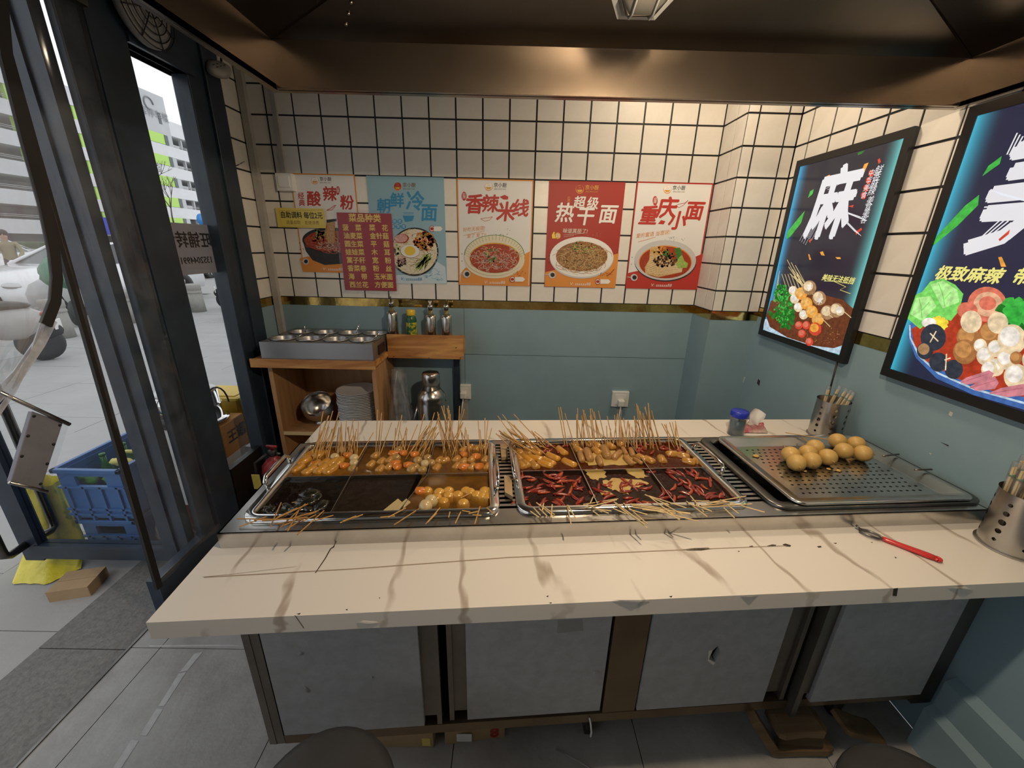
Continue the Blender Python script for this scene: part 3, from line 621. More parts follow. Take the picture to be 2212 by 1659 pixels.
# sour spicy noodles (half covered)
p = Poster('white poster with orange border and noodles lifted from black pot', -1.293, -.918, -.179, .372, 'paper_white', C3, border='p_orange')
p.P('orange_base', [(170, 1218), (280, 1190), (730, 1260), (760, 1410), (215, 1395)], 'p_orange'); p.logo((370, 185), 1.6)
p.T('经\n典', (190, 440), 85, 'p_title', line=1.0, shear=.1, bold=.02)
for ch, c, sz in (('酸', (350, 440), 190), ('辣', (560, 375), 185), ('粉', (790, 490), 185)): p.T(ch, c, sz, 'p_title', bold=.028, shear=.12)
p.E('stamp', (675, 318), 28, 58, 'p_title', 14); p.T('招\n牌', (675, 318), 40, 'p_white', line=.75); p.S('chili_mark', [[(525, 580), (570, 560), (640, 510)], [(525, 580), (600, 575), (650, 510)]], .003, 'p_title')
p.stars([(168, 1012), (178, 1098)], .0045); p.bits('pepper_specks', (215, 1120), 20, 40, 6, .0016, 'p_black')
p.P('pot_side', [(212, 990), (250, 1120), (340, 1240), (500, 1305), (720, 1290), (880, 1200), (920, 990)], 'p_dark'); p.E('pot_rim', (560, 970), 356, 165, 'p_black', 44); p.E('soup', (560, 985), 322, 140, 'p_soup', 40)
p.curls('noodle_print', (560, 1010), 290, 100, 110, .003, 'p_rednoodle', (25, 80)); p.curls('noodle_print', (600, 1040), 180, 70, 50, .0024, 'p_pale', (25, 70)); p.bits('herb_print', (430, 900), 90, 60, 30, .008, 'p_lgreen'); p.bits('spice_print', (400, 960), 130, 70, 40, .006, 'p_soup')
p.P('noodle_lift', [(528, 740), (640, 735), (640, 1010), (560, 1020), (520, 960), (505, 860)], 'p_noodle'); p.S('noodle_lift', [[(540 + 14 * k, 745), (540 + 13 * k, 900), (548 + 12 * k, 1010)] for k in range(7)], .0012, 'p_pale'); p.P('chopstick_print', [(525, 705), (660, 690), (660, 725), (528, 745)], 'p_dark')
p.spoon((250, 1258), 42); p.foot((610, 1362), 56)

# cold noodles
p = Poster('light blue poster with cold noodles and halved egg', -.852, -.402, -.233, .368, 'p_blue', C3)
p.P('ice_print', [(1440, 1440), (1900, 1420), (1990, 1260), (2100, 1330), (2120, 1552), (1440, 1552)], 'p_ice')
p.curls('ice_lines', (1950, 1450), 150, 80, 26, .0016, 'p_tblue', (15, 40)); p.curls('ice_lines', (1650, 1510), 220, 35, 22, .0014, 'p_white', (15, 40))
p.logo((1468, 265), 1.75, 'p_brown')
for ch, c, sz in (('朝', (1280, 535), 190), ('鲜', (1455, 460), 190), ('冷', (1695, 475), 250), ('面', (1880, 625), 230)): p.T(ch, c, sz, 'p_tblue', bold=.025, shear=.1)
p.P('bowl_mark', [(1535, 650), (1690, 650), (1665, 720), (1570, 735)], 'p_tblue'); p.S('bowl_mark', [[(1540, 612), (1685, 612)], [(1550, 630), (1680, 625)]], .002, 'p_tblue')
for c, t in (((1428, 726), '甜'), ((1498, 726), '甜'), ((1478, 796), '酸'), ((1548, 796), '香'), ((1408, 796), '酸')): p.E('round_stamp', c, 32, 32, 'p_tblue', 18); p.T(t, c, 40, 'p_ice')
p.tagarrow((1985, 825), 110, 42)
p.E('bowl_rim', (1690, 1130), 322, 322, 'p_black', 48); p.E('soup', (1690, 1128), 302, 300, 'p_cream', 48)
p.curls('noodle_print', (1690, 1130), 270, 270, 150, .0022, 'p_noodle2', (30, 90)); p.curls('noodle_print', (1690, 1130), 270, 270, 90, .0018, 'p_white', (30, 90))
p.E('ham_print', (1525, 955), 95, 62, 'p_soup', 26, -.1); p.E('ham_print', (1515, 952), 86, 54, 'p_pink', 26, -.1); p.bits('kimchi_print', (1820, 990), 130, 120, 80, .010, 'p_kimchi'); p.curls('kimchi_print', (1820, 990), 120, 110, 30, .003, 'p_ocorn', (20, 50))
p.S('cucumber_print', [[(1720 + random.uniform(-20, 120), 1330 + random.uniform(-40, 60)), (1800 + random.uniform(0, 130), 1180 + random.uniform(-30, 60))] for _ in range(26)], .004, 'p_lgreen'); p.bits('cucumber_print', (1450, 1110), 40, 70, 20, .007, 'p_lgreen'); p.bits('meat_print', (1520, 1270), 60, 60, 50, .005, 'p_meat'); p.bits('meat_print', (1520, 1240), 60, 60, 30, .005, 'p_pink')
p.E('egg_print', (1632, 1125), 130, 88, 'p_brown', 30, .1); p.E('egg_print', (1634, 1122), 126, 85, 'p_white', 30, .1); p.E('egg_print', (1632, 1118), 72, 62, 'p_yolk', 26); p.foot((1650, 1492), 58, 'p_tblue')

# red list of dishes
C5 = (520, 360, .217)
p = Poster('dark red list of vegetables in yellow characters', -1.044, -.720, -.284, .167, 'p_red2' if 'p_red2' in MATS else flat('p_red2', (.30, .022, .03), .25), C5, lift=.006)
flat('p_ytext', (.72, .54, .16), .45)
p.T('菜品种类', (1235, 518), 80, 'p_ytext', bold=.03, space=1.02)
for i, (l, r) in enumerate((('菠　菜', '菜　花'), ('油麦菜', '金针菇'), ('圆生菜', '平　菇'), ('娃娃菜', '木　耳'), ('蒿子秆', '宽　粉'), ('香菜卷', '粉　丝'), ('海　带', '玉米面'), ('西兰花', '方便面'))):
    yy = 612 + 81 * i; p.T(l, (1108 + 10 * i, yy), 63, 'p_ytext', bold=.028); p.T(r, (1372 + 8 * i, yy + 2), 63, 'p_ytext', bold=.028)
B(-1.06, -.705, p.y + .0014, p.y + .0024, Z(-.305), Z(.185)).build('laminate_edge', 'cling_film', p.o)
# yellow sign
p = Poster('yellow plate about self-service sauces at two yuan', -1.397, -1.116, .077, .184, flat('p_yellow', (.70, .57, .12), .35), C5, lift=.02)
B(-1.397, -1.116, p.y + .001, p.y + .004, Z(.077), Z(.184)).build('backing', 'p_yellow', p.o)
p.T('自助调料 每位2元', (605, 488), 66, 'p_black', bold=.02, sx=.82); p.T('适量自取    拒绝浪费', (618, 560), 40, 'p_brown', sx=.9)
p.S('border_line', [[(382, 440), (822, 432), (840, 590), (408, 592), (382, 440)]], .0012, 'p_brown')

# ================================================================== LIT SIGNS ON THE RIGHT WALL
def lit(name, col, s=1.0, rough=.25):
    if name in MATS: return MATS[name]
    m = mat(name, tuple(c * .3 for c in col), rough, emit=col, estr=s * .85); nt = m.node_tree; N = nt.nodes.new
    if name not in ('l_white', 'l_yel', 'l_stick'):
        tc = N('ShaderNodeTexCoord'); n = N('ShaderNodeTexNoise'); n.inputs['Scale'].default_value = 55; n.inputs['Detail'].default_value = 5; nt.links.new(tc.outputs['Object'], n.inputs['Vector'])
        r = N('ShaderNodeValToRGB'); r.color_ramp.elements[0].position = .32; r.color_ramp.elements[1].position = .66; r.color_ramp.elements[0].color = (*(c * .62 for c in col), 1); r.color_ramp.elements[1].color = (*(min(c * 1.15, 1) for c in col), 1)
        nt.links.new(n.outputs['Fac'], r.inputs[0]); nt.links.new(r.outputs[0], nt.nodes['Principled BSDF'].inputs['Emission Color'])
    return m
def screen_mat(name, w, base, left, right, s=1.0, streng=1.0):
    m = mat(name, (.01, .01, .012), .16); nt = m.node_tree; b = nt.nodes['Principled BSDF']; N = nt.nodes.new
    tc = N('ShaderNodeTexCoord'); sp = N('ShaderNodeSeparateXYZ'); nt.links.new(tc.outputs['Object'], sp.inputs[0])
    def fall(sock, a, bb):
        r = N('ShaderNodeMapRange'); r.inputs[1].default_value = a; r.inputs[2].default_value = bb; nt.links.new(sock, r.inputs[0])
        pw = N('ShaderNodeMath'); pw.operation = 'POWER'; pw.inputs[1].default_value = 2.4; nt.links.new(r.outputs[0], pw.inputs[0]); return pw.outputs[0]
    mx = N('ShaderNodeMix'); mx.data_type = 'RGBA'; mx.inputs[6].default_value = (*base, 1); mx.inputs[7].default_value = (*left, 1); nt.links.new(fall(sp.outputs[0], .115, .025), mx.inputs[0])
    mx2 = N('ShaderNodeMix'); mx2.data_type = 'RGBA'; mx2.inputs[7].default_value = (*right, 1); nt.links.new(mx.outputs[2], mx2.inputs[6]); nt.links.new(fall(sp.outputs[0], w - .115, w - .025), mx2.inputs[0])
    nt.links.new(mx2.outputs[2], b.inputs['Emission Color']); b.inputs['Emission Strength'].default_value = streng
    return m
for n, c in dict(l_white=(.66, .67, .72), l_yel=(.70, .66, .20), l_red=(.60, .06, .03), l_or=(.75, .33, .05), l_green=(.05, .42, .06), l_dgreen=(.02, .16, .02), l_brown=(.13, .035, .012), l_br2=(.35, .15, .05), l_egg=(.80, .76, .70), l_shr=(.75, .42, .12), l_mush=(.35, .20, .10), l_cream=(.72, .58, .38), l_plate=(.45, .60, .72), l_stick=(.65, .52, .25), l_lett=(.18, .62, .12), l_lett2=(.40, .78, .28), l_tom=(.62, .16, .10), l_tom2=(.70, .40, .25), l_ball=(.50, .24, .08), l_blk=(.03, .035, .05), l_ham=(.55, .20, .24), l_blue=(.05, .13, .38), l_soup=(.38, .04, .015), l_corn=(.80, .62, .06), l_ham2=(.42, .12, .16)).items(): lit(n, c)

class Sign(Poster):
    def __init__(s, label, ya, yb, z0, z1, crop, base, left, right, x=1.431):
        s.x = x; s.ya = ya; s.z0 = z0; s.w = ya - yb; s.h = z1 - z0; s.crop = crop; s.k = 0
        s.o = thing('light_box', label, 'sign', M=on_right(ya, z0, x))
        fw_ = .031
        B(x + .004, XR - .001, yb, ya, Z(z0), Z(z1)).build('case', 'black', s.o, bevel=.003)
        for bx in ((x - .004, x + .006, yb, ya, Z(z0), Z(z0) + fw_), (x - .004, x + .006, yb, ya, Z(z1) - fw_, Z(z1)), (x - .004, x + .006, yb, yb + fw_, Z(z0) + fw_, Z(z1) - fw_), (x - .004, x + .006, ya - fw_, ya, Z(z0) + fw_, Z(z1) - fw_)):
            B(*bx).build('frame_bar', 'black', s.o)
        nm = 'screen_%d' % (len(MATS)); screen_mat(nm, s.w, base, left, right)
        s.put('lit_screen', [[(fw_ - .002, fw_ - .002), (s.w - fw_ + .002, fw_ - .002), (s.w - fw_ + .002, s.h - fw_ + .002), (fw_ - .002, s.h - fw_ + .002)]], nm)
    def L(s, cx, cy):
        ox, oy, k = s.crop; p = atx(ox + cx * k, oy + cy * k, s.x); return (s.ya - p.y, p.z - Z(s.z0))
    def T(s, body, c, size, m, **k):
        x, y = s.L(*c); s.k += 1
        return text(body, size * 1.02, m, s.o, x, y, .0002 + s.k * .00006, **k)
    def clip(s):   # keep print inside the screen
        pass
    def orb(s, c, r, m1, m2, name='food_print'):
        s.E(name, c, r, r * 1.05, m1, 20); s.E(name, (c[0] - r * .15, c[1] - r * .2), r * .7, r * .7, m2, 18)

s = Sign('lit sign with spicy skewer dish and big white character', 2.266, 1.644, -.447, .436, (1620, 260, .32554), (.012, .012, .024), (.05, .42, .72), (.16, .60, .58))
s.P('bean_print', [(240, 790), (250, 740), (320, 650), (365, 600), (340, 680), (270, 770)], 'l_green'); s.P('bean_print', [(385, 515), (400, 470), (425, 455), (415, 490)], 'l_green'); s.P('bean_print', [(715, 215), (765, 198), (745, 220), (718, 232)], 'l_dgreen')
for q, m in (([(735, 350), (760, 290), (788, 280), (760, 345)], 'l_or'), ([(848, 262), (862, 250), (870, 275), (855, 290)], 'l_red'), ([(500, 375), (530, 360), (532, 400), (510, 412)], 'l_or'), ([(700, 740), (740, 712), (745, 725), (705, 760)], 'l_red'), ([(390, 800), (412, 780), (400, 815)], 'l_red'), ([(465, 875), (485, 868), (497, 898), (475, 895)], 'l_or'), ([(388, 888), (395, 888), (408, 925), (395, 925)], 'l_or'), ([(568, 908), (600, 908), (605, 920), (580, 920)], 'l_or'), ([(655, 570), (690, 560), (685, 580)], 'l_red')): s.P('confetti_print', q, m)
# the large brushed character
s.T('麻', (525, 590), .305, 'l_white', bold=.035, shear=.12, sx=.82)
for a, b2 in (((455, 560), (330, 800)), ((480, 570), (370, 770)), ((600, 640), (700, 740)), ((620, 600), (735, 640)), ((480, 440), (590, 380))):
    s.S('brush_stroke', [[(a[0] + 12 * k, a[1] + 7 * k), (b2[0] + 13 * k, b2[1] + 9 * k)] for k in range(4)], .0016, 'l_white')
for i, ch in enumerate('中华美食'): c = (806 - 16.5 * i, 352 + 49 * i); s.E('red_disc', c, 17, 24, 'l_red', 18); s.T(ch, c, .027, 'l_white', shear=.2)
for i, ch in enumerate('鲜香麻辣'): s.T(ch, (853 - 15 * i, 335 + 46 * i), .036, 'l_white', shear=.2)
for i, ch in enumerate('美食美客'): s.T(ch, (797 - 13 * i, 535 + 42 * i), .033, 'l_white', shear=.2)
s.T('美味无法抵挡', (582, 1056), .030, 'l_yel', shear=.25, rot=-.02, bold=.02); s.S('underline', [[(495, 1066), (560, 1068), (640, 1105), (600, 1125), (670, 1150)]], .002, 'l_yel')
s.E('plate_print', (420, 1300), 340, 205, 'l_plate', 40, .38) if False else s.P('plate_print', [(98, 1320), (92, 1388), (180, 1425), (420, 1512), (603, 1553), (620, 1500), (640, 1430), (300, 1300)], 'l_plate')
s.P('sauce_print', [(110, 1300), (135, 1370), (250, 1440), (420, 1495), (560, 1512), (625, 1490), (655, 1400), (690, 1250), (620, 1190), (500, 1160), (250, 1150), (140, 1200)], 'l_brown'); s.bits('sesame_print', (480, 1420), 150, 60, 60, .0022, 'l_br2')
s.S('stick_print', [[(250 + 9 * k, 925 + 6 * k + 40 * (k % 3)), (330 + 12 * k, 1080 + 10 * k)] for k in range(9)] + [[(200 - 5 * k, 1000 + 30 * k), (160 + 14 * k, 1200)] for k in range(4)] + [[(215 + 20 * k, 1020), (250 + 22 * k, 1130)] for k in range(6)], .0028, 'l_stick')
s.bits('broccoli_print', (212, 1150), 45, 55, 60, .011, 'l_dgreen'); s.bits('broccoli_print', (245, 1290), 55, 95, 90, .011, 'l_dgreen'); s.bits('broccoli_print', (225, 1220), 65, 140, 120, .005, 'l_green'); s.bits('leaf_print', (160, 1275), 35, 35, 10, .014, 'l_dgreen')
for c in ((290, 1130), (300, 1185), (325, 1240), (360, 1290)): s.orb(c, 30, 'l_cream', 'l_egg')
for c in ((345, 1150), (380, 1215), (415, 1270), (455, 1320)): s.orb(c, 40, 'l_or', 'l_shr')
for c in ((400, 1110), (465, 1180), (520, 1275), (580, 1260)): s.orb(c, 46, 'l_mush', 'l_cream')
for c in ((402, 1105), (470, 1195)): s.put('star_cut_print', [[(s.L(*c)[0] + .022 * (1 if i % 2 else .4) * math.cos(i * PI / 6), s.L(*c)[1] + .022 * (1 if i % 2 else .4) * math.sin(i * PI / 6)) for i in range(12)]], 'l_egg')
for c in ((330, 1360), (380, 1360), (350, 1415), (400, 1470)): s.orb(c, 26, 'l_red', 'l_tom')
s.orb((440, 1385), 42, 'l_red', 'l_or'); s.orb((605, 1265), 30, 'l_cream', 'l_egg'); s.S('stick_print', [[(610, 1250), (680, 1310)], [(480, 1310), (540, 1370)], [(500, 1270), (560, 1310)]], .003, 'l_stick')

S2 = (1890, 180, .44607)
s = Sign('lit sign with bowl of meatballs, lettuce and tomato', 1.466, .845, -.435, .442, S2, (.014, .016, .042), (.05, .45, .62), (.1, .5, .55))
s.P('bean_print', [(278, 790), (300, 740), (440, 590), (505, 540), (500, 590), (400, 690)], 'l_green'); s.P('bean_print', [(520, 450), (550, 400), (615, 352), (605, 390)], 'l_green')
s.T('美', (800, 560), .36, 'l_white', bold=.03, shear=.1, sx=.85)
for a, b2 in (((690, 240), (640, 345)), ((620, 650), (500, 760)), ((560, 515), (700, 560)), ((530, 600), (660, 590))): s.S('brush_stroke', [[(a[0] + 14 * k, a[1] + 8 * k), (b2[0] + 12 * k, b2[1] + 3 * k)] for k in range(4)], .004, 'l_white')
s.P('confetti_print', [(598, 842), (615, 840), (637, 888), (612, 888)], 'l_or'); s.P('confetti_print', [(600, 755), (655, 708), (650, 730), (605, 765)], 'l_red')
s.T('极致麻辣', (440, 930), .047, 'l_yel', shear=.25, bold=.03); s.T('带劲麻辣', (872, 950), .047, 'l_yel', shear=.25, bold=.03)
s.P('bowl_print', [(165, 1170), (160, 1230), (200, 1330), (300, 1430), (480, 1510), (722, 1580), (1000, 1580), (1000, 1100), (300, 1080)], 'l_blue'); s.P('soup_print', [(178, 1190), (190, 1260), (240, 1340), (400, 1430), (600, 1500), (1000, 1560), (1000, 1090), (400, 1060)], 'l_soup'); s.S('bowl_rim_print', [[(170, 1170), (172, 1230), (215, 1320), (310, 1405), (480, 1480), (730, 1550)]], .006, 'l_plate')
s.P('lettuce_print', [(160, 1140), (185, 1030), (230, 1010), (270, 960), (330, 945), (390, 975), (430, 1020), (410, 1100), (370, 1150), (290, 1130), (220, 1190)], 'l_lett'); s.P('lettuce_print', [(270, 975), (330, 955), (400, 1000), (410, 1060), (330, 1090)], 'l_lett2'); s.P('lettuce_print', [(175, 1120), (200, 1040), (270, 1030), (300, 1080), (230, 1150)], 'l_lett2'); s.S('lettuce_vein', [[(340, 1080), (330, 1020), (310, 970)], [(335, 1050), (370, 1010)], [(230, 1140), (225, 1080), (215, 1040)], [(228, 1100), (265, 1060)]], .003, 'l_lett')
s.E('tomato_print', (545, 1070), 95, 85, 'l_tom', 26); s.E('tomato_print', (550, 1070), 70, 60, 'l_tom2', 24); s.E('tomato_print', (548, 1065), 42, 34, 'l_tom', 20); s.E('tomato_print', (450, 1100), 50, 40, 'l_tom', 20)
s.bits('coriander_print', (690, 1130), 70, 70, 40, .018, 'l_dgreen'); s.bits('coriander_print', (690, 1100), 60, 70, 30, .012, 'l_green')
s.bits('corn_print', (310, 1165), 45, 32, 40, .009, 'l_corn'); s.E('radish_print', (265, 1160), 36, 25, 'l_egg', 16)
for c, r in (((285, 1230), 62), ((245, 1295), 40), ((310, 1350), 45), ((385, 1385), 45)): s.orb(c, r, 'l_blk', 'l_mush' if r < 45 and c[0] < 260 else 'l_blk')
s.S('mushroom_cut', [[(270, 1210), (310, 1250)], [(300, 1200), (270, 1255)], [(340, 1340), (370, 1330)], [(350, 1310), (345, 1390)]], .004, 'l_cream')
for c, r in (((455, 1230), 56), ((565, 1215), 58), ((440, 1300), 58)): s.orb(c, r, 'l_br2', 'l_ball')
for c, r in (((470, 1155), 52), ((600, 1160), 50)): s.orb(c, r, 'l_cream', 'l_cream')
for c, r in (((515, 1270), 32), ((540, 1320), 44), ((590, 1375), 42), ((590, 1285), 40), ((640, 1340), 45), ((560, 1385), 40), ((670, 1240), 70), ((690, 1420), 60)): s.orb(c, r, 'l_cream', 'l_egg')
s.orb((690, 1330), 30, 'l_br2', 'l_ball')
for c, r in (((790, 1240), 64), ((880, 1230), 60), ((840, 1330), 66)): s.orb(c, r, 'l_br2', 'l_ball')
for c, r in (((770, 1340), 50), ((930, 1320), 52), ((800, 1440), 56), ((900, 1430), 60), ((960, 1240), 46)): s.orb(c, r, 'l_cream', 'l_egg')
s.bits('coriander_print', (850, 1130), 100, 60, 50, .016, 'l_green')
s.P('ham_print', [(420, 1445), (450, 1425), (560, 1390), (585, 1405), (565, 1440), (450, 1460)], 'l_ham'); s.P('ham_print', [(465, 1470), (500, 1450), (590, 1420), (608, 1450), (590, 1480), (500, 1490)], 'l_ham'); s.P('ham_print', [(560, 1500), (620, 1475), (730, 1455), (740, 1510), (650, 1520)], 'l_ham'); s.S('ham_print', [[(425, 1450), (560, 1405)], [(470, 1475), (590, 1440)], [(565, 1503), (725, 1475)]], .002, 'l_ham2')
# signs' cable
tag(MB().tube([(XR - .02, 1.68, Z(-.43)), (XR - .02, 1.676, Z(-.55)), (XR - .015, 1.67, Z(-.745))], .004, 6).build('power_cable', 'black'), 'thin black cable hanging under the skewer dish sign', 'cable')

# ================================================================== SWITCH, SOCKETS, CONDUITS
o = thing('light_switch', 'white surface mounted light switch on the tiled wall', 'switch', (-1.312, YW, Z(.32)))
B(-1.36, -1.265, YW - .045, YW - .004, Z(.273), Z(.366)).build('box', 'white_plastic', o, bevel=.003)
B(-1.345, -1.28, YW - .051, YW - .044, Z(.292), Z(.352)).build('rocker', 'white_plastic', o, bevel=.002)
tag(B(-1.335, -1.31, YW - .02, YW - .004, Z(.366), TOP).build('conduit', 'dirty_white'), 'white plastic conduit rising above the light switch', 'conduit')
tag(B(-1.497, -1.462, YW - .035, YW - .004, Z(-.75), TOP).build('conduit', 'dirty_white'), 'tall off-white conduit in the corner by the window', 'conduit')
for lb, x0, x1, z0, z1, pl_ in (('white wall socket with plug beside the thermos', -.356, -.259, -1.0, -.898, 1), ('white wall socket with plug nearer the pilaster', .71, .826, -1.035, -.925, 2)):
    o = thing('wall_socket', lb, 'socket', ((x0 + x1) / 2, YW, Z(z0))); xm = (x0 + x1) / 2
    B(x0, x1, YW - .03, YW - .004, Z(z0), Z(z1)).build('plate', 'white_plastic', o, bevel=.003)
    B(x0 + .02, x1 - .02, YW - .033, YW - .029, Z(z0) + .02, Z(z1) - .02).build('inset', 'white_plastic', o, bevel=.001)
    zz = Z(z0) + .04
    tag(B(xm - .022, xm + .022, YW - .075, YW - .033, zz - .024, zz + .022).build('power_plug', 'white_plastic', bevel=.008), lb.replace('white wall socket with plug', 'white plug in the socket'), 'plug')
    tag(MB().tube([(xm, YW - .06, zz - .02), (xm - .01, YW - .075, zz - .10), (xm - .03, YW - .075, zz - .22), (xm - .02, YW - .075, .12)], .0045, 6).build('power_cable', 'white_plastic'), lb.replace('white wall socket with plug', 'white cable under the plug'), 'cable')
    tag(B(xm - .012, xm + .025, YW - .018, YW - .004, .1, Z(z0) - .002).build('conduit', 'dirty_white'), lb.replace('white wall socket with plug', 'flat conduit under the socket'), 'conduit')
# power strip high on the left return wall
o = thing('socket_strip', 'dirty white extension socket hung under the hood rim', 'socket', (XL, 2.32, Z(.70)))
Mx = Matrix.Translation((XL + .05, 2.36, Z(.79))) @ Euler((.5, .5, .3)).to_matrix().to_4x4()
MB().lathe([(.03, -.02), (.055, -.018), (.06, 0), (.055, .016), (.03, .02)], n=20, M=Mx, sx=.75, sy=1.3).build('body', 'dirty_white', o)
for k in range(3):
    for a in (-.008, .008): B(a - .0015, a + .0015, -.045 + .035 * k, -.033 + .035 * k, .019, .0215, Mx).build('slot', 'black', o)
tag(MB().tube([(XL + .05, 2.38, Z(.80)), (XL + .03, 2.42, Z(.83)), (XL + .02, 2.45, Z(.9))], .005, 6).build('power_cable', 'black'), 'short black cable at the hanging extension socket', 'cable')
tag(MB().tube([(XL, 2.44, Z(.38)), (XL + .055, 2.43, Z(.40))], .003, 6, r1=.003).build('nail', 'steel'), 'long nail sticking out of the left return wall', 'nail')

# ================================================================== SAUCE CABINET AND WHAT STANDS IN AND ON IT
cb = thing('sauce_cabinet', 'wooden open cabinet carrying the sauce station', 'cabinet', (-1.08, 2.4, 0))
cx0, cx1, cy0, cy1, zt = -1.40, -.775, 2.22, 2.58, Z(-.665)
B(-1.455, -.755, 2.165, 2.582, zt, zt + .03).build('top_board', 'board_wood', cb)
B(-1.455, -.755, 2.158, 2.165, zt - .012, zt + .038).build('edge_board', 'board_wood', cb)
B(cx0, cx0 + .025, cy0, cy1, 0, zt).build('side_panel', 'cab_wood', cb); B(cx1 - .025, cx1, cy0, cy1, 0, zt).build('side_panel', 'cab_wood', cb)
B(cx0 + .025, cx1 - .025, cy0, cy0 + .018, zt - .028, zt).build('top_rail', 'cab_wood', cb)
B(cx0 + .025, cx1 - .025, cy1 - .015, cy1, 0, zt).build('back_panel', 'cab_wood', cb)
zs = Z(-1.105)
B(cx0 + .025, cx1 - .025, cy0, cy1 - .015, zs - .02, zs).build('shelf', 'cab_wood', cb); B(cx0 + .025, cx1 - .025, cy0 - .001, cy0 + .004, zs - .021, zs + .001).build('shelf_edge', 'stick_pale', cb)
B(cx0 + .025, cx1 - .025, cy0, cy1 - .015, .05, .07).build('bottom_board', 'cab_wood', cb)
# stainless sauce station with eight round pots
st = thing('sauce_station', 'low stainless steel sauce station on the wooden cabinet', 'food warmer', (-1.08, 2.36, zt + .03))
sx0, sx1, sy0, sy1, sz0, sz1 = -1.392, -.765, 2.172, 2.565, zt + .032, Z(-.532)
mat('steel_soft', (.42, .42, .43), .35, .85, var=(6, .5, (.35, .35, .36)))
B(sx0, sx1, sy0, sy0 + .004, sz0, sz1).build('front_plate', 'steel_soft', st); B(sx0, sx1, sy1 - .004, sy1, sz0, sz1).build('rear_plate', 'steel_soft', st)
for x in (sx0, sx1 - .004): B(x, x + .004, sy0 + .004, sy1 - .004, sz0, sz1).build('side_plate', 'steel_soft', st)
rs = .068; pots = [(sx0 + .085 + .1525 * i + (.012 if j else 0), sy0 + .10 + .185 * j) for j in range(2) for i in range(4)]
# top plate with eight round openings
tp = MB(); NU = 24
for j in range(2):
    for i in range(4):
        c = pots[j * 4 + i]; xa = sx0 if i == 0 else (pots[j * 4 + i - 1][0] + c[0]) / 2; xb = sx1 if i == 3 else (pots[j * 4 + i + 1][0] + c[0]) / 2
        ya, yb = (sy0, (pots[0][1] + pots[4][1]) / 2) if j == 0 else ((pots[0][1] + pots[4][1]) / 2, sy1)
        inn, out = [], []
        for k in range(NU):
            a = 2 * PI * (k + .5) / NU; dx, dy = math.cos(a), math.sin(a); inn.append(Vector((c[0] + rs * dx, c[1] + rs * dy, sz1)))
            t = min(((xb if dx > 0 else xa) - c[0]) / dx, ((yb if dy > 0 else ya) - c[1]) / dy); out.append(Vector((c[0] + t * dx, c[1] + t * dy, sz1)))
        tp.loft([out, inn], sm=False)
tp.build('top_plate', 'steel_soft', st)
B(sx1, sx1 + .006, sy0 + .09, sy0 + .20, sz0 + .015, sz1 - .03).build('control_box', 'black', st)
fill = ['chili_oil', 'vinegar', 'soy', 'scallion', 'soy', 'soy', 'vinegar', 'soy']
mat('chili_oil', (.22, .05, .015), .2); mat('vinegar', (.05, .035, .025), .15); mat('soy', (.03, .02, .015), .12); mat('scallion', (.04, .09, .02), .6, var=(90, .3, (.015, .03, .008)))
what = dict(chili_oil='chilli oil', vinegar='brown vinegar', soy='dark soy sauce', scallion='chopped green scallion')
for i, (c, fm) in enumerate(zip(pots, fill)):
    row = 'front' if i < 4 else 'wall-side'
    o = thing('sauce_pot', ('round steel pot of %s in the %s row of the sauce station' % (what[fm], row)), 'pot', (c[0], c[1], sz1), group='sauce pots in the station')
    MB().lathe([(.074, .004), (.073, .007), (.066, .006), (.063, 0), (.06, -.05), (.05, -.075)], (c[0], c[1], sz1), 28, cap0=False).build('pot_body', 'steel_soft', o)
    MB().lathe([(.0605, -.032), (.001, -.030)], (c[0], c[1], sz1), 24, cap0=False).build('filling', fm, o)
    if fm == 'scallion':
        sp = MB()
        for _ in range(60):
            a = random.uniform(0, 6.28); r = .055 * math.sqrt(random.random()); sp.tube([(c[0] + r * math.cos(a), c[1] + r * math.sin(a), sz1 - .03), (c[0] + r * math.cos(a) + random.uniform(-.008, .008), c[1] + r * math.sin(a) + .006, sz1 - .018)], .003, 5)
        sp.build('chopped_scallion', 'p_green', o, kind='stuff')
for i in (0, 1, 3, 4, 6):
    c = pots[i]; a = .5 + i * .15
    o = thing('sauce_spoon', 'steel spoon resting in the %s' % ['chilli oil pot', 'vinegar pot', '', 'scallion pot', 'soy pot beside the conduit', '', 'wall-side vinegar pot'][i], 'spoon', (c[0], c[1], sz1))
    d = Vector((math.cos(a), .2, .55)).normalized() if i != 4 else Vector((0, .1, 1)).normalized()
    p0 = Vector((c[0] + .02, c[1], sz1 - .028))
    MB().tube([p0, p0 + d * .05, p0 + d * (.095 if i != 4 else .065)], .003, 6).build('handle', 'chrome', o)
    MB().ball(p0, .014, 1, .8, .4, 10, 6).build('bowl', 'chrome', o)
# shelf board with bottles
sh = thing('bottle_shelf', 'small wooden wall shelf holding four bottles', 'shelf', (-.52, 2.5, Z(-.67)))
B(-.755, -.285, 2.405, 2.42, Z(-.675), Z(-.527)).build('front_board', 'board_wood', sh, bevel=.002)
B(-.745, -.295, 2.42, 2.583, Z(-.575), Z(-.560)).build('shelf_board', 'board_wood', sh)
for x in (-.745, -.31): B(x, x + .015, 2.42, 2.583, Z(-.675), Z(-.575)).build('bracket', 'board_wood', sh)
B(-.37, -.33, 2.545, 2.583, .2, Z(-.676)).build('support_post', 'frame_dark', sh)
for x, z in ((-.33, -.60), (-.72, -.665), (-.50, -.668), (-.305, -.665)): MB().ball((x, 2.404, Z(z)), .004, n=8, m=5).build('screw', 'steel_dark', sh)
zb = Z(-.560)
mat('cork_black', (.02, .02, .02), .5); mat('oil_glass', (.16, .13, .04), .08, coat=.5)
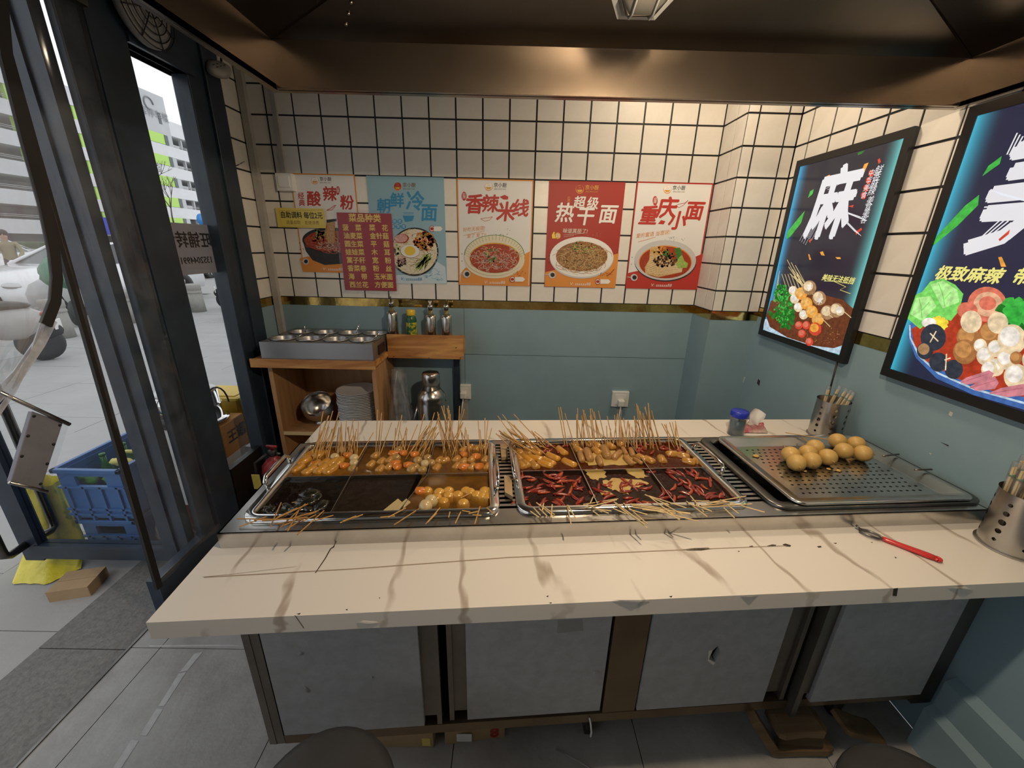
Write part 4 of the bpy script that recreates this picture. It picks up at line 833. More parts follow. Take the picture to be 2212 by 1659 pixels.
for x, lb, tall in ((-.733, 'steel oil bottle with dark pourer nearest the sauce station', .015), (-.494, 'steel oil bottle with white split pourer', 0), (-.396, 'steel oil bottle at the free end of the shelf', .002)):
    o = thing('oil_bottle', lb, 'bottle', (x, 2.48, zb), group='oil bottles on the wall shelf')
    MB().lathe([(.031, 0), (.033, .004), (.033, .13 + tall), (.030, .14 + tall), (.022, .146 + tall)], (x, 2.48, zb), 24).build('steel_sleeve', 'steel', o)
    MB().lathe([(.022, .146 + tall), (.014, .158 + tall), (.0135, .175 + tall)], (x, 2.48, zb), 18).build('neck', 'oil_glass', o)
    MB().lathe([(.013, .175 + tall), (.014, .19 + tall)], (x, 2.48, zb), 16).build('stopper', 'cork_black', o)
    MB().lathe([(.012, .19 + tall), (.018, .196 + tall), (.016, .203 + tall), (.006, .21 + tall)], (x, 2.48, zb), 16).build('collar', 'chrome', o)
    if 'white' in lb:
        for sgn in (-1, 1): MB().tube([(x, 2.48, zb + .208 + tall), (x + sgn * .007, 2.478, zb + .232 + tall)], .004, 6).build('pourer', 'white_plastic', o)
    else: MB().tube([(x, 2.48, zb + .208 + tall), (x + .002, 2.47, zb + .24 + tall)], .005, 8, r1=.003).build('pourer', 'cork_black', o)
x = -.616
o = thing('sauce_bottle', 'green and yellow labelled bottle with yellow cap', 'bottle', (x, 2.48, zb))
mat('label_mix', (.62, .55, .05), .35, var=(22, .1, (.02, .11, .035)))
MB().lathe([(.030, 0), (.032, .004), (.032, .095), (.033, .115), (.028, .135), (.024, .142)], (x, 2.48, zb), 24).build('body', flat('sauce_green', (.02, .10, .035), .25), o)
MB().lathe([(.0325, .006), (.0328, .07), (.0325, .1)], (x, 2.48, zb), 24, cap0=False, cap1=False).build('label', 'label_mix', o)
MB().lathe([(.025, .142), (.026, .145), (.026, .172), (.024, .175)], (x, 2.48, zb), 24).build('cap', flat('cap_yellow', (.72, .50, .03), .35), o)
# bowl and plates on the cabinet shelf
o = thing('steel_bowl', 'deep round steel bowl tipped on its foot in the cabinet', 'bowl', (-1.205, 2.37, zs))
Mx = Matrix.Translation((-1.205, 2.37, zs + .085)) @ Euler((math.radians(32), 0, 0)).to_matrix().to_4x4()
MB().lathe([(.05, -.05), (.08, -.02), (.098, .03), (.092, .075), (.09, .08)], n=32, M=Mx, cap1=False).build('body', 'steel', o)
MB().lathe([(.09, .08), (.086, .075), (.091, .03), (.075, -.015), (.045, -.043), (.002, -.045)], n=32, M=Mx, cap0=False, cap1=False).build('inner_bowl', 'steel', o)
MB().lathe([(.045, 0), (.05, .006), (.03, .02), (.03, .045)], (-1.205, 2.37, zs), 24).build('foot', 'steel', o)
tag(B(-1.19, -1.172, 2.315, 2.333, zs + .062, zs + .09, Matrix.Translation((0, 0, .0))).build('folded_paper', 'paper_white', bevel=.002), 'small white folded paper lying in the steel bowl', 'paper')
me = None; lab = 'white plate in the tall stack on the cabinet shelf'
for k in range(22):
    if me is None:
        mb = MB().lathe([(.06, 0), (.065, .002), (.122, .012), (.126, .0145), (.12, .0135), (.064, .0045), (.001, .004)], n=36, cap1=False); me = mb.mesh('dinner_plate'); me.materials.append(mat('china', (.82, .81, .81), .25))
    o = bpy.data.objects.new('dinner_plate', me); COL.objects.link(o); o.location = (-.955 + random.uniform(-.003, .003), 2.37 + random.uniform(-.003, .003), zs + .0005 + k * .0105); tag(o, lab if k < 21 else 'white plate on top of the tall stack', 'plate', 'plates stacked in the cabinet')
# thermos and plastic bag under the shelf
th = thing('thermos_flask', 'dented stainless steel thermos flask under the bottle shelf', 'thermos', (-.49, 2.36, Z(-1.25)))
c = (-.48, 2.33, Z(-1.20))
MB().lathe([(.085, 0), (.088, .01), (.088, .27), (.084, .285), (.088, .295), (.08, .325), (.06, .352), (.052, .358)], c, 32).build('body', 'steel', th)
MB().lathe([(.053, .358), (.053, .452), (.048, .46), (.02, .462)], c, 28).build('cup_lid', 'steel', th)
MB().tube([(c[0] - .088, c[1], c[2] + .25), (c[0] - .115, c[1] - .02, c[2] + .15), (c[0] - .088, c[1], c[2] + .02)], .006, 8).build('handle', 'steel', th)
tag(B(-.77, -.39, 2.22, 2.582, .02, Z(-1.20) - .001).build('crate_stand', 'black'), 'dark stand behind the counter under the thermos', 'stand')
bgp = tag(MB().grid(lambda u, v: Vector((-.675 + .075 * math.cos(u * 2 * PI) * (1.15 - v * .85) + .02 * math.sin(9 * u * PI + 5 * v), 2.33 + .07 * math.sin(u * 2 * PI) * (1.1 - v * .8) + .012 * math.sin(13 * u * PI), Z(-1.195) + .47 * v)), 40, 14).build('plastic_bag', 'clear_plastic'), 'crumpled clear plastic bag hanging beside the cabinet', 'bag')
# fire extinguisher in the corner
ex = thing('fire_extinguisher', 'red fire extinguisher standing by the black window kick panel', 'extinguisher', (-1.30, 1.98, 0))
mat('ext_red', (.30, .03, .035), .35); c = (-1.315, 1.99, 0)
MB().lathe([(.066, .0), (.07, .01), (.07, .34), (.064, .385), (.04, .415), (.02, .425), (.02, .44)], c, 28).build('cylinder', 'ext_red', ex)
MB().lathe([(.018, .44), (.022, .445), (.022, .475), (.012, .48)], c, 14).build('valve', 'cork_black', ex)
MB().tube([(c[0] + .01, c[1], .475), (c[0] - .01, c[1] - .02, .51), (c[0] + .05, c[1] - .035, .515)], .008, 6).build('lever', 'ext_red', ex)
MB().tube([(c[0] + .01, c[1], .455), (c[0] + .06, c[1] - .03, .47)], .007, 6).build('handle', 'steel_dark', ex)
B(c[0] - .092, c[0] - .05, c[1] - .075, c[1] - .071, .27, .36).build('inspection_tag', 'p_yellow', ex)
MB().tube([(c[0] - .02, c[1] - .02, .46), (c[0] - .075, c[1] - .05, .42), (c[0] - .08, c[1] - .06, .2)], .008, 8).build('hose', 'cork_black', ex)

# ================================================================== COUNTER
ANG = math.radians(4.2); O2 = Vector((-.7335, .6143, 0)); ZC = Z(-.745); ZS = Z(-.700)
CM = Matrix.Translation(O2) @ Matrix.Rotation(ANG, 4, 'Z')      # counter frame: u along the front edge, v into depth
CI = CM.inverted()
def C(u, v, z): return CM @ Vector((u, v, z))
def cxy(px, py, z):  # counter coordinates of a photographed point at height z
    p = CI @ atz(px, py, z); return p.x, p.y
ctr = thing('steel_cabinet', 'long steel base cabinet under the marble counter with grey sliding doors', 'cabinet', C(1.1, .6, 0))
# slab
slab = thing('marble_counter', 'cream marble-pattern counter top with worn film edges', 'counter', C(1.1, .5, ZC))
poly = [(-.7335, .6143), (XR - .003, .7735), (XR - .003, 1.735), (-.810, 1.611)]
def slabpart(z0, z1, m, nm, pl2): MB().prism(pl2, z0, z1).build(nm, m, slab)
# open middle under the stove so that pots hang inside
uvp = lambda u, v: (C(u, v, 0).x, C(u, v, 0).y)
V0, V1, U0, U1 = .255, .685, .06, 2.165
MB().prism([poly[0], poly[1], uvp(2.176, V0), uvp(0.0, V0)], ZC - .008, ZC).build('marble_film_top', 'marble_film', slab)
MB().prism([uvp(-.002, V1), uvp(2.168, V1), poly[2], poly[3]], ZC - .008, ZC).build('marble_film_top', 'marble_film', slab)
MB().prism([uvp(0, V0), uvp(U0, V0), uvp(U0, V1), uvp(-.002, V1)], ZC - .008, ZC).build('marble_film_top', 'marble_film', slab)
MB().prism([poly[0], poly[1], (XR - .003, .80), (-.7335, .64)], ZC - .045, ZC - .008).build('front_apron', 'marble_film', slab)
MB().prism([poly[0], (-.70, .64), (-.78, 1.611), poly[3]], ZC - .045, ZC - .008).build('side_apron', 'marble_film', slab)
MB().prism([poly[3], poly[2], (XR - .003, 1.71), (-.80, 1.585)], ZC - .045, ZC - .008).build('rear_apron', 'marble_film', slab)
# film seam, chips and knocks
mat('chip', (.035, .022, .012), .7); mat('seam', (.34, .26, .19), .6); mat('chip_light', (.78, .74, .68), .5)
def on_top(nm, pxs, m, dz=.0006): MB().add([atz(u, v, ZC + dz) for u, v in pxs], [tuple(range(len(pxs)))]).build(nm, m, slab)
on_top('film_seam', [(440, 1246), (760, 1228), (1100, 1203), (1490, 1186), (1700, 1178), (1700, 1179.4), (1490, 1188), (1100, 1205), (760, 1230), (440, 1248)], 'seam')
on_top('film_seam', [(438, 1243), (500, 1238), (640, 1222), (640, 1223.5), (500, 1240), (438, 1246)], 'marble_film', .0016)
for q in ([(1472, 1187), (1500, 1184), (1530, 1183), (1536, 1186), (1515, 1189), (1485, 1189)], [(1618, 1180), (1625, 1178.5), (1628, 1181), (1620, 1181.5)], [(1657, 1179), (1668, 1176), (1677, 1177), (1675, 1180), (1660, 1181)], [(1690, 1176), (1697, 1174), (1709, 1178), (1707, 1181), (1697, 1180)], [(1765, 1180), (1773, 1179), (1775, 1182), (1768, 1183)], [(1800, 1173), (1808, 1172.5), (1806, 1175)], [(1593, 1190), (1598, 1190), (1597, 1192.5)], [(1932, 1202), (1938, 1205), (1934, 1206)], [(1180, 1288), (1185, 1286), (1184, 1290)], [(818, 1292), (821, 1290), (821, 1293)], [(1881, 1171), (1885, 1170.5), (1884, 1173)]):
    on_top('chip', q, 'chip')
on_top('film_crack', [(725, 1168), (722, 1182), (715, 1186), (704, 1206), (682, 1238), (680, 1238), (702, 1205), (713, 1185), (720, 1180)], 'chip')
def on_front(nm, pxs, m, peak=0.):
    n = Vector((math.sin(math.radians(4.17)), -math.cos(math.radians(4.17)), 0)); P0 = Vector((-.7335, .6143, 0)) + n * .0006; out = []
    for u, v in pxs:
        d = ray(u, v); k = n.dot(P0 - Vector((0, 0, H))) / n.dot(d); out.append(Vector((0, 0, H)) + d * k)
    if peak:
        c_ = sum(out, Vector()) / len(out) + n * peak; MB().add(out + [c_], [(i_, (i_ + 1) % len(out), len(out)) for i_ in range(len(out))], True).build(nm, m, slab)
    else: MB().add(out, [tuple(range(len(pxs)))]).build(nm, m, slab)
for q in ([(1930, 1272), (1940, 1270), (1937, 1288), (1928, 1287)], [(640, 1326), (650, 1324), (647, 1328)], [(746, 1317), (751, 1315), (750, 1319)], [(1185, 1302), (1192, 1301), (1191, 1304)], [(1445, 1288), (1453, 1287), (1450, 1291)]): on_front('chip', q, 'chip')
for q in ([(770, 1345), (785, 1340), (812, 1342), (822, 1345), (790, 1349)], [(1320, 1296), (1400, 1296), (1405, 1299), (1350, 1299)], [(2045, 1269), (2085, 1267), (2105, 1275), (2075, 1273)], [(1600, 1287), (1640, 1284), (1620, 1289)]): on_front('film_wrinkle', q, 'marble_film', .004)
on_front('film_joint', [(636, 1329), (637.5, 1329), (657, 1357), (655.5, 1357)], 'chip')

# base cabinet front: measured along x, on a line turned like the counter
def FX(x, d=0.): return Vector((x, .768 + .0745 * (x + .683), 0)) + Vector((math.sin(.0744), -math.cos(.0744), 0)) * d
def fbox(nm, x0, x1, z0, z1, m, d0=0., d1=-.02, bevel=0, par=None):
    a, b, c, d = FX(x0, d0), FX(x1, d0), FX(x1, d1), FX(x0, d1)
    return MB().prism([(a.x, a.y), (b.x, b.y), (c.x, c.y), (d.x, d.y)], Z(z0), Z(z1)).build(nm, m, par or ctr, bevel=bevel)
zt_ = -.792; zb_ = -1.368
fbox('corner_post', -.683, -.640, -1.405, zt_, 'cab_frame', 0, -.05)
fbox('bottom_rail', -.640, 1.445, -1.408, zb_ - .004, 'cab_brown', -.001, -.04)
fbox('top_rail', -.640, 1.445, -.83, zt_, 'cab_frame', -.012, -.04)
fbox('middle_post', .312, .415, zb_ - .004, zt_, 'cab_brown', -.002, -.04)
fbox('corner_post', 1.378, 1.448, -1.43, zt_, 'cab_frame', 0, -.05)
fbox('rear_panel', -.68, 1.445, -1.40, zt_, 'cab_frame', -.78, -.785)
fbox('floor_panel', -.66, 1.445, -1.404, -1.40, 'cab_frame', -.05, -.78)
a, b = FX(-.683), C(.03, .98, 0)
MB().prism([(a.x, a.y), (a.x + .02, a.y), (b.x + .02, b.y), (b.x, b.y)], Z(-1.405), Z(zt_)).build('side_panel', 'cab_frame', ctr)
for x0, x1, d, r0, r1 in ((-.634, -.232, .004, -.232, -.18), (-.105, .304, -.004, -.158, -.105), (.42, .835, .002, .835, .905), (.985, 1.372, .014, .935, .985)):
    if x0 == .42:      # this door has a hole torn through it
        from mathutils.geometry import tessellate_polygon
        nn = Vector((math.sin(.0744), -math.cos(.0744), 0)); hole = []
        for u, v in ((1551, 1395), (1557, 1410), (1545, 1429), (1533, 1424), (1531, 1412), (1540, 1405)):
            r_ = ray(u, v); q_ = Vector((0, 0, H)) + r_ * (nn.dot(FX(0, d) - Vector((0, 0, H))) / nn.dot(r_)); hole.append((q_.x - nn.x * d, q_.z))
        rect = [(x0, Z(zb_ + .004)), (x1, Z(zb_ + .004)), (x1, Z(zt_ - .004)), (x0, Z(zt_ - .004))]; allp = rect + hole; nf = len(allp)
        tri = tessellate_polygon([[Vector((a_, b_, 0)) for a_, b_ in rect], [Vector((a_, b_, 0)) for a_, b_ in hole]])
        P3 = [FX(a_, e_) + Vector((0, 0, b_)) for e_ in (d, d - .018) for a_, b_ in allp]
        fs_ = [tuple(t) for t in tri] + [tuple(nf + k for k in t[::-1]) for t in tri] + [(k, (k + 1) % 4, nf + (k + 1) % 4, nf + k) for k in range(4)] + [(4 + k, 4 + (k + 1) % 6, nf + 4 + (k + 1) % 6, nf + 4 + k) for k in range(6)]
        dd = MB().add(P3, fs_).build('sliding_door', 'cab_panel', ctr)
    else: dd = fbox('sliding_door', x0, x1, zb_ + .004, zt_ - .004, 'cab_panel', d, d - .018, .001)
    fbox('door_channel', r0, r1, zb_ + .03, zt_ - .004, 'cab_frame', d - .012, d - .03, par=dd)
    e0, e1 = (r0, r0 + .004) if r0 < x0 else (r1 - .014, r1)
    fbox('pull_edge', *((r0, r0 + .014) if r0 < x0 else (r1 - .014, r1)), zb_ + .004, zt_ - .004, 'cab_frame', d - .002, d - .03, par=dd)
fbox('bent_flange', .926, .945, -1.418, zt_, 'cab_frame', .02, -.01)
# hole, blisters and string on the doors
def on_cab(nm, pxs, m, d=.005, par=ctr, solid=0):
    n = Vector((math.sin(.0744), -math.cos(.0744), 0)); P0 = FX(0) + n * d; out = []
    for u, v in pxs:
        r = ray(u, v); k = n.dot(P0 - Vector((0, 0, H))) / n.dot(r); out.append(Vector((0, 0, H)) + r * k)
    if solid:
        c_ = sum(out, Vector()) / len(out) + n * solid; return MB().add(out + [c_], [(i_, (i_ + 1) % len(out), len(out)) for i_ in range(len(out))], True).build(nm, m, par)
    return MB().add(out, [tuple(range(len(pxs)))]).build(nm, m, par)
on_cab('torn_film', [(1531, 1406), (1540, 1404), (1531, 1424), (1545, 1432), (1541, 1437), (1529, 1428)], 'chip_light', .0035)
for q in ([(642, 1411), (650, 1407), (656, 1412), (648, 1416)], [(656, 1481), (661, 1483), (671, 1494), (668, 1498), (661, 1491)], [(801, 1462), (805, 1461), (804, 1465)], [(1281, 1452), (1290, 1449), (1288, 1456), (1283, 1458)]): on_cab('film_blister', q, 'cab_panel', .0045, solid=.008)
on_cab('rust_stain', [(1205, 1341), (1258, 1337), (1260, 1362), (1203, 1368)], mat('rust', (.27, .255, .225), .6, var=(40, .6, (.33, .33, .34))), -.0035)
for x in (-.55, .3, 1.2):
    p0 = FX(x, -.08)
    MB().lathe([(.03, -.012), (.03, .012)], n=18, M=Matrix.Translation((p0.x, p0.y, .032)) @ Matrix.Rotation(PI / 2, 4, 'Y')).build('caster_wheel', 'black_rubber', ctr)
    B(p0.x - .018, p0.x + .018, p0.y - .02, p0.y + .02, .05, Z(-1.405)).build('caster_fork', 'steel_dark', ctr)
pst = [Vector(FX(.27, .006)) + Vector((0, -.002, Z(-1.375))), Vector(FX(.275, .010)) + Vector((0, 0, Z(-1.40))), Vector(FX(.28, .012)) + Vector((0, 0, Z(-1.435))), Vector(FX(.279, .012)) + Vector((0, 0, Z(-1.455)))]
tag(MB().tube(pst, .003, 6).build('string', 'white_plastic'), 'short white string hanging below the cabinet rail', 'string')

# ================================================================== STOVE WITH TWO DIVIDED POTS AND A TRAY WELL
stv = thing('stove', 'long stainless steel stove top with slotted grilles set on the counter', 'stove', C(1.1, .45, ZC))
SU0, SU1, SV0, SV1 = .022, 2.172, .212, .702
OPEN = [(.078, .712), (.812, 1.440), (1.552, 2.162)]; OV0, OV1 = .272, .668
def cb_(nm, u0, u1, v0, v1, z0, z1, m, par, bevel=0): return MB().box(u0, u1, v0, v1, z0, z1, CM).build(nm, m, par, bevel=bevel)
cb_('front_apron', SU0, SU1, SV0, SV0 + .004, ZC, ZS, 'steel', stv); cb_('rear_apron', SU0, SU1, SV1 - .004, SV1, ZC, ZS, 'steel', stv)
for u in (SU0, SU1 - .004): cb_('side_apron', u, u + .004, SV0 + .004, SV1 - .004, ZC, ZS, 'steel', stv)
cb_('plate_front', SU0, SU1, SV0, OV0, ZS - .003, ZS, 'steel', stv); cb_('plate_rear', SU0, SU1, OV1, SV1, ZS - .003, ZS, 'steel', stv)
cb_('plate_end', SU0, OPEN[0][0], OV0, OV1, ZS - .003, ZS, 'steel', stv); cb_('plate_end', OPEN[2][1], SU1, OV0, OV1, ZS - .003, ZS, 'steel', stv)
cb_('drip_pan', SU0 + .09, SU1 - .006, SV0 + .05, SV1 - .02, ZC - .17, ZC - .165, 'steel_dark', stv)
for k, (u0, u1) in enumerate(((OPEN[0][1], OPEN[1][0]), (OPEN[1][1], OPEN[2][0]))):
    cb_('grille_edge', u0, u0 + .006, OV0, OV1, ZS - .003, ZS, 'steel', stv); cb_('grille_edge', u1 - .006, u1, OV0, OV1, ZS - .003, ZS, 'steel', stv)
    n = 18; st_ = (OV1 - OV0) / n
    for i in range(n): cb_('grille_bar', u0 + .006, u1 - .006, OV0 + i * st_, OV0 + i * st_ + .011, ZS - .003, ZS - .0005, 'steel', stv)
def rrect(u0, u1, v0, v1, r, z, n=6):
    pts = []
    for cu_, cv_, a0 in ((u1 - r, v1 - r, 0), (u0 + r, v1 - r, PI / 2), (u0 + r, v0 + r, PI), (u1 - r, v0 + r, 1.5 * PI)):
        for i in range(n + 1): a = a0 + PI / 2 * i / n; pts.append(CM @ Vector((cu_ + r * math.cos(a), cv_ + r * math.sin(a), z)))
    return pts
def inset_loops(u0, u1, v0, v1, r, prof): return [rrect(u0 + i, u1 - i, v0 + i, v1 - i, max(r - i, .008), z) for i, z in prof]
def bracket(nm, u, v0, v1, par, out, h=.04):
    pts = [C(u, v0, ZS + .012), C(u + out * .3, v0 - .002, ZS + h * .75), C(u + out * .5, v0 + .012, ZS + h), C(u + out * .5, (v0 + v1) / 2, ZS + h + .002), C(u + out * .5, v1 - .012, ZS + h), C(u + out * .3, v1 + .002, ZS + h * .75), C(u, v1, ZS + .012)]
    MB().tube(pts, .0062, 10).build(nm, 'chrome', par)
ZB = ZS - .004   # broth level
def big_pot(label, u0, u1, us, vd, v0=.248, v1=.692):
    o = thing('divided_pot', label, 'pot', C((u0 + u1) / 2, .47, ZS))
    MB().loft(inset_loops(u0, u1, v0, v1, .045, [(0, ZS + .001), (0, ZS + .008), (.003, ZS + .011), (.014, ZS + .011), (.021, ZS + .014), (.026, ZS + .011), (.029, ZS), (.033, ZS - .10)]), False, True).build('pan', 'chrome', o)
    i = .0295
    cb_('divider', u0 + i, u1 - i, vd - .0012, vd + .0012, ZS - .10, ZS + .006, 'steel', o)
    for a, b in us:
        MB().prism([uvp(a - .0012, v1 - i), uvp(a + .0012, v1 - i), uvp(a + .0012, vd), uvp(a - .0012, vd)][::-1], ZS - .1, ZS + .006).build('divider', 'steel', o)
        MB().prism([uvp(a - .0012, vd), uvp(a + .0012, vd), uvp(b + .0012, v0 + i), uvp(b - .0012, v0 + i)][::-1], ZS - .1, ZS + .006).build('divider', 'steel', o)
    return o
p1 = big_pot('divided steel pot of clear brown broth beside the window', .052, .738, ((.276, .277), (.515, .46)), .463)
p2 = big_pot('divided steel pot of red chilli broth between the grilles', .785, 1.468, ((1.016, 1.019), (1.247, 1.246)), .469)
bracket('handle', .056, .40, .545, p1, -.012); bracket('handle', .730, .36, .525, p1, .012); bracket('handle', .793, .40, .60, p2, -.012); bracket('handle', 1.462, .415, .588, p2, .02)
# broth in every compartment
broth('broth_amber', (.32, .13, .012), .55); broth('broth_clear', (.25, .115, .022), .48); broth('broth_black', (.010, .006, .004), .95); broth('broth_dark', (.022, .014, .009), .93); broth('broth_soup', (.28, .12, .014), .42); broth('broth_red', (.085, .018, .003), .78); broth('broth_chili', (.018, .005, .002), .95)
i = .0305
def cell(par, u0, u1, v0, v1, m, nm='broth'): return cb_(nm, u0, u1, v0, v1, ZB - .07, ZB, m, par)
vd1, vd2 = .463, .469
for par, u0, u1, back, m in ((p1, .052 + i, .2745, 1, 'broth_amber'), (p1, .2775, .505, 1, 'broth_clear'), (p1, .5165, .738 - i, 1, 'broth_clear'), (p1, .052 + i, .2755, 0, 'broth_black'), (p1, .2785, .479, 0, 'broth_dark'), (p1, .497, .738 - i, 0, 'broth_soup'),
                             (p2, .785 + i, 1.0145, 1, 'broth_red'), (p2, 1.0175, 1.2455, 1, 'broth_red'), (p2, 1.2485, 1.468 - i, 1, 'broth_red'), (p2, .785 + i, 1.0165, 0, 'broth_chili'), (p2, 1.0205, 1.2445, 0, 'broth_chili'), (p2, 1.2475, 1.468 - i, 0, 'broth_chili')):
    vd = vd1 if par is p1 else vd2
    if back:
        bu = .0; MB().prism([uvp(u0, vd + .0015), uvp(u1, vd + .0015), uvp(u1 + (.008 if u1 == .505 else 0), .692 - i), uvp(u0, .692 - i)], ZB - .07, ZB).build('broth', m, par)
    else:
        q0 = u0 - (.033 if u0 == .497 else 0); q1 = u1 - (.018 if u1 == .479 else 0)
        MB().prism([uvp(q0, .248 + i), uvp(q1, .248 + i), uvp(u1, vd - .0015), uvp(u0, vd - .0015)], ZB - .07, ZB).build('broth', m, par)

# ------------------------------------------------------------------ food
for n, c, c2 in (('f_tofu', (.58, .29, .035), (.42, .18, .018)), ('f_orange', (.62, .20, .025), (.48, .13, .012)), ('f_ball', (.42, .26, .08), (.28, .16, .04)), ('f_roll', (.50, .26, .05), (.34, .15, .025)), ('f_sausage', (.42, .22, .07), (.30, .14, .04)), ('f_fish', (.62, .48, .26), (.50, .36, .17)), ('f_gold', (.64, .36, .06), (.50, .25, .035)), ('f_chili', (.28, .022, .009), (.12, .009, .004)), ('f_chili2', (.42, .065, .015), (.20, .022, .006)), ('f_kelp', (.014, .016, .008), (.006, .006, .004)), ('f_yuba', (.50, .40, .22), (.42, .32, .15))):
    mat(n, c, .22, var=(38, .5, c2), bump=(70, .15), coat=.6)
def cap_(c, d, L, r, n=10, bend=0, tip=.6):
    """rounded cylinder piece centred at c along direction d"""
    d = Vector(d).normalized(); c = Vector(c); side = d.cross(Vector((0, 0, 1))).normalized(); pts = []
    prof = [(-.5, .35), (-.47, .75), (-.38, 1), (0, 1.04), (.38, 1), (.47, .75), (.5, .35)]
    up = side.cross(d).normalized(); loops = []
    for t, k in prof:
        p = c + d * (t * L) + side * (bend * (1 - 4 * t * t)); loops.append([p + (side * math.cos(2 * PI * q / n) + up * math.sin(2 * PI * q / n)) * r * k for q in range(n)])
    return MB().loft(loops, True, True)
NFOOD = 0
def food(kind, px, py, label, group, ang=None, s=1.):
    """one piece floating at the photographed place"""
    z = ZB - .003; p = atz(px, py, z); p.z += .008 if kind in ('sausage',) else 0.; a = random.uniform(-.4, .4) if ang is None else ang
    d = CM.to_3x3() @ Vector((math.cos(a), math.sin(a), 0)); nm, cat = 'food', 'food'
    if kind == 'ball': o = MB().ball(p, .017 * s, 1, 1, .95, 12, 8, jit=.02).build('fish_ball', random.choice(('f_ball', 'f_fish')))
    elif kind == 'roll': o = cap_(p, d, .038 * s, .0135 * s).build('tofu_roll', 'f_roll')
    elif kind == 'tofu': o = cap_(p, d, .055 * s, .014 * s, bend=.003).build('tofu_strip', 'f_tofu')
    elif kind == 'tri':
        w = .022 * s; M2 = Matrix.Translation(p + Vector((0, 0, .004))) @ Matrix.Rotation(a + ANG, 4, 'Z') @ Euler((.5, .35, 0)).to_matrix().to_4x4()
        R2 = random.uniform(.8, 1.1); ol = [(-1, -.25), (-.55, -.55), (.1, -.6), (.8, -.35), (1.25, .05), (.8, .35), (0, .5), (-.7, .35)]
        o = MB().loft([[M2 @ Vector((x * w * k_ * R2, y * w * k_, z_)) for x, y in ol] for k_, z_ in ((.6, -.008), (1, -.004), (1.02, .002), (.55, .008))], True, True).build('fish_cake_slice', 'f_orange')
    elif kind == 'sausage': o = cap_(p, d, .085 * s, .0155 * s).build('sausage', 'f_sausage')
    elif kind == 'gold': o = MB().ball(p - Vector((0, 0, .009)), .02 * s, n=12, m=8).build('fish_ball', 'f_gold')
    tag(o, label, 'food', group); return o
def cr1(x, y): return 480 + x * .28933, 860 + y * .28933
def cr2(x, y): return 1040 + x * .28933, 860 + y * .28933
g1 = 'pieces simmering in the clear broth pot'
A_ = 'in the amber compartment beside the window-side handle'
for k, x, y, a in (('tofu', 600, 480, .6), ('tofu', 560, 530, .7), ('tofu', 690, 500, .8), ('tofu', 650, 545, .7), ('tofu', 760, 490, .9), ('tofu', 740, 535, .8), ('tofu', 820, 490, .8), ('tofu', 810, 540, .7), ('tofu', 870, 480, 1.), ('tofu', 690, 420, .3), ('tofu', 730, 425, .4), ('tofu', 650, 430, .7)): food(k, *cr1(x, y), 'yellow tofu strip ' + A_, g1, a + .45, random.uniform(.9, 1.15))
for x, y, a in ((670, 425, .5), (940, 430, 1.2), (915, 510, 1.0), (700, 500, .6)): food('tri', *cr1(x, y), 'orange fish cake slice ' + A_, g1, a, 1.1)
for x, y in ((985, 452), (985, 490), (975, 535), (895, 395), (840, 445)): food('ball', *cr1(x, y), 'brown speckled ball ' + A_, g1)
B_ = 'in the middle compartment towards the tiled wall'
for x, y in ((1320, 392), (1535, 452), (1515, 495), (1460, 470), (1440, 520), (1495, 540), (1410, 540), (1560, 490), (1300, 450)): food('ball', *cr1(x, y), 'pale brown ball ' + B_, g1)
for x, y in ((1142, 435), (1188, 478), (1250, 470), (1180, 535), (1245, 520), (1110, 500)): food('roll', *cr1(x, y), 'stubby brown roll ' + B_, g1, 1.3)
for x, y, a in ((1285, 420, .3), (1355, 415, 1.2), (1440, 425, .9), (1390, 505, .8), (1310, 520, 1.2), (1300, 490, 1.1)): food('tri', *cr1(x, y), 'orange fish cake slice ' + B_, g1, a, 1.15)
C_ = 'in the compartment beside the grille'
for x, y in ((1660, 470), (1750, 462), (1860, 465), (1965, 465), (1980, 520), (1865, 520), (1750, 515), (1600, 525), (1620, 470), (1800, 480), (1850, 375), (1800, 390), (1900, 380), (1950, 375)): food('roll', *cr1(x, y), 'stubby golden roll ' + C_, g1, 1.2 if x != 1660 else .6)
for x, y, a in ((1805, 425, 1.2), (1900, 440, .9), (1815, 520, .5), (1920, 515, 1.), (1490, 700, .3)): food('tri', *cr1(x, y), 'orange fish cake slice ' + (C_ if y < 600 else 'sunk among the fish balls'), g1, a, 1.25)
for x, y in ((1690, 690), (1690, 725), (1760, 720), (1850, 700), (1820, 690), (1960, 690), (1990, 695), (1940, 730), (1985, 735), (1650, 770), (1600, 740), (1530, 690), (1800, 780), (1900, 720), (1620, 700)): food('gold', *cr1(x, y), 'golden fish ball sunk in the compartment with the ball skewer', g1)
for x, y, a in ((1265, 815, 1.0), (1330, 815, 1.0)):
    p = atz(*cr1(x, y), ZB + .003); M2 = Matrix.Translation(p) @ Matrix.Rotation(a + ANG, 4, 'Z') @ Euler((.15, -.1, 0)).to_matrix().to_4x4()
    tag(MB().prism([(-.03, -.008), (.03, -.012), (.034, .008), (-.028, .01)], -.003, .003, M2).build('tofu_skin_slice', 'f_yuba', bevel=.002), 'pale folded tofu skin slice in the dark middle compartment', 'food', g1)
for x, y, s_ in ((650, 715, 1.2), (715, 735, .8), (620, 775, 1.2), (480, 815, .8), (560, 830, 1.), (350, 830, .8), (740, 810, 1.1), (430, 860, .8), (640, 830, .7)):
    p = atz(*cr1(x, y), ZB - .002); mb = MB().ball(p, .022 * s_, 1.2, .8, .42, 12, 7, Euler((0, 0, random.uniform(0, 3))), jit=.22)
    tag(mb.build('kelp_knot', 'f_kelp'), 'shiny dark kelp knot in the black broth compartment', 'food', g1)
g2 = 'pieces simmering in the chilli broth pot'
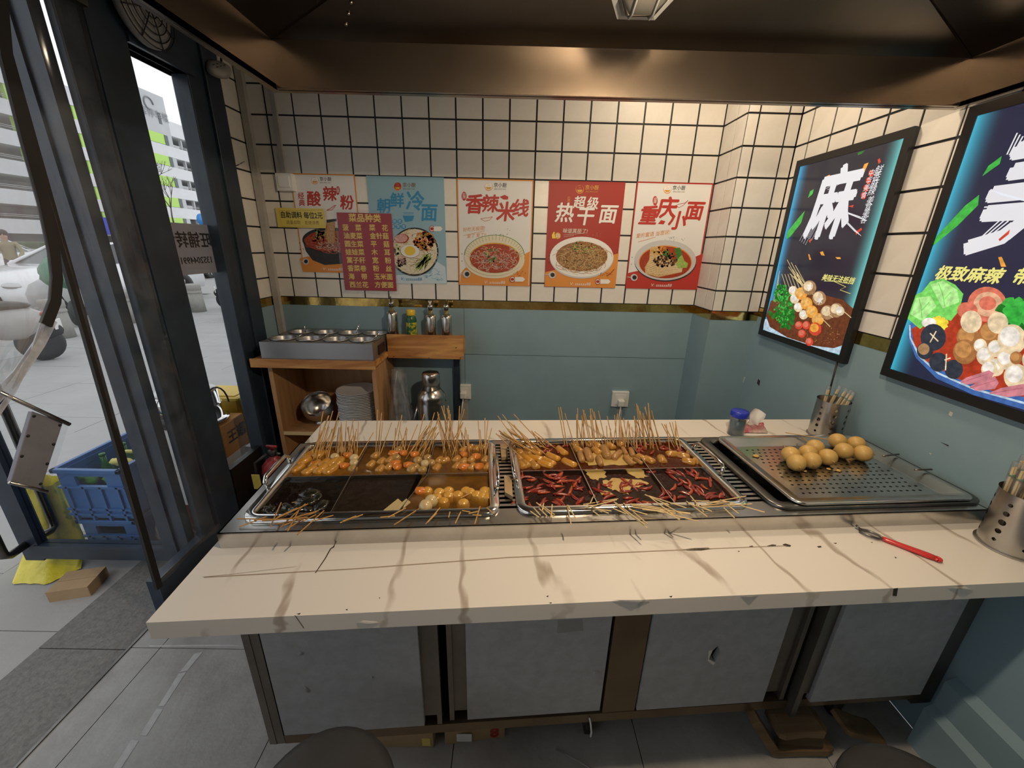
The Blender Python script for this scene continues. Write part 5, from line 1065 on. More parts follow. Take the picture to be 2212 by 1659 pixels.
G_ = 'in the red compartment beside the first grille'
for x, y, a in ((400, 405, -.5), (535, 445, -.6), (600, 400, -.85), (655, 490, -.6), (475, 500, -.4), (405, 455, -.3), (345, 460, -.8), (500, 480, -.6)): food('tofu', *cr2(x, y), 'golden tofu strip ' + G_, g2, a * 1.4, 1.1)
for x, y in ((275, 455), (300, 510), (395, 510), (285, 410), (345, 410), (330, 500)): food('roll', *cr2(x, y), 'stubby brown roll ' + G_, g2, -1.2, 1.15)
H_ = 'in the compartment between the chilli ones, towards the wall'
for x, y, a, k in ((795, 440, -1.1, 1), (925, 420, -1.1, 1.05), (1010, 440, 1.4, .8), (1065, 410, -1.1, .6), (880, 485, -1.1, .7), (1095, 480, -.9, .7), (740, 455, -1.1, .8), (1165, 485, -.6, .5), (1120, 420, -1.2, .7)): food('sausage', *cr2(x, y), 'plump beige sausage ' + H_, g2, a - .55, k)
for x, y in ((722, 395), (860, 405), (800, 345), (930, 330), (860, 360), (690, 350), (1030, 345), (960, 365)): food('roll', *cr2(x, y), 'beige ball-shaped roll ' + H_, g2, -1.2, 1.25)
I_ = 'in the chilli compartment nearest the tray, towards the wall'
for x, y, a in ((1345, 465, 1.4), (1575, 425, -1.0), (1505, 440, -.6), (1545, 480, -.6), (1620, 485, -.8), (1195, 455, -1.), (1420, 425, 0), (1250, 470, -1)): food('roll', *cr2(x, y), 'golden roll ' + I_, g2, a, 1.2)
def chili(px, py, a, L, where, m=None):
    p = atz(px, py, ZB + .001); d = CM.to_3x3() @ Vector((math.cos(a), math.sin(a), random.uniform(-.12, .1))); sd = d.cross(Vector((0, 0, 1))).normalized(); bend = random.uniform(-.25, .25) * L
    pts = [p + d * (t - .5) * L + sd * bend * (1 - 4 * (t - .5) ** 2) for t in (0, .12, .35, .6, .85, 1)]; loops = []
    for q, r in zip(pts, (.0018, .0048, .0062, .0056, .0036, .0008)):
        up = sd.cross(d).normalized(); loops.append([q + (sd * math.cos(k * PI / 3) + up * math.sin(k * PI / 3) * .8) * r for k in range(6)])
    o = MB().loft(loops, True, True).build('dried_chili', m or random.choice(('f_chili', 'f_chili', 'f_chili2')))
    tag(o, 'dried red chilli floating in ' + where, 'chilli', 'dried chillies in the red broth')
random.seed(21)
spots = [((280, 745), (560, 830), 46, 'the chilli compartment beside the first grille'), ((820, 1240), (620, 800), 22, 'the compartment with creamy oil'), ((1290, 1760), (540, 760), 36, 'the chilli compartment nearest the tray'), ((1120, 1560), (320, 430), 26, 'the compartment with golden rolls towards the wall'), ((430, 640), (330, 400), 9, 'the red compartment with tofu strips')]
for (x0, x1), (y0, y1), n, w in spots:
    for _ in range(n):
        y = random.uniform(y0, y1); x = random.uniform(x0, x1)
        if n == 46: x += (y - 690) * -.02; x = max(x, 285)
        if n == 22: x += (y - 700) * .25
        if n == 36: x += (y - 650) * .45
        chili(*cr2(x, y), random.choice((random.uniform(-.3, .4), random.uniform(-1.5, -.6), random.uniform(.6, 1.4))), random.uniform(.035, .06), w)
# creamy oil film
mat('cream_oil', (.55, .40, .14), .3, var=(25, .5, (.42, .27, .07)), coat=.3)
def film(nm, pts, par, m='cream_oil'): MB().add([atz(*cr2(*q), ZB + .0007) for q in pts], [tuple(range(len(pts)))]).build(nm, m, par)
random.seed(4)
def ragged(pts, k=4, j=14):
    out = []
    for a, b in zip(pts, pts[1:] + pts[:1]):
        for t in range(k): out.append((a[0] + (b[0] - a[0]) * t / k + random.uniform(-j, j), a[1] + (b[1] - a[1]) * t / k + random.uniform(-j, j) * .6))
    return out
film('oil_film', ragged([(775, 540), (850, 530), (920, 545), (930, 590), (860, 610), (810, 600)]), p2); film('oil_film', ragged([(1080, 530), (1200, 535), (1240, 590), (1180, 600), (1100, 560)]), p2); film('oil_film', ragged([(910, 620), (1000, 600), (1120, 610), (1250, 620), (1230, 650), (1130, 670), (1090, 720), (1000, 690), (930, 660)]), p2); film('oil_film', ragged([(870, 690), (960, 700), (1000, 730), (890, 720)], 4, 8), p2)
film('oil_film', ragged([(830, 410), (990, 390), (1120, 420), (1170, 490), (1000, 500), (800, 500), (760, 440)], 5, 10), p2)

# skewers standing in the back compartments: foot in the broth, top leaning to the wall
PLACED = []
def stick(p0, p1, m='stick', r=.00165):
    d = (p1 - p0).normalized(); PLACED.append((p0, p1)); return MB().tube([p0, p0 + d * .002, p1 - d * .001, p1], r, 6).build('bamboo_skewer', m)
def seg_dist(p1, q1, p2, q2):
    d1, d2, r_ = q1 - p1, q2 - p2, p1 - p2; a = d1.dot(d1); e = d2.dot(d2); f_ = d2.dot(r_); c = d1.dot(r_); b = d1.dot(d2); den = a * e - b * b
    s_ = min(max((b * f_ - c * e) / den, 0), 1) if den > 1e-12 else 0.; t = (b * s_ + f_) / e
    if t < 0: t = 0.; s_ = min(max(-c / a, 0), 1)
    elif t > 1: t = 1.; s_ = min(max((b - c) / a, 0), 1)
    return ((p1 + d1 * s_) - (p2 + d2 * t)).length
def crowd(p, q, gap=.0034):
    m_ = (p + q) / 2; h_ = (q - p).length / 2; n_ = 0
    for a, b in PLACED:
        if ((a + b) / 2 - m_).length < h_ + (b - a).length / 2 + gap and seg_dist(p, q, a, b) < gap: n_ += 1
    return n_
def hits_pot(p, q):
    bu = (CI @ p).x; u0, u1, vd, us = (.052, .738, .463, (.276, .515)) if bu < .762 else (.785, 1.468, .469, (1.016, 1.247)); n_ = 0
    for k in range(41):
        w = CI @ p.lerp(q, k / 40); inside = u0 + .0325 < w.x < u1 - .0325 and .2805 < w.y < .6595
        if not inside and w.z < ZS + .0158 and u0 - .03 < w.x < u1 + .03: n_ += 1
        elif inside and w.z < ZS + .0078 and (abs(w.y - vd) < .003 or min(abs(w.x - x_) for x_ in us) < .0045): n_ += 1
    return n_
random.seed(11)
def standing(crop, bx, by, tx, ty, n, where, m='stick', cross=.35):
    for k in range(n):
        f_ = (k + .5) / n; u = bx[0] + (bx[1] - bx[0]) * f_; g_ = min(max(f_ + random.uniform(-cross, cross), 0), 1)
        v_ = random.uniform(*by); t0 = (tx[0] + (tx[1] - tx[0]) * g_, random.uniform(*ty)); best = None
        for tr in range(90):
            j_ = min(tr, 14); bv = CI @ atz(*crop(u, v_), ZB); us = (.083, .276, .515, .707) if bv.x < .762 else (.816, 1.016, 1.247, 1.437)
            lo, hi = [(a, b) for a, b in zip(us, us[1:]) if bv.x < b or b == us[-1]][0]
            bv = Vector((min(max(bv.x + random.uniform(-1, 1) * .0012 * j_, lo + .008), hi - .008), min(bv.y - .0012 * j_ + random.uniform(-1, 1) * .0008 * j_, .652), ZB)); b = CM @ bv
            vt = bv.y + random.uniform(.03, .11); tt = crop(t0[0] + random.uniform(-1, 1) * .9 * j_, t0[1])
            n_ = CM.to_3x3() @ Vector((0, 1, 0)); r = ray(*tt); top = Vector((0, 0, H)) + r * (n_.dot(C(0, vt, 0) - Vector((0, 0, H))) / n_.dot(r))
            d = (top - b).normalized()
            if (top - b).length > .30: top = b + d * .30
            p = b - d * .025; sc = 4 * hits_pot(p, top) + crowd(p, top)
            if best is None or sc < best[0]: best = (sc, p, top)
            if sc == 0: break
        o = stick(best[1], best[2], m); tag(o, 'bamboo skewer standing in ' + where, 'skewer', 'skewers standing in the pots')
w1, w2_, w3 = 'the amber compartment by the window-side handle', 'the middle compartment of brown balls', 'the golden roll compartment beside the grille'
standing(cr1, (630, 800), (400, 460), (740, 870), (90, 290), 16, w1); standing(cr1, (850, 1010), (370, 440), (880, 1025), (140, 290), 14, w1); standing(cr1, (1048, 1050), (425, 430), (1120, 1128), (255, 258), 1, w2_)
standing(cr1, (1140, 1190), (390, 440), (1160, 1265), (75, 240), 4, w2_); standing(cr1, (1260, 1390), (375, 410), (1245, 1460), (100, 280), 8, w2_); standing(cr1, (1390, 1560), (370, 430), (1500, 1620), (105, 270), 14, w2_)
standing(cr1, (1640, 1760), (360, 420), (1610, 1810), (50, 220), 18, w3, cross=.6); standing(cr1, (1780, 1850), (340, 400), (1750, 1870), (180, 280), 6, w3); standing(cr1, (1920, 1990), (375, 420), (1910, 2005), (135, 250), 5, w3)
w4, w5, w6 = 'the red compartment of tofu strips', 'the compartment of beige sausages', 'the chilli compartment nearest the tray'
standing(cr2, (260, 500), (330, 440), (120, 260), (115, 290), 22, w4); standing(cr2, (430, 570), (330, 360), (370, 420), (200, 280), 4, w4); standing(cr2, (585, 690), (312, 335), (562, 635), (45, 115), 3, w4, cross=0)
standing(cr2, (700, 790), (320, 360), (690, 800), (60, 210), 8, w5); standing(cr2, (800, 900), (320, 350), (800, 870), (60, 160), 7, w5); standing(cr2, (930, 1010), (310, 380), (930, 1030), (85, 230), 8, w5); standing(cr2, (1060, 1130), (330, 380), (1040, 1150), (100, 230), 9, w5)
standing(cr2, (1160, 1330), (310, 390), (1140, 1270), (10, 190), 16, w6); standing(cr2, (1400, 1530), (310, 400), (1340, 1450), (170, 260), 8, w6)
# skewers lying over the front rims
def lying(crop, items, where, m, grp='skewers lying over the pot rims'):
    for (x0, y0), (x1, y1) in items:
        best = None
        for lay in range(24):
            dz = .0034 * lay
            def place(px, py, on_rim):
                z = ZS + .0156 + dz
                for _ in range(3):
                    w = CI @ atz(*crop(px, py), z); z = (ZS + .0156 + .07 * (.262 - w.y) if on_rim else ZB + .0018) + dz
                    if on_rim: z = max(z, ZB + .003 + dz)
                return atz(*crop(px, py), z)
            va, vb = (CI @ atz(*crop(x0, y0), ZS)).y, (CI @ atz(*crop(x1, y1), ZS)).y; rim = min(va, vb) < .285
            a, b = place(x0, y0, rim), place(x1, y1, rim); sc = crowd(a, b, .0033)
            if best is None or sc < best[0]: best = (sc, a, b)
            if sc == 0: break
        tag(stick(best[1], best[2], m, .0017), 'bamboo skewer lying over the front rim ' + where, 'skewer', grp)
lying(cr1, [((110, 900), (400, 905)), ((130, 960), (330, 885)), ((240, 910), (560, 902)), ((360, 960), (440, 780)), ((390, 905), (640, 790)), ((435, 965), (620, 790)), ((460, 950), (700, 850)), ((490, 990), (570, 840)), ((480, 910), (720, 840)), ((560, 1020), (760, 840)), ((300, 915), (640, 890)), ((690, 915), (830, 875)), ((520, 780), (690, 775)), ((400, 940), (610, 905)), ((345, 912), (520, 900)), ((590, 925), (700, 870)), ((410, 890), (560, 820)), ((470, 985), (600, 905))], 'of the kelp compartment', 'stick_wet')
lying(cr1, [((880, 930), (1050, 870)), ((900, 920), (1000, 880)), ((1180, 890), (1290, 880)), ((1240, 890), (1370, 820)), ((1520, 940), (1625, 820)), ((1530, 930), (1600, 860)), ((1740, 935), (1780, 850)), ((1885, 940), (1925, 810)), ((1790, 840), (1850, 850)), ((1840, 862), (1910, 845)), ((1868, 872), (1935, 876)), ((1975, 820), (2030, 862)), ((1690, 890), (1700, 850)), ((1780, 745), (1845, 715))], 'of the fish ball compartment', 'stick')
lying(cr2, [((365, 845), (430, 890)), ((390, 820), (440, 875)), ((410, 780), (540, 885)), ((430, 825), (490, 880)), ((455, 840), (465, 785)), ((520, 890), (528, 795)), ((450, 800), (545, 870)), ((640, 800), (670, 945)), ((645, 800), (705, 900))], 'of the chilli compartment beside the first grille', 'stick_pale')
lying(cr2, [((760, 795), (1020, 752)), ((770, 820), (1010, 760)), ((780, 790), (900, 850)), ((810, 790), (835, 735)), ((800, 800), (950, 860)), ((850, 830), (970, 842)), ((830, 840), (880, 880)), ((990, 775), (1240, 970)), ((1000, 780), (1220, 945)), ((985, 825), (1080, 865)), ((1060, 785), (1240, 940)), ((1110, 790), (1410, 830)), ((1120, 800), (1560, 860)), ((1130, 815), (1400, 850)), ((1150, 795), (1300, 815)), ((1100, 830), (1240, 870)), ((1190, 810), (1560, 865)), ((1250, 730), (1530, 820)), ((1260, 740), (1480, 910)), ((1220, 720), (1400, 800)), ((1200, 830), (1450, 860)), ((1300, 840), (1620, 920)), ((1360, 790), (1500, 870)), ((1330, 830), (1480, 905)), ((1000, 790), (1100, 870))], 'of the creamy oil compartment', 'stick_pale')
lying(cr2, [((1530, 770), (1685, 885)), ((1560, 730), (1660, 850)), ((1550, 790), (1700, 835)), ((1620, 770), (1700, 768)), ((1570, 765), (1640, 768)), ((1680, 785), (1975, 732)), ((1640, 805), (1880, 780)), ((1650, 815), (1890, 800)), ((1780, 760), (2115, 852)), ((1850, 800), (2020, 790)), ((1810, 820), (1890, 895)), ((1840, 800), (1920, 862)), ((1600, 800), (1720, 845)), ((1700, 780), (1850, 775))], 'of the chilli compartment nearest the tray', 'stick_pale')
# one skewer with two balls
o = thing('ball_skewer', 'skewer with two fish balls leaning on the front rim', 'skewer', atz(*cr1(1400, 870), ZS))
a, b = atz(*cr1(1285, 945), ZS + .022), atz(*cr1(1610, 735), ZB + .004)
MB().tube([a, b], .0018, 6).build('stick', 'stick_wet', o)
for c in ((1518, 808), (1560, 770)): MB().ball(atz(*cr1(*c), ZB + .012), .0195, n=14, m=10, jit=.01).build('fish_ball', 'f_fish', o)
# wooden wedges on the grille
for q, lb in ((((2075, 340), (2125, 338), (2135, 435), (2085, 440)), 'small wooden wedge on the grille at the back'), (((2105, 575), (2160, 590), (2170, 735), (2110, 700)), 'larger chipped wooden wedge on the grille')):
    b4 = [atz(*cr1(*c), ZS + .014) for c in q]; lo = [p - Vector((0, 0, .013)) for p in b4]
    tag(MB().loft([lo, b4], True, True, sm=False).build('wood_wedge', 'card'), lb, 'wedge')

# ------------------------------------------------------------------ tray well and perforated tray
wl_ = thing('tray_well', 'empty black well with steel rim under the perforated tray', 'pan', C(1.87, .46, ZS))
MB().loft(inset_loops(1.525, 2.198, .235, .688, .05, [(0, ZS + .001), (0, ZS + .007), (.006, ZS + .010), (.030, ZS + .009), (.038, ZS + .004), (.040, ZS - .004), (.043, ZS - .04)]), False, True).build('rim', 'steel_dark', wl_)
ty = thing('perforated_tray', 'shallow perforated steel tray holding golden ball skewers', 'tray', C(1.87, .46, ZS))
TU0, TU1, TV0, TV1 = 1.590, 2.165, .240, .672; ZT = ZS + .016
MB().loft(inset_loops(TU0, TU1, TV0, TV1, .035, [(0, ZT - .003), (.0, ZT + .003), (.005, ZT + .004), (.018, ZT + .001), (.05, ZT - .016), (.055, ZT - .017)]), False, False).build('tray_body', 'steel', ty)
hl = MB(); FU0, FU1, FV0, FV1, zf_ = TU0 + .055, TU1 - .055, TV0 + .055, TV1 - .055, ZT - .017
hu0, hu1, hv0, hv1 = FU0 + .02, FU1 - .02, FV0 + .012, FV1 - .012; NC, NR = 19, 13; pw_, ph_ = (hu1 - hu0) / (NC + .5), (hv1 - hv0) / NR
def q4(a, b, c, d_): hl.add([CM @ Vector((u, v, zf_)) for u, v in ((a, c), (b, c), (b, d_), (a, d_))], [(0, 1, 2, 3)])
q4(FU0, FU1, FV0, hv0); q4(FU0, FU1, hv1, FV1)
for j_ in range(NR):
    o_ = pw_ * .5 * (j_ % 2); va = hv0 + j_ * ph_; q4(FU0, hu0 + o_, va, va + ph_); q4(hu0 + o_ + NC * pw_, FU1, va, va + ph_)
    for i_ in range(NC):
        ua = hu0 + o_ + i_ * pw_; cu_, cv_ = ua + pw_ / 2, va + ph_ / 2
        out = [(ua, va), (cu_, va), (ua + pw_, va), (ua + pw_, cv_), (ua + pw_, va + ph_), (cu_, va + ph_), (ua, va + ph_), (ua, cv_)]
        inn = [(cu_ + .0052 * math.cos(-.75 * PI + k_ * PI / 4), cv_ + .0036 * math.sin(-.75 * PI + k_ * PI / 4)) for k_ in range(8)]
        hl.loft([[CM @ Vector((u, v, zf_)) for u, v in out], [CM @ Vector((u, v, zf_)) for u, v in inn]], sm=False)
hl.build('perforated_floor', 'steel', ty)
ZF = ZT - .017
mat('puff', (.62, .40, .13), .45, var=(45, .5, (.52, .31, .08)), bump=(60, .1))
def cr3(x, y): return 1480 + x * .33092, 780 + y * .33092
r = .029; balls = [atz(*cr3(x_, y_ + 8), ZF + r) for x_, y_ in ((690, 605), (725, 652), (803, 592), (825, 640), (848, 555), (928, 618), (1003, 515), (1108, 532), (1040, 578), (1158, 594))]
for _ in range(60):                                   # neighbours touch without running into each other
    for a_ in range(10):
        for b_ in range(a_):
            d_ = balls[a_] - balls[b_]; e_ = 2 * r * .995 - d_.length
            if e_ > 0: d_ = d_.normalized() * e_ / 2; balls[a_] += d_; balls[b_] -= d_
for k_, (Ls, lb) in enumerate(((.075, 'skewer of two golden balls, pair nearest the first grille'), (.08, 'skewer of two golden balls between single ball and first pair'), (.085, 'skewer of two golden balls lying along the tray'), (.17, 'skewer of two golden balls with long stick pointing at the toothpick jar'), (.034, 'skewer of two golden balls nearest the wall side rim'))):
    c1, c2 = balls[2 * k_], balls[2 * k_ + 1]; d_ = (c1 - c2).normalized()
    o = thing('ball_skewer', lb, 'skewer', c2 - Vector((0, 0, r)), group='golden ball skewers on the tray')
    for c in (c1, c2): MB().ball(c, r, 1, 1, 1, 20, 13, jit=.004).build('golden_ball', 'puff', o)
    MB().tube([c2 - d_ * (r + .008), c1 + d_ * Ls], .0017, 6).build('stick', 'stick', o)
for q in ((465, 620), (780, 718), (938, 705), (1000, 715), (845, 700)):
    tag(MB().ball(atz(*cr3(*q), ZF + .003), .006 if q[0] != 465 else .009, 1.3, 1, .5, 8, 6, jit=.25).build('food_crumb', 'puff'), 'yellow crumb on the perforated tray', 'crumb', 'crumbs on the tray')
for y in (600, 705):
    tag(MB().tube([atz(*cr3(1290 if y == 600 else 1500, y + (20 if y == 600 else 5)), ZT + .012), atz(*cr3(1395 if y == 600 else 1610, y + (8 if y == 600 else 2)), ZT + .013)], .003, 6).build('tray_hook', 'steel_dark'), 'wire hook across the wall side rim of the tray', 'hook', 'wire hooks on the tray rim')

# ------------------------------------------------------------------ chopstick holders
mat('brushed', (.55, .53, .50), .28, 1., var=(8, .6, (.45, .43, .40)))
def holder(label, x, y, r, h, a0):
    o = thing('chopstick_holder', label, 'holder', (x, y, ZC), group='steel chopstick holders')
    NC = 14; mb = MB(); cyl = lambda a, z: Vector((x + r * math.cos(a), y + r * math.sin(a), ZC + z)); da = 2 * PI / NC; zr = [h * (.10 + .16 * k) for k in range(6)]
    ring = lambda z, rr=r: [Vector((x + rr * math.cos(a0 + 2 * PI * k / (NC * 4)), y + rr * math.sin(a0 + 2 * PI * k / (NC * 4)), ZC + z)) for k in range(NC * 4)]
    mb.loft([ring(.001, r * 1.09), ring(.004, r * 1.09), ring(.006), ring(zr[0])]); mb.loft([ring(zr[5]), ring(h - .002), ring(h, r + .0015)])
    for c in range(NC):
        for k in range(5):
            A, Z0, Z1 = a0 + c * da, zr[k], zr[k + 1]; t = [0, .25, .5, .75]
            out = [cyl(A + da * q, Z0) for q in t] + [cyl(A + da, Z0 + (Z1 - Z0) * q) for q in t] + [cyl(A + da * (1 - q), Z1) for q in t] + [cyl(A, Z1 - (Z1 - Z0) * q) for q in t]
            if c % 2: mb.loft([out, [cyl(A + da / 2 + (p_ - .5) * da * .2, (Z0 + Z1) / 2 + (w_ - .5) * (Z1 - Z0) * .2) for p_, w_ in [(q, 0) for q in t] + [(1, q) for q in t] + [(1 - q, 1) for q in t] + [(0, 1 - q) for q in t]]], False, True)
            else:
                ra = (.0048, .0068, .0082, .0068, .0052)[k]
                mb.loft([out, [cyl(A + da / 2 + ra * math.cos(-.75 * PI + q * PI / 8) / r, (Z0 + Z1) / 2 + ra * math.sin(-.75 * PI + q * PI / 8)) for q in range(16)]])
    cy_ = mb.build('cylinder', 'brushed', o); cy_.data.normals_split_custom_set_from_vertices([(v.co.x, v.co.y, 0) for v in cy_.data.vertices])
    MB().lathe([(r * 1.08, .001), (r * 1.08, .004), (.002, .004)], (x, y, ZC), 40).build('base_disc', 'brushed', o)
    return o
HA, HB = (1.366, 1.562, .058), (1.372, .885, .062)
holder('tall steel chopstick holder against the right wall behind the tray', *HA, .165, -2.2)
holder('steel chopstick holder beside the red handled opener', *HB, .165, -2.35)
mat('wrap_green', (.05, .22, .07), .4)
def chop(x, y, z0, dx, dy, L, grp, lab):
    o = thing('wrapped_chopsticks', lab, 'chopsticks', (x, y, z0), group=grp)
    p = Vector((x, y, z0)); d = Vector((dx, dy, 1)).normalized(); sd = d.cross(Vector((0, 1, 0))).normalized()
    for s_ in (-1, 1): MB().tube([p + sd * s_ * .0032, p + d * L + sd * s_ * .0032], .003, 6).build('chopstick', 'stick_pale', o)
    MB().tube([p + d * (L * .88), p + d * (L * .90)], .0078, 8).build('paper_band', 'wrap_green', o)
    MB().tube([p, p + d * L, p + d * (L + .012), p + d * (L + .016)], .0085, 8, r1=.0075).build('clear_sleeve', 'clear_plastic', o)
random.seed(5)
g_a = 'wrapped chopsticks in the holder behind the tray'
chop(HA[0] - .036, HA[1], ZC + .008, -.01, 0, .20, g_a, 'pair of wrapped chopsticks in the holder behind the tray')
for yy in (-.036, -.018, 0, .018, .036):
    tx_ = math.sqrt(.0455 ** 2 - yy * yy); chop(HA[0] - .008, HA[1] + yy, ZC + .008, (tx_ + .008) / .157, 0, .195, g_a, 'pair of wrapped chopsticks in the holder behind the tray')
for k in range(12):
    a, rr = (2 * PI * k / 9 + .2, .041) if k < 9 else (2 * PI * k / 3, .017); ca, sa = math.cos(a), math.sin(a)
    chop(HB[0] + rr * ca, HB[1] + rr * sa, ZC + .008, ca * .045 * rr / .041, sa * .045 * rr / .041, .215 + .006 * (k % 3), 'wrapped chopsticks in the holder beside the opener', 'pair of wrapped chopsticks in the holder beside the opener')
# bottle opener
op = thing('bottle_opener', 'steel bottle opener with red plastic handle', 'opener', atz(1940, 1170, ZC))
a, b, c = atz(1866, 1146, ZC + .008), atz(1909, 1164, ZC + .007), atz(2030, 1209, ZC + .007)
d = (c - b).normalized(); sd = d.cross(Vector((0, 0, 1)))
MB().loft([[b + d * t + (sd * math.cos(q * PI / 4) * w + Vector((0, 0, 1)) * math.sin(q * PI / 4) * .006) for q in range(8)] for t, w in ((-.004, .005), (.004, .008), (.03, .0085), (.07, .0105), ((c - b).length - .022, .0115), ((c - b).length - .009, .009))], True, True).build('handle', mat('red_plastic', (.55, .02, .018), .3, coat=.4), op)
MB().tube([c - d * .004 + sd * (.0062 * math.cos(q * PI / 8)) + d * .0062 * math.sin(q * PI / 8) for q in range(17)], .0042, 8, False).build('hanging_loop', 'red_plastic', op)
MB().tube([b, b - d * .012 + sd * .011, b - d * .036 + sd * .0125, b - d * .05 + sd * .006, b - d * .05 - sd * .006, b - d * .036 - sd * .0125, b - d * .012 - sd * .011, b], .0035, 6, False).build('opener_loop', 'steel_dark', op)
MB().tube([b - d * .05 - sd * .004, b - d * .062 - sd * .008 + Vector((0, 0, .006))], .003, 6).build('claw', 'steel_dark', op)
# toothpick jar and tissue pack
jp = atz(1588, 938, ZC)
o = thing('toothpick_jar', 'clear jar of teal toothpicks with blue lid', 'jar', jp)
mat('teal', (.02, .10, .13), .4, var=(120, .4, (.01, .05, .08)))
MB().lathe([(.029, .004), (.029, .068)], tuple(jp), 24).build('toothpick_bundle', 'teal', o)
MB().lathe([(.032, 0), (.033, .003), (.033, .082), (.031, .086)], tuple(jp), 28).build('jar_body', 'clear_plastic', o)
MB().lathe([(.034, .084), (.035, .087), (.035, .107), (.032, .11)], tuple(jp), 28).build('lid', flat('lid_blue', (.015, .035, .42), .3), o)
tp_ = atz(1622, 932, ZC)
o = thing('tissue_pack', 'opened soft pack of tissues behind the toothpick jar', 'tissues', tp_)
mat('pack_film', (.50, .40, .35), .25, var=(25, .25, (.45, .05, .10)))
MB().grid(lambda u, v: Vector((tp_.x - .05 + .11 * u + .006 * math.sin(14 * v), tp_.y - .02 + .07 * v, ZC + .002 + .035 * math.sin(PI * min(max(v, .02), .98)) * (.75 + .25 * math.sin(7 * u + 1)) * (1 if .06 < u < .94 else .45))), 16, 10).build('wrapper', 'pack_film', o)
MB().grid(lambda u, v: Vector((tp_.x - .02 + .05 * u + .02 * v * v + .006 * math.sin(6 * v + 4 * u), tp_.y + .01 + .012 * math.sin(5 * u), ZC + .03 + .075 * v - .022 * u * v)), 8, 8).build('tissue_sheet', flat('tissue', (.78, .76, .74), .8), o)
MB().tube([(tp_.x - .052, tp_.y - .015, ZC + .045), (tp_.x - .048, tp_.y - .01, ZC + .06)], .009, 8).build('pack_corner', flat('pack_pink', (.62, .05, .14), .3), o)

# ================================================================== STOOLS AND BOXES ON THE FLOOR
mat('stool_black', (.055, .054, .053), .42, var=(10, .6, (.035, .034, .032)), bump=(20, .08))
for x, y, r, lb in ((-.375, .498, .152, 'round dark leather stool by the yellow tagged carton'), (.885, .470, .160, 'round dark leather stool by the broken timber')):
    o = thing('round_stool', lb, 'stool', (x, y, 0), group='dark round stools at the counter'); zt2 = Z(-1.10)
    MB().lathe([(r * .9, -.055), (r * .98, -.045), (r, -.022), (r * .96, -.006), (r * .85, 0), (r * .45, .004), (.004, .005)], (x, y, zt2), 40).build('seat', 'stool_black', o)
    MB().lathe([(r * 1.004, -.05), (r * 1.008, -.04), (r * 1.004, -.03)], (x, y, zt2), 40, cap0=False, cap1=False).build('piping', 'black', o)
    for k in range(4):
        a = PI / 4 + k * PI / 2; MB().tube([(x + .09 * math.cos(a), y + .09 * math.sin(a), zt2 - .05), (x + .15 * math.cos(a), y + .15 * math.sin(a), 0)], .011, 10).build('leg', 'steel_dark', o)
    MB().tube([(x + .125 * math.cos(t * PI / 12), y + .125 * math.sin(t * PI / 12), .2) for t in range(25)], .008, 8, False).build('foot_ring', 'steel_dark', o)
def carton(lb, x0, x1, y0, y1, z1, rz=0., m='card', z0=0., cat='box', name='carton'):
    o = thing(name, lb, cat, ((x0 + x1) / 2, (y0 + y1) / 2, z0), (0, 0, rz)); Mx = Matrix.Translation(((x0 + x1) / 2, (y0 + y1) / 2, z0)) @ Matrix.Rotation(rz, 4, 'Z'); w, d_ = (x1 - x0) / 2, (y1 - y0) / 2
    MB().box(-w, w, -d_, d_, 0, z1 - z0, Mx).build('body', m, o, bevel=.002)
    for sgn in (-1, 1): MB().box(-w * .99, w * .99, min(0, sgn * d_) + (.001 if sgn > 0 else 0), max(0, sgn * d_) - (.001 if sgn < 0 else 0), z1 - z0, z1 - z0 + .003, Mx).build('lid_flap', m, o)
    return o, Mx, w, d_
o, Mx, w, d_ = carton('brown carton with a yellow tag under the cabinet', -.45, -.225, .86, 1.05, .145)
B(-.262, -.235, .8585, .8595, .012, .05).build('yellow_tag', 'p_yellow', o)
o, Mx, w, d_ = carton('brown carton printed with a red 8 under the cabinet', -.20, .0, .88, 1.06, .15, .12)
text('8', .062, 'p_red', o, w - .035, .03, 0, M=Matrix(((1, 0, 0, 0), (0, 0, 1, -d_ - .0015), (0, 1, 0, 0), (0, 0, 0, 1))), bold=.04)
B(-.15, -.10, .872, .873, .012, .05).build('paper_label', 'paper_white', o)
# broken timber and cardboard heap
tim = wood('old_timber', (.22, .14, .07), (.10, .06, .03), 4, (.1, 1, 1), .8)
for (x0, y0, z0), (x1, y1, z1), w, t, lb in ((atz(1625, 1545, .16), atz(1668, 1612, .014), .05, .03, 'short upright piece of broken timber by the stool'), (atz(1668, 1562, .125), atz(1772, 1556, .13), .085, .025, 'splintered flat board under the cabinet end'), (atz(1812, 1556, .12), atz(1900, 1588, .05), .075, .018, 'tilted piece of broken board near the caster'), (atz(1662, 1616, .02), atz(1795, 1612, .03), .04, .025, 'thin broken strip of timber on the floor')):
    a, b = Vector((x0, y0, z0)), Vector((x1, y1, z1)); d = (b - a).normalized(); sd = d.cross(Vector((0, 0, 1))); sd = (sd if sd.length > .1 else Vector((0, 1, 0))).normalized(); up = sd.cross(d)
    loops = [[p + sd * sx_ * w * k / 2 + up * sz_ * t * k / 2 for sx_, sz_ in ((-1, -1), (1, -1), (1, 1), (-1, 1))] for p, k in ((a, .85), (a.lerp(b, .1), 1), (a.lerp(b, .5), .92), (a.lerp(b, .88), 1.03), (b, .6))]
    tag(MB().loft(loops, True, True, sm=False).build('broken_timber', tim), lb, 'wood')
tag(MB().tube([(.18, .86, .004), (.30, .80, .006), (.42, .77, .004)], .003, 6).build('clear_straw', 'clear_plastic'), 'thin clear straw lying on the floor', 'straw')

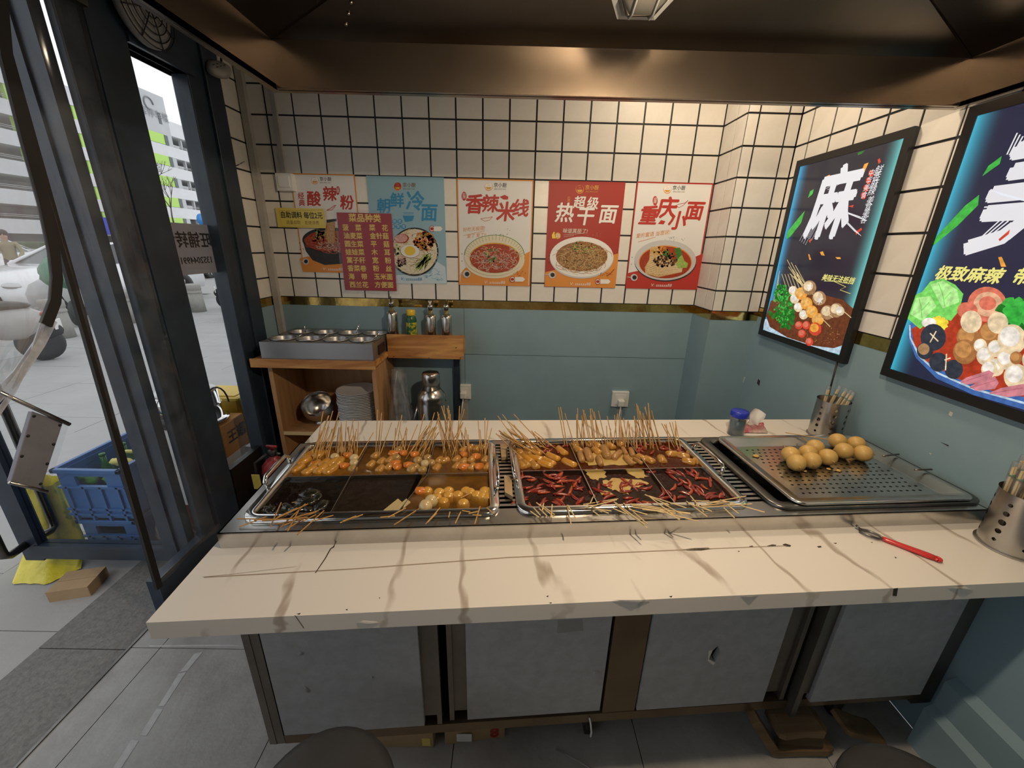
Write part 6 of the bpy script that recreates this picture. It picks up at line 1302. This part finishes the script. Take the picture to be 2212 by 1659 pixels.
# ================================================================== OUTSIDE THE WINDOW
ob = flat('crate_blue', (.035, .13, .36), .4)
def crate(label, x0, x1, y0, y1, z0, z1, grp):
    o = thing('plastic_crate', label, 'crate', ((x0 + x1) / 2, (y0 + y1) / 2, z0), group=grp); t = .012
    for bx in ((x0, x1, y0, y0 + t, z0, z0 + .17 if False else z1 - .10), (x0, x1, y1 - t, y1, z0, z1 - .02)): B(*bx).build('wall', ob, o)
    for bx in ((x0, x0 + t, y0 + t, y1 - t, z0, z1 - .02), (x1 - t, x1, y0 + t, y1 - t, z0, z1 - .02)): B(*bx).build('wall', ob, o)
    # grip opening in the front wall
    xm = (x0 + x1) / 2; B(x0, xm - .075, y0, y0 + t, z1 - .10, z1 - .02).build('wall', ob, o); B(xm + .075, x1, y0, y0 + t, z1 - .10, z1 - .02).build('wall', ob, o); B(xm - .075, xm + .075, y0, y0 + t, z1 - .045, z1 - .02).build('wall', ob, o)
    B(x0, x1, y0, y1, z0, z0 + .01).build('floor_panel', ob, o)
    for bx in ((x0 - .015, x1 + .015, y0 - .015, y0 + .006, z1 - .022, z1), (x0 - .015, x1 + .015, y1 - .006, y1 + .015, z1 - .022, z1), (x0 - .015, x0 + .006, y0 - .015, y1 + .015, z1 - .022, z1), (x1 - .006, x1 + .015, y0 - .015, y1 + .015, z1 - .022, z1)): B(*bx).build('rim', ob, o, bevel=.003)
    for zz in (z0 + .03, z0 + .06, z1 - .11): B(x0 - .008, x1 + .008, y0 - .010, y0, zz, zz + .012).build('rib', ob, o)
    for k in range(4): x = x0 + .03 + (x1 - x0 - .06) * k / 3; B(x - .006, x + .006, y0 - .010, y0, z0, z1 - .1).build('rib', ob, o)
    return o
gcr = 'blue plastic crates outside the window'
crate('blue plastic crate on the ground, lower of two', -2.22, -1.94, 1.74, 2.18, GO + .005, .19, gcr)
crate('blue plastic crate of vegetables, upper of two', -2.235, -1.925, 1.73, 2.19, .195, .495, gcr)
mat('bottle_green', (.02, .16, .03), .15); mat('veg', (.12, .35, .05), .5, var=(18, .5, (.05, .2, .02))); mat('veg_yellow', (.75, .66, .18), .6)
for k, (x, y) in enumerate(((-2.17, 1.90), (-2.17, 2.02), (-2.08, 2.08), (-1.99, 2.08), (-2.17, 2.13))):
    o = thing('green_bottle', 'green glass bottle standing in the upper crate', 'bottle', (x, y, .21), group='green bottles in the crate')
    MB().lathe([(.033, 0), (.034, .17), (.014, .22), (.013, .262)], (x, y, .21), 16).build('body', 'bottle_green', o); MB().lathe([(.014, .262), (.015, .27), (.013, .276)], (x, y, .21), 12).build('rim_ring', 'bottle_green', o)
for x, y, s_, m in ((-2.15, 1.785, .68, 'veg'), (-2.02, 1.785, .72, 'veg'), (-2.03, 1.86, .85, 'veg_yellow'), (-1.998, 1.97, .5, 'veg_yellow'), (-2.09, 1.97, .42, 'veg_yellow')):
    o = tag(MB().ball((x, y, .40 if m == 'veg' else .46), .06 * s_, 1.3, .4, .7 if m == 'veg' else .45, 14, 9, jit=.16).build('leaf_vegetable', m), 'bunch of green leaves in the upper crate' if m == 'veg' else 'pale yellow flower head in the upper crate', 'vegetable', 'vegetables in the upper crate')
# yellow bag over a carton
o, Mx, w, d_ = carton('low brown carton under the yellow bag', -2.13, -1.97, 1.44, 1.57, .025, .25, z0=GO)
mat('bag_yellow', (.66, .58, .05), .4, var=(14, .5, (.56, .46, .02)), bump=(22, .6))
random.seed(3)
def bagf(u, v):
    a = u * 2 * PI; r = .125 * (1 - .30 * v) * (1 + .10 * math.sin(5 * a + 4 * v) + .05 * math.sin(11 * a)); x = -2.41 + r * 1.05 * math.cos(a); y = 1.745 + r * .72 * math.sin(a)
    y -= .14 * max(0, .16 - v) / .16; x += .10 * max(0, .16 - v) / .16
    return Vector((x, y + .04 * v, GO + .008 + (.30 * v if v < .16 else .048 + .42 * (v - .16))))
tag(MB().grid(bagf, 36, 14).build('plastic_bag', 'bag_yellow'), 'crumpled yellow plastic bag beside the blue crates', 'bag')
# jug, drinks cartons, steamer pot, yellow box seen through the pane
o = thing('water_jug', 'clear ribbed plastic water jug beside the crates', 'jug', (-1.76, 1.78, GO))
prof = [(.07, 0)] + [(.078 if k % 2 else .072, .02 + .018 * k) for k in range(9)] + [(.07, .20), (.03, .25), (.022, .255)]
MB().lathe(prof, (-1.765, 1.76, GO), 24).build('body', 'clear_plastic', o); MB().lathe([(.024, .255), (.024, .28), (.02, .285)], (-1.765, 1.76, GO), 16).build('cap', 'white_plastic', o)
mat('carton_white', (.66, .65, .64), .5); mat('carton_orange', (.52, .24, .06), .6); mat('carton_red', (.30, .03, .045), .5); mat('carton_maroon', (.12, .02, .02), .5)
SX = Matrix(((0, 0, 1, 0), (1, 0, 0, 0), (0, 1, 0, 0), (0, 0, 0, 1)))   # local text plane on a +x face
def sidetext(o, t, size, m, w, y, z, **k): text(t, size, m, o, y, z, 0, M=Matrix.Translation((w + .0015, 0, 0)) @ SX, **k)
o, Mx, w, d_ = carton('maroon liquor carton at the foot of the box stack', -1.90, -1.72, 1.90, 2.12, .17, 0, 'carton_maroon', GO); sidetext(o, '高粱酒', .065, 'p_ocorn', w, -.0, .10)
o, Mx, w, d_ = carton('white drinks carton with red print in the stack', -1.90, -1.73, 1.89, 2.13, .36, 0, 'carton_white', .174); sidetext(o, '大窑嘉宾', .045, 'p_kimchi', w, -.03, .11); sidetext(o, '大汽水', .04, 'p_kimchi', w, -.03, .05); B(-1.7295, -1.728, 1.89, 2.13, .176, .20).build('red_band', 'p_kimchi', o)
o, Mx, w, d_ = carton('white drinks carton with orange print above the red one', -1.90, -1.74, 1.90, 2.13, .47, 0, 'carton_white', .364); sidetext(o, '橙子味汽水', .03, 'p_orange', w, 0, .06)
o, Mx, w, d_ = carton('white and orange carton topmost of the stack', -1.90, -1.73, 1.89, 2.13, .62, 0, 'carton_white', .474); sidetext(o, '大窑橙诺', .036, 'p_orange', w, -.02, .11); sidetext(o, '大汽水', .03, 'p_kimchi', w, -.02, .075)
B(-1.7295, -1.728, 1.90, 1.99, .48, .53).build('orange_patch', 'p_orange', o); B(-1.7295, -1.728, 1.99, 2.08, .48, .52).build('blue_patch', 'lid_blue', o)
o, Mx, w, d_ = carton('orange drinks carton with black print under the steel pot', -2.1, -1.75, 2.215, 2.425, .50, 0, 'carton_orange', .13); sidetext(o, '王诺', .09, 'p_black', w, .02, .27, bold=.03); B(-1.7495, -1.748, 2.20, 2.40, .17, .29).build('white_patch', 'carton_white', o)
o, Mx, w, d_ = carton('dark red carton under the yellow box', -2.2, -1.75, 2.21, 2.75, .125, 0, 'carton_red', GO)
o, Mx, w, d_ = carton('small red and white packet by the window kick panel', -1.72, -1.66, 2.34, 2.42, .30, 0, 'carton_white', GO); B(-1.6595, -1.658, 2.34, 2.42, .14, .2).build('red_band', 'p_kimchi', o)
o, Mx, w, d_ = carton('red carton standing directly under the yellow box', -2.12, -1.76, 2.44, 2.74, .235, 0, 'carton_red', .13)
o = thing('yellow_box', 'tall yellow plastic box on the red carton', 'box', (-1.93, 2.55, .24)); mat('box_yellow', (.62, .42, .03), .45, var=(5, .6, (.52, .34, .02)))
MB().loft([[(x, y, .24) for x, y in ((-2.08, 2.46), (-1.78, 2.46), (-1.78, 2.68), (-2.08, 2.68))], [(x, y, .60) for x, y in ((-2.10, 2.44), (-1.77, 2.44), (-1.77, 2.70), (-2.10, 2.70))]], True, True, sm=False).build('body', 'box_yellow', o, bevel=.02)
MB().box(-2.06, -1.81, 2.47, 2.67, .60, .606).build('lid', 'box_yellow', o, bevel=.005)
o = thing('steamer_pot', 'tall steel steamer pot with wire bail on the orange carton', 'pot', (-1.88, 2.28, .5)); c = (-1.885, 2.27, .503)
MB().lathe([(.11, 0), (.13, .02), (.135, .03), (.12, .035), (.105, .04), (.105, .12), (.11, .125), (.10, .13), (.10, .21)], c, 32).build('body', 'chrome', o); MB().lathe([(.10, .21), (.095, .222), (.04, .235), (.01, .24)], c, 32).build('lid', 'white_plastic', o)
MB().tube([(c[0] + .1, c[1] + .105 * math.cos(t * PI / 10), c[2] + .10 + .13 * math.sin(t * PI / 10)) for t in range(11)], .005, 8).build('bail', 'black', o)
o = thing('electric_cooker', 'black appliance with wire handles on top of the carton stack', 'appliance', (-1.9, 2.0, .62)); c = (-1.80, 2.0, .625)
MB().lathe([(.09, 0), (.10, .02), (.10, .05), (.085, .06)], c, 28).build('base', 'black', o); MB().lathe([(.085, .06), (.09, .12), (.085, .17)], c, 28).build('pan', 'chrome', o); MB().lathe([(.085, .17), (.075, .185), (.02, .19)], c, 24).build('lid', 'white_plastic', o); MB().tube([(c[0] + .09, c[1] - .06, c[2] + .08), (c[0] + .09, c[1] - .03, c[2] + .14), (c[0] + .07, c[1] + .08, c[2] + .17)], .005, 6).build('wire_handle', 'black', o)

# ------------------------------------------------------------------ street furniture, vehicles and people
mat('stone', (.36, .345, .32), .85, var=(12, .6, (.25, .24, .22)), bump=(30, .2))
for (x, y), lb in (((-7.33, 9.43), 'stone bollard beside the motor scooter rider'), ((-7.58, 8.0), 'stone bollard beside the car front door'), ((-7.48, 6.58), 'stone bollard nearest the car front wheel')):
    o = thing('bollard', lb, 'bollard', (x, y, GO), group='stone bollards along the street')
    MB().lathe([(.17, 0), (.15, .42)], (x, y, GO), 24).build('shaft', 'stone', o); MB().lathe([(.15, .42), (.158, .43), (.158, .46), (.148, .47), (.148, .50), (.156, .51), (.156, .60), (.14, .63), (.02, .635)], (x, y, GO), 24).build('cap_band', 'stone', o)
mat('car_white', (.78, .78, .79), .18, coat=.8); mat('car_glass', (.06, .07, .075), .05); mat('tyre', (.02, .02, .02), .7); mat('alloy', (.55, .55, .56), .25, 1.)
def car(label, M, paint='car_white', grp='cars parked in the street'):
    """sedan, nose towards local -Y, centre at origin, wheels on z=0"""
    o = thing('car', label, 'car', M=M, group=grp); Wd = .90
    side = [(-2.32, .30), (-2.36, .55), (-2.25, .72), (-1.95, .84), (-1.2, .96), (-.95, 1.0), (1.55, 1.03), (2.15, 1.0), (2.33, .85), (2.36, .5), (2.28, .28)]
    loops = []
    for x, k in ((-Wd, .93), (-Wd * .98, .97), (-Wd * .86, 1), (0, 1.012), (Wd * .86, 1), (Wd * .98, .97), (Wd, .93)):
        loops.append([M @ Vector((x, y * (1 if abs(x) < Wd * .9 else .985), z if z < .8 else .8 + (z - .8) * (k if abs(x) > .8 else 1.1))) for y, z in side])
    MB().loft(loops, True, True).build('body', paint, o)
    roof = [(-.95, .98), (-.25, 1.40), (.15, 1.46), (.95, 1.44), (1.75, 1.03)]
    L = [[M @ Vector((x * (1 - .28 * max(0, (z - 1) / .46)), y, z)) for y, z in roof] for x in (-.82, -.4, 0, .4, .82)]
    MB().loft(L, True, True, closed=True, sm=False).build('greenhouse', 'car_glass', o)
    L = [[M @ Vector((x, y, z)) for y, z in ((-.28, 1.395), (.15, 1.475), (.95, 1.455), (1.12, 1.37))] for x in (-.60, -.3, 0, .3, .60)]
    MB().loft(L, False, False, closed=False).build('roof', paint, o, solid=.02)
    for sx_ in (-1, 1):
        for y0, y1, z1 in ((-.98, -.24, 1.40), (.42, .47, 1.45), (1.1, 1.78, 1.38)):
            MB().tube([M @ Vector((sx_ * .825, y0 if z1 != 1.38 else y1, 1.0)), M @ Vector((sx_ * .60, y1 if z1 != 1.38 else y0, z1))], .035, 6).build('pillar', paint, o)
        for y in (-1.48, 1.45):
            Mw = M @ Matrix.Translation((sx_ * .80, y, .33)) @ Matrix.Rotation(PI / 2 * sx_, 4, 'Y')
            wv = MB().lathe([(.20, -.02), (.33, -.02), (.345, .02), (.345, .10), (.33, .125), (.23, .125), (.22, .11), (.02, .105)], n=28, M=Mw).build('wheel', 'tyre', o)
            for k in range(5): MB().box(-.03, .03, .02, .21, .107, .12, Mw @ Matrix.Rotation(k * 2 * PI / 5, 4, 'Z')).build('spoke', 'alloy', wv)
            MB().lathe([(.38, .02), (.385, .118), (.30, .119)], n=24, M=Mw, cap0=False, cap1=False).build('wheel_arch', 'black', o)
        MB().ball(M @ Vector((sx_ * .62, -2.24, .68)), .16, 1.3, .5, .45, 14, 8, M.to_euler()).build('headlamp', 'alloy', o)
        MB().ball(M @ Vector((sx_ * .93, -.78, 1.02)), .10, 1, .6, .7, 12, 8, M.to_euler()).build('wing_mirror', paint, o)
        MB().box(sx_ * .895 - .01, sx_ * .895 + .01, .1, .3, .78, .81, M).build('door_handle', 'alloy', o)
    MB().box(-.45, .45, -2.375, -2.34, .36, .50, M).build('grille', 'black', o)
    MB().box(-.22, .22, -2.39, -2.37, .52, .64, M).build('number_plate', flat('plate_green', (.10, .38, .22), .4), o)
    return o
car('white electric sedan with green number plate beyond the bollards', Matrix.Translation((-10.05, 10.0, GO)))
car('white car parked further down the street', Matrix.Translation((-17.5, 13.5, GO)) @ Matrix.Rotation(.5, 4, 'Z'))
car('white car half hidden behind the lease notice', Matrix.Translation((-14.2, 19.5, GO)) @ Matrix.Rotation(.1, 4, 'Z'))
car('silver car in front of the car park building', Matrix.Translation((-22, 17, GO)) @ Matrix.Rotation(.2, 4, 'Z'), 'alloy')
def scooter(label, M, paint, grp='scooters on the street'):
    o = thing('motor_scooter', label, 'scooter', M=M, group=grp)
    for y in (-.62, .62):
        Mw = M @ Matrix.Translation((0, y, .24)) @ Matrix.Rotation(PI / 2, 4, 'Y'); MB().lathe([(.15, -.05), (.23, -.045), (.24, 0), (.23, .045), (.15, .05)], n=24, M=Mw).build('wheel', 'tyre', o); MB().lathe([(.03, -.055), (.15, -.03), (.15, .03), (.03, .055)], n=18, M=Mw).build('hub', 'alloy', o)
    T_ = lambda pts, r, nm, m, r1=None: MB().tube([M @ Vector(p) for p in pts], r, 8, True, r1).build(nm, m, o)
    T_([(0, -.62, .24), (0, -.50, .75), (0, -.44, 1.0)], .03, 'fork', 'steel_dark'); T_([(-.32, -.38, 1.04), (-.1, -.45, 1.02), (.1, -.45, 1.02), (.32, -.38, 1.04)], .018, 'handlebar', 'black')
    MB().ball(M @ Vector((0, -.50, .62)), .22, .8, .45, 1.3, 14, 9, M.to_euler()).build('leg_shield', paint, o); MB().ball(M @ Vector((0, -.52, .92)), .10, 1, .8, .8, 12, 8, M.to_euler()).build('headlamp', 'car_glass', o)
    MB().box(-.15, .15, -.42, .1, .26, .33, M).build('footboard', 'black', o, bevel=.02); MB().ball(M @ Vector((0, .42, .52)), .30, .6, 1.25, .75, 16, 10, M.to_euler()).build('rear_body', paint, o)
    MB().ball(M @ Vector((0, .28, .74)), .2, .75, 1.9, .35, 14, 8, M.to_euler()).build('seat', 'stool_black', o); MB().ball(M @ Vector((0, .66, .40)), .22, .5, 1.0, .6, 12, 8, M.to_euler()).build('rear_mudguard', 'tyre', o)
    MB().box(-.11, .11, .83, .845, .42, .54, M).build('number_plate', 'white_plastic', o); MB().ball(M @ Vector((0, .74, .62)), .06, 1.4, .5, .6, 10, 6, M.to_euler()).build('tail_lamp', flat('tail_red', (.4, .02, .02), .3), o)
    return o
mat('scoot_grey', (.42, .42, .41), .3, coat=.4); mat('scoot_mint', (.55, .62, .60), .3, coat=.4)
scooter('grey scooter with white plate in front of the stone bollard', Matrix.Translation((-6.85, 4.95, GO)) @ Matrix.Rotation(-1.0, 4, 'Z'), 'scoot_grey')
scooter('pale mint scooter beside its standing rider', Matrix.Translation((-6.35, 10.2, GO)) @ Matrix.Rotation(2.2, 4, 'Z'), 'scoot_mint')
o = scooter('parked scooter wrapped in a green rain apron by the car', Matrix.Translation((-8.45, 8.1, GO)) @ Matrix.Rotation(.5, 4, 'Z'), 'scoot_grey')
mat('apron_green', (.05, .22, .12), .5, var=(4, .5, (.035, .15, .08)), bump=(8, .4))
MB().ball((-8.3, 7.85, GO + .95), .55, .85, .8, .62, 20, 12, jit=.05).build('rain_apron', 'apron_green', o)

def person(label, x, y, rz, top_m, leg_m, h=1.70, sit=False):
    o = thing('person', label, 'person', (x, y, GO), (0, 0, rz)); Mx = Matrix.Translation((x, y, GO)) @ Matrix.Rotation(rz, 4, 'Z'); s_ = h / 1.7
    P = dict(pel=(0, 0, .93), ch=(0, .01, 1.25), nk=(0, .0, 1.46), hd=(0, -.01, 1.62), hl=(-.09, 0, .90), kl=(-.11, -.04, .50), al=(-.12, .03, .09), tl=(-.13, -.10, .04), hr=(.09, 0, .90), kr=(.11, .05, .50), ar=(.11, .10, .09), tr=(.12, -.02, .04), sl=(-.18, 0, 1.40), el=(-.25, -.08, 1.14), wl=(-.20, -.28, 1.02), fl=(-.19, -.36, 1.0), sr=(.18, 0, 1.40), er=(.25, -.05, 1.13), wr=(.18, -.25, 1.0), fr=(.17, -.33, .98))
    R_ = dict(pel=.14, ch=.155, nk=.06, hd=.10, hl=.09, kl=.06, al=.045, tl=.04, hr=.09, kr=.06, ar=.045, tr=.04, sl=.075, el=.05, wl=.036, fl=.03, sr=.075, er=.05, wr=.036, fr=.03)
    E_ = [('pel', 'ch'), ('ch', 'nk'), ('nk', 'hd'), ('pel', 'hl'), ('hl', 'kl'), ('kl', 'al'), ('al', 'tl'), ('pel', 'hr'), ('hr', 'kr'), ('kr', 'ar'), ('ar', 'tr'), ('ch', 'sl'), ('sl', 'el'), ('el', 'wl'), ('wl', 'fl'), ('ch', 'sr'), ('sr', 'er'), ('er', 'wr'), ('wr', 'fr')]
    ks = list(P); me = bpy.data.meshes.new('body'); me.from_pydata([Vector(P[k]) * s_ for k in ks], [(ks.index(a), ks.index(b)) for a, b in E_], [])
    t = bpy.data.objects.new('body', me); COL.objects.link(t); md = t.modifiers.new('skin', 'SKIN'); t.modifiers.new('sub', 'SUBSURF').levels = 1
    for k, sv in zip(ks, me.skin_vertices[0].data): sv.radius = (R_[k] * s_, R_[k] * s_ * (.8 if k in ('ch', 'pel') else 1)); sv.use_root = k == 'pel'
    dg = bpy.context.evaluated_depsgraph_get(); m2 = bpy.data.meshes.new_from_object(t.evaluated_get(dg)); bpy.data.objects.remove(t)
    for m in (top_m, leg_m, 'skin', 'hair'): m2.materials.append(MATS[m])
    for p in m2.polygons:
        c_ = p.center / s_; p.use_smooth = True
        p.material_index = 2 if (c_.z > 1.47 or (abs(c_.x) < .3 and c_.y < -.27)) else (0 if c_.z > .92 or abs(c_.x) > .22 else 1)
        if c_.z < .11: p.material_index = 3
    b_ = bpy.data.objects.new('body', m2); COL.objects.link(b_); b_.parent = o
    MB().ball(Mx @ Vector((0, .015, 1.655)) * 1.0 if s_ == 1 else Mx @ (Vector((0, .015, 1.655)) * s_), .108 * s_, .95, 1.05, .9, 16, 10).build('hair', 'hair', o)
    MB().ball(Mx @ (Vector((0, -.115, 1.60)) * s_), .016, 1, 1, 1.3, 8, 6).build('nose', 'skin', o)
    return o
mat('skin', (.48, .29, .20), .5); mat('hair', (.02, .016, .014), .5); mat('coat_green', (.30, .34, .31), .7); mat('jeans', (.035, .05, .085), .8); mat('coat_olive', (.30, .27, .16), .7); mat('trouser', (.05, .05, .055), .8)
person('person in grey-green jacket and dark jeans standing by the mint scooter', -5.95, 8.45, 1.9, 'coat_green', 'jeans')
person('dark haired person in olive coat walking beyond the white sedan', -14.2, 11.9, .8, 'coat_olive', 'trouser')

# ------------------------------------------------------------------ car park building
mat('b_grey', (.52, .53, .54), .8, var=(.4, .6, (.46, .465, .475))); mat('b_light', (.70, .70, .71), .8, var=(.5, .6, (.62, .62, .63))); mat('b_dark', (.22, .225, .23), .8); mat('b_green', (.46, .70, .16), .7); mat('b_rail', (.5, .5, .5), .6); mat('b_win', (.10, .12, .13), .2)
k = 1.42; bx = -38 * k
bd = thing('street_car_park', 'grey and green multi-storey car park across the street', 'building', (bx - 6, 44 * k, GO))
def bb_(nm, y0, y1, z0, z1, m, dx=0., par=bd, d0=-10.): return B(bx + d0, bx + dx, y0 * k, y1 * k, max(H + z0 * k, GO), H + z1 * k, None).build(nm, m, par)
bb_('core', 22, 62, -1.2, 11.4, 'b_grey', -6)
bb_('tower', 46.6, 50.9, -1.2, 14.35, 'b_grey', 0, d0=-8)
bb_('parapet', 50.9, 62, 10.75, 12.2, 'b_light', 0, d0=-6); bb_('parapet', 22, 46.6, 10.6, 12.0, 'b_light', .1, d0=-6)
for fl_ in range(5):
    z = 10.6 - 2.1 * fl_; lo = z - 2.1
    if lo < -1.2: lo = -1.2
    bb_('green_panel', 47.0, 50.25, z - .95, z, 'b_green', .08, d0=-.1); bb_('stair_window', 49.75, 50.2, z - .95, z - .02, 'b_win', .14, d0=0)
    bb_('spandrel', 50.9, 62, lo, z - 1.0, 'b_light', 0, d0=-6); bb_('spandrel', 22, 46.6, lo, z - 1.05, 'b_light', .1, d0=-6)
    bb_('spandrel', 46.6, 50.9, lo, z - 1.0, 'b_light', .05, d0=-.1)
    for y in (53.75, 57.4, 61): bb_('green_fin', y, y + .42, z - 1.0, z + .12, 'b_green', -.05, d0=-.5)
    for y in (25.5, 30.5, 35.3, 40.2, 44.6): bb_('green_fin', y, y + .55, z - 1.05, z + .1, 'b_green', -.02, d0=-.5)
    for y in (50.9, 52.3, 55.6, 59.2): bb_('column', y, y + .18, z - 1.0, z, 'b_grey', -.2, d0=-.6)
    for zz in (.82, .70): bb_('railing', 50.9, 62, z - zz - .03, z - zz, 'b_rail', -.1, d0=-.15); bb_('railing', 22, 46.6, z - zz - .03, z - zz, 'b_rail', -.1, d0=-.15)
    for q in range(4):
        y = 51.3 + q * 2.5 + .4 * (fl_ % 2); bb_('parked_car', y, y + 1.4, z - .95, z - .55, 'car_white', -1.0, d0=-1.4)
    for q in range(4):
        y = 26 + q * 5; bb_('parked_car', y, y + 1.6, z - 1.0, z - .6, 'car_white', -1.0, d0=-1.4)
bb_('stair_window', 49.6, 49.95, 11.6, 12.6, 'b_win', .06, d0=0)
bb_('shop_front', 36, 46.4, .2, 1.7, 'lid_blue', .3, d0=-.2); bb_('shop_front', 50.9, 56, -.3, 1.3, 'b_win', .2, d0=-.2)
ML = Matrix.Translation((0, 0, 0))
MB().tube([Vector((bx + .1, 48.7 * k + .8 * math.cos(t * PI / 10), H + 13.2 * k + .8 * math.sin(t * PI / 10))) for t in range(16)], .09, 6).build('emblem', 'b_dark', bd)
text('车库停车楼', 1.3, 'b_dark', bd, 0, 0, 0, name='building_lettering', M=Matrix.Translation((6.12, 48.7 * k - 44 * k, H + 12.3 * k - GO)) @ SX)
# hedge, small bare trees and road sign
mat('hedge', (.10, .13, .07), .9, var=(3, .5, (.05, .065, .03)), bump=(9, .5))
hg = thing('hedge', 'low clipped hedge in front of the car park', 'hedge', (-30, 24, GO))
for q in range(9): MB().box(-30.6, -29.6, 12 + q * 3.4, 15.2 + q * 3.4, GO, 1.2).build('hedge_block', 'hedge', hg, bevel=.15)
mat('bark', (.10, .085, .075), .9)
random.seed(9)
def tree(label, x, y, h):
    o = thing('bare_tree', label, 'tree', (x, y, GO), group='bare street trees'); mb = MB()
    def br(p, d, L, r, n):
        q = p + d * L; mb.tube([p, p.lerp(q, .5) + Vector((random.uniform(-.04, .04), random.uniform(-.04, .04), 0)) * L, q], r, 5, True, r * .65)
        if n:
            for _ in range(3):
                e = (d + Vector((random.uniform(-.7, .7), random.uniform(-.7, .7), random.uniform(-.1, .5)))).normalized(); br(q, e, L * random.uniform(.6, .8), r * .6, n - 1)
    MB().tube([(x, y, GO), (x + .05, y, GO + h * .45)], h * .018, 8, True, h * .013).build('trunk', 'bark', o)
    br(Vector((x + .05, y, GO + h * .43)), Vector((.05, 0, 1)), h * .2, h * .011, 4); mb.build('branches', 'bark', o)
tree('bare tree in front of the green panels', -22, 26.6, 6.5); tree('bare tree beside the hedge by the parked cars', -24, 17.5, 6.5); tree('bare tree at the far end of the hedge', -26, 33, 6)
o = thing('bicycle_sign', 'round blue road sign behind the lease notice', 'road sign', (-20, 27.2, GO))
MB().tube([(-20, 27.6, GO), (-20, 27.6, 3.0)], .04, 8).build('post', 'steel_dark', o); MB().lathe([(.36, -.02), (.36, .02)], n=24, M=Matrix.Translation((-19.9, 27.6, 2.75)) @ Matrix.Rotation(PI / 2, 4, 'Y')).build('disc', flat('sign_blue', (.03, .22, .60), .4), o)
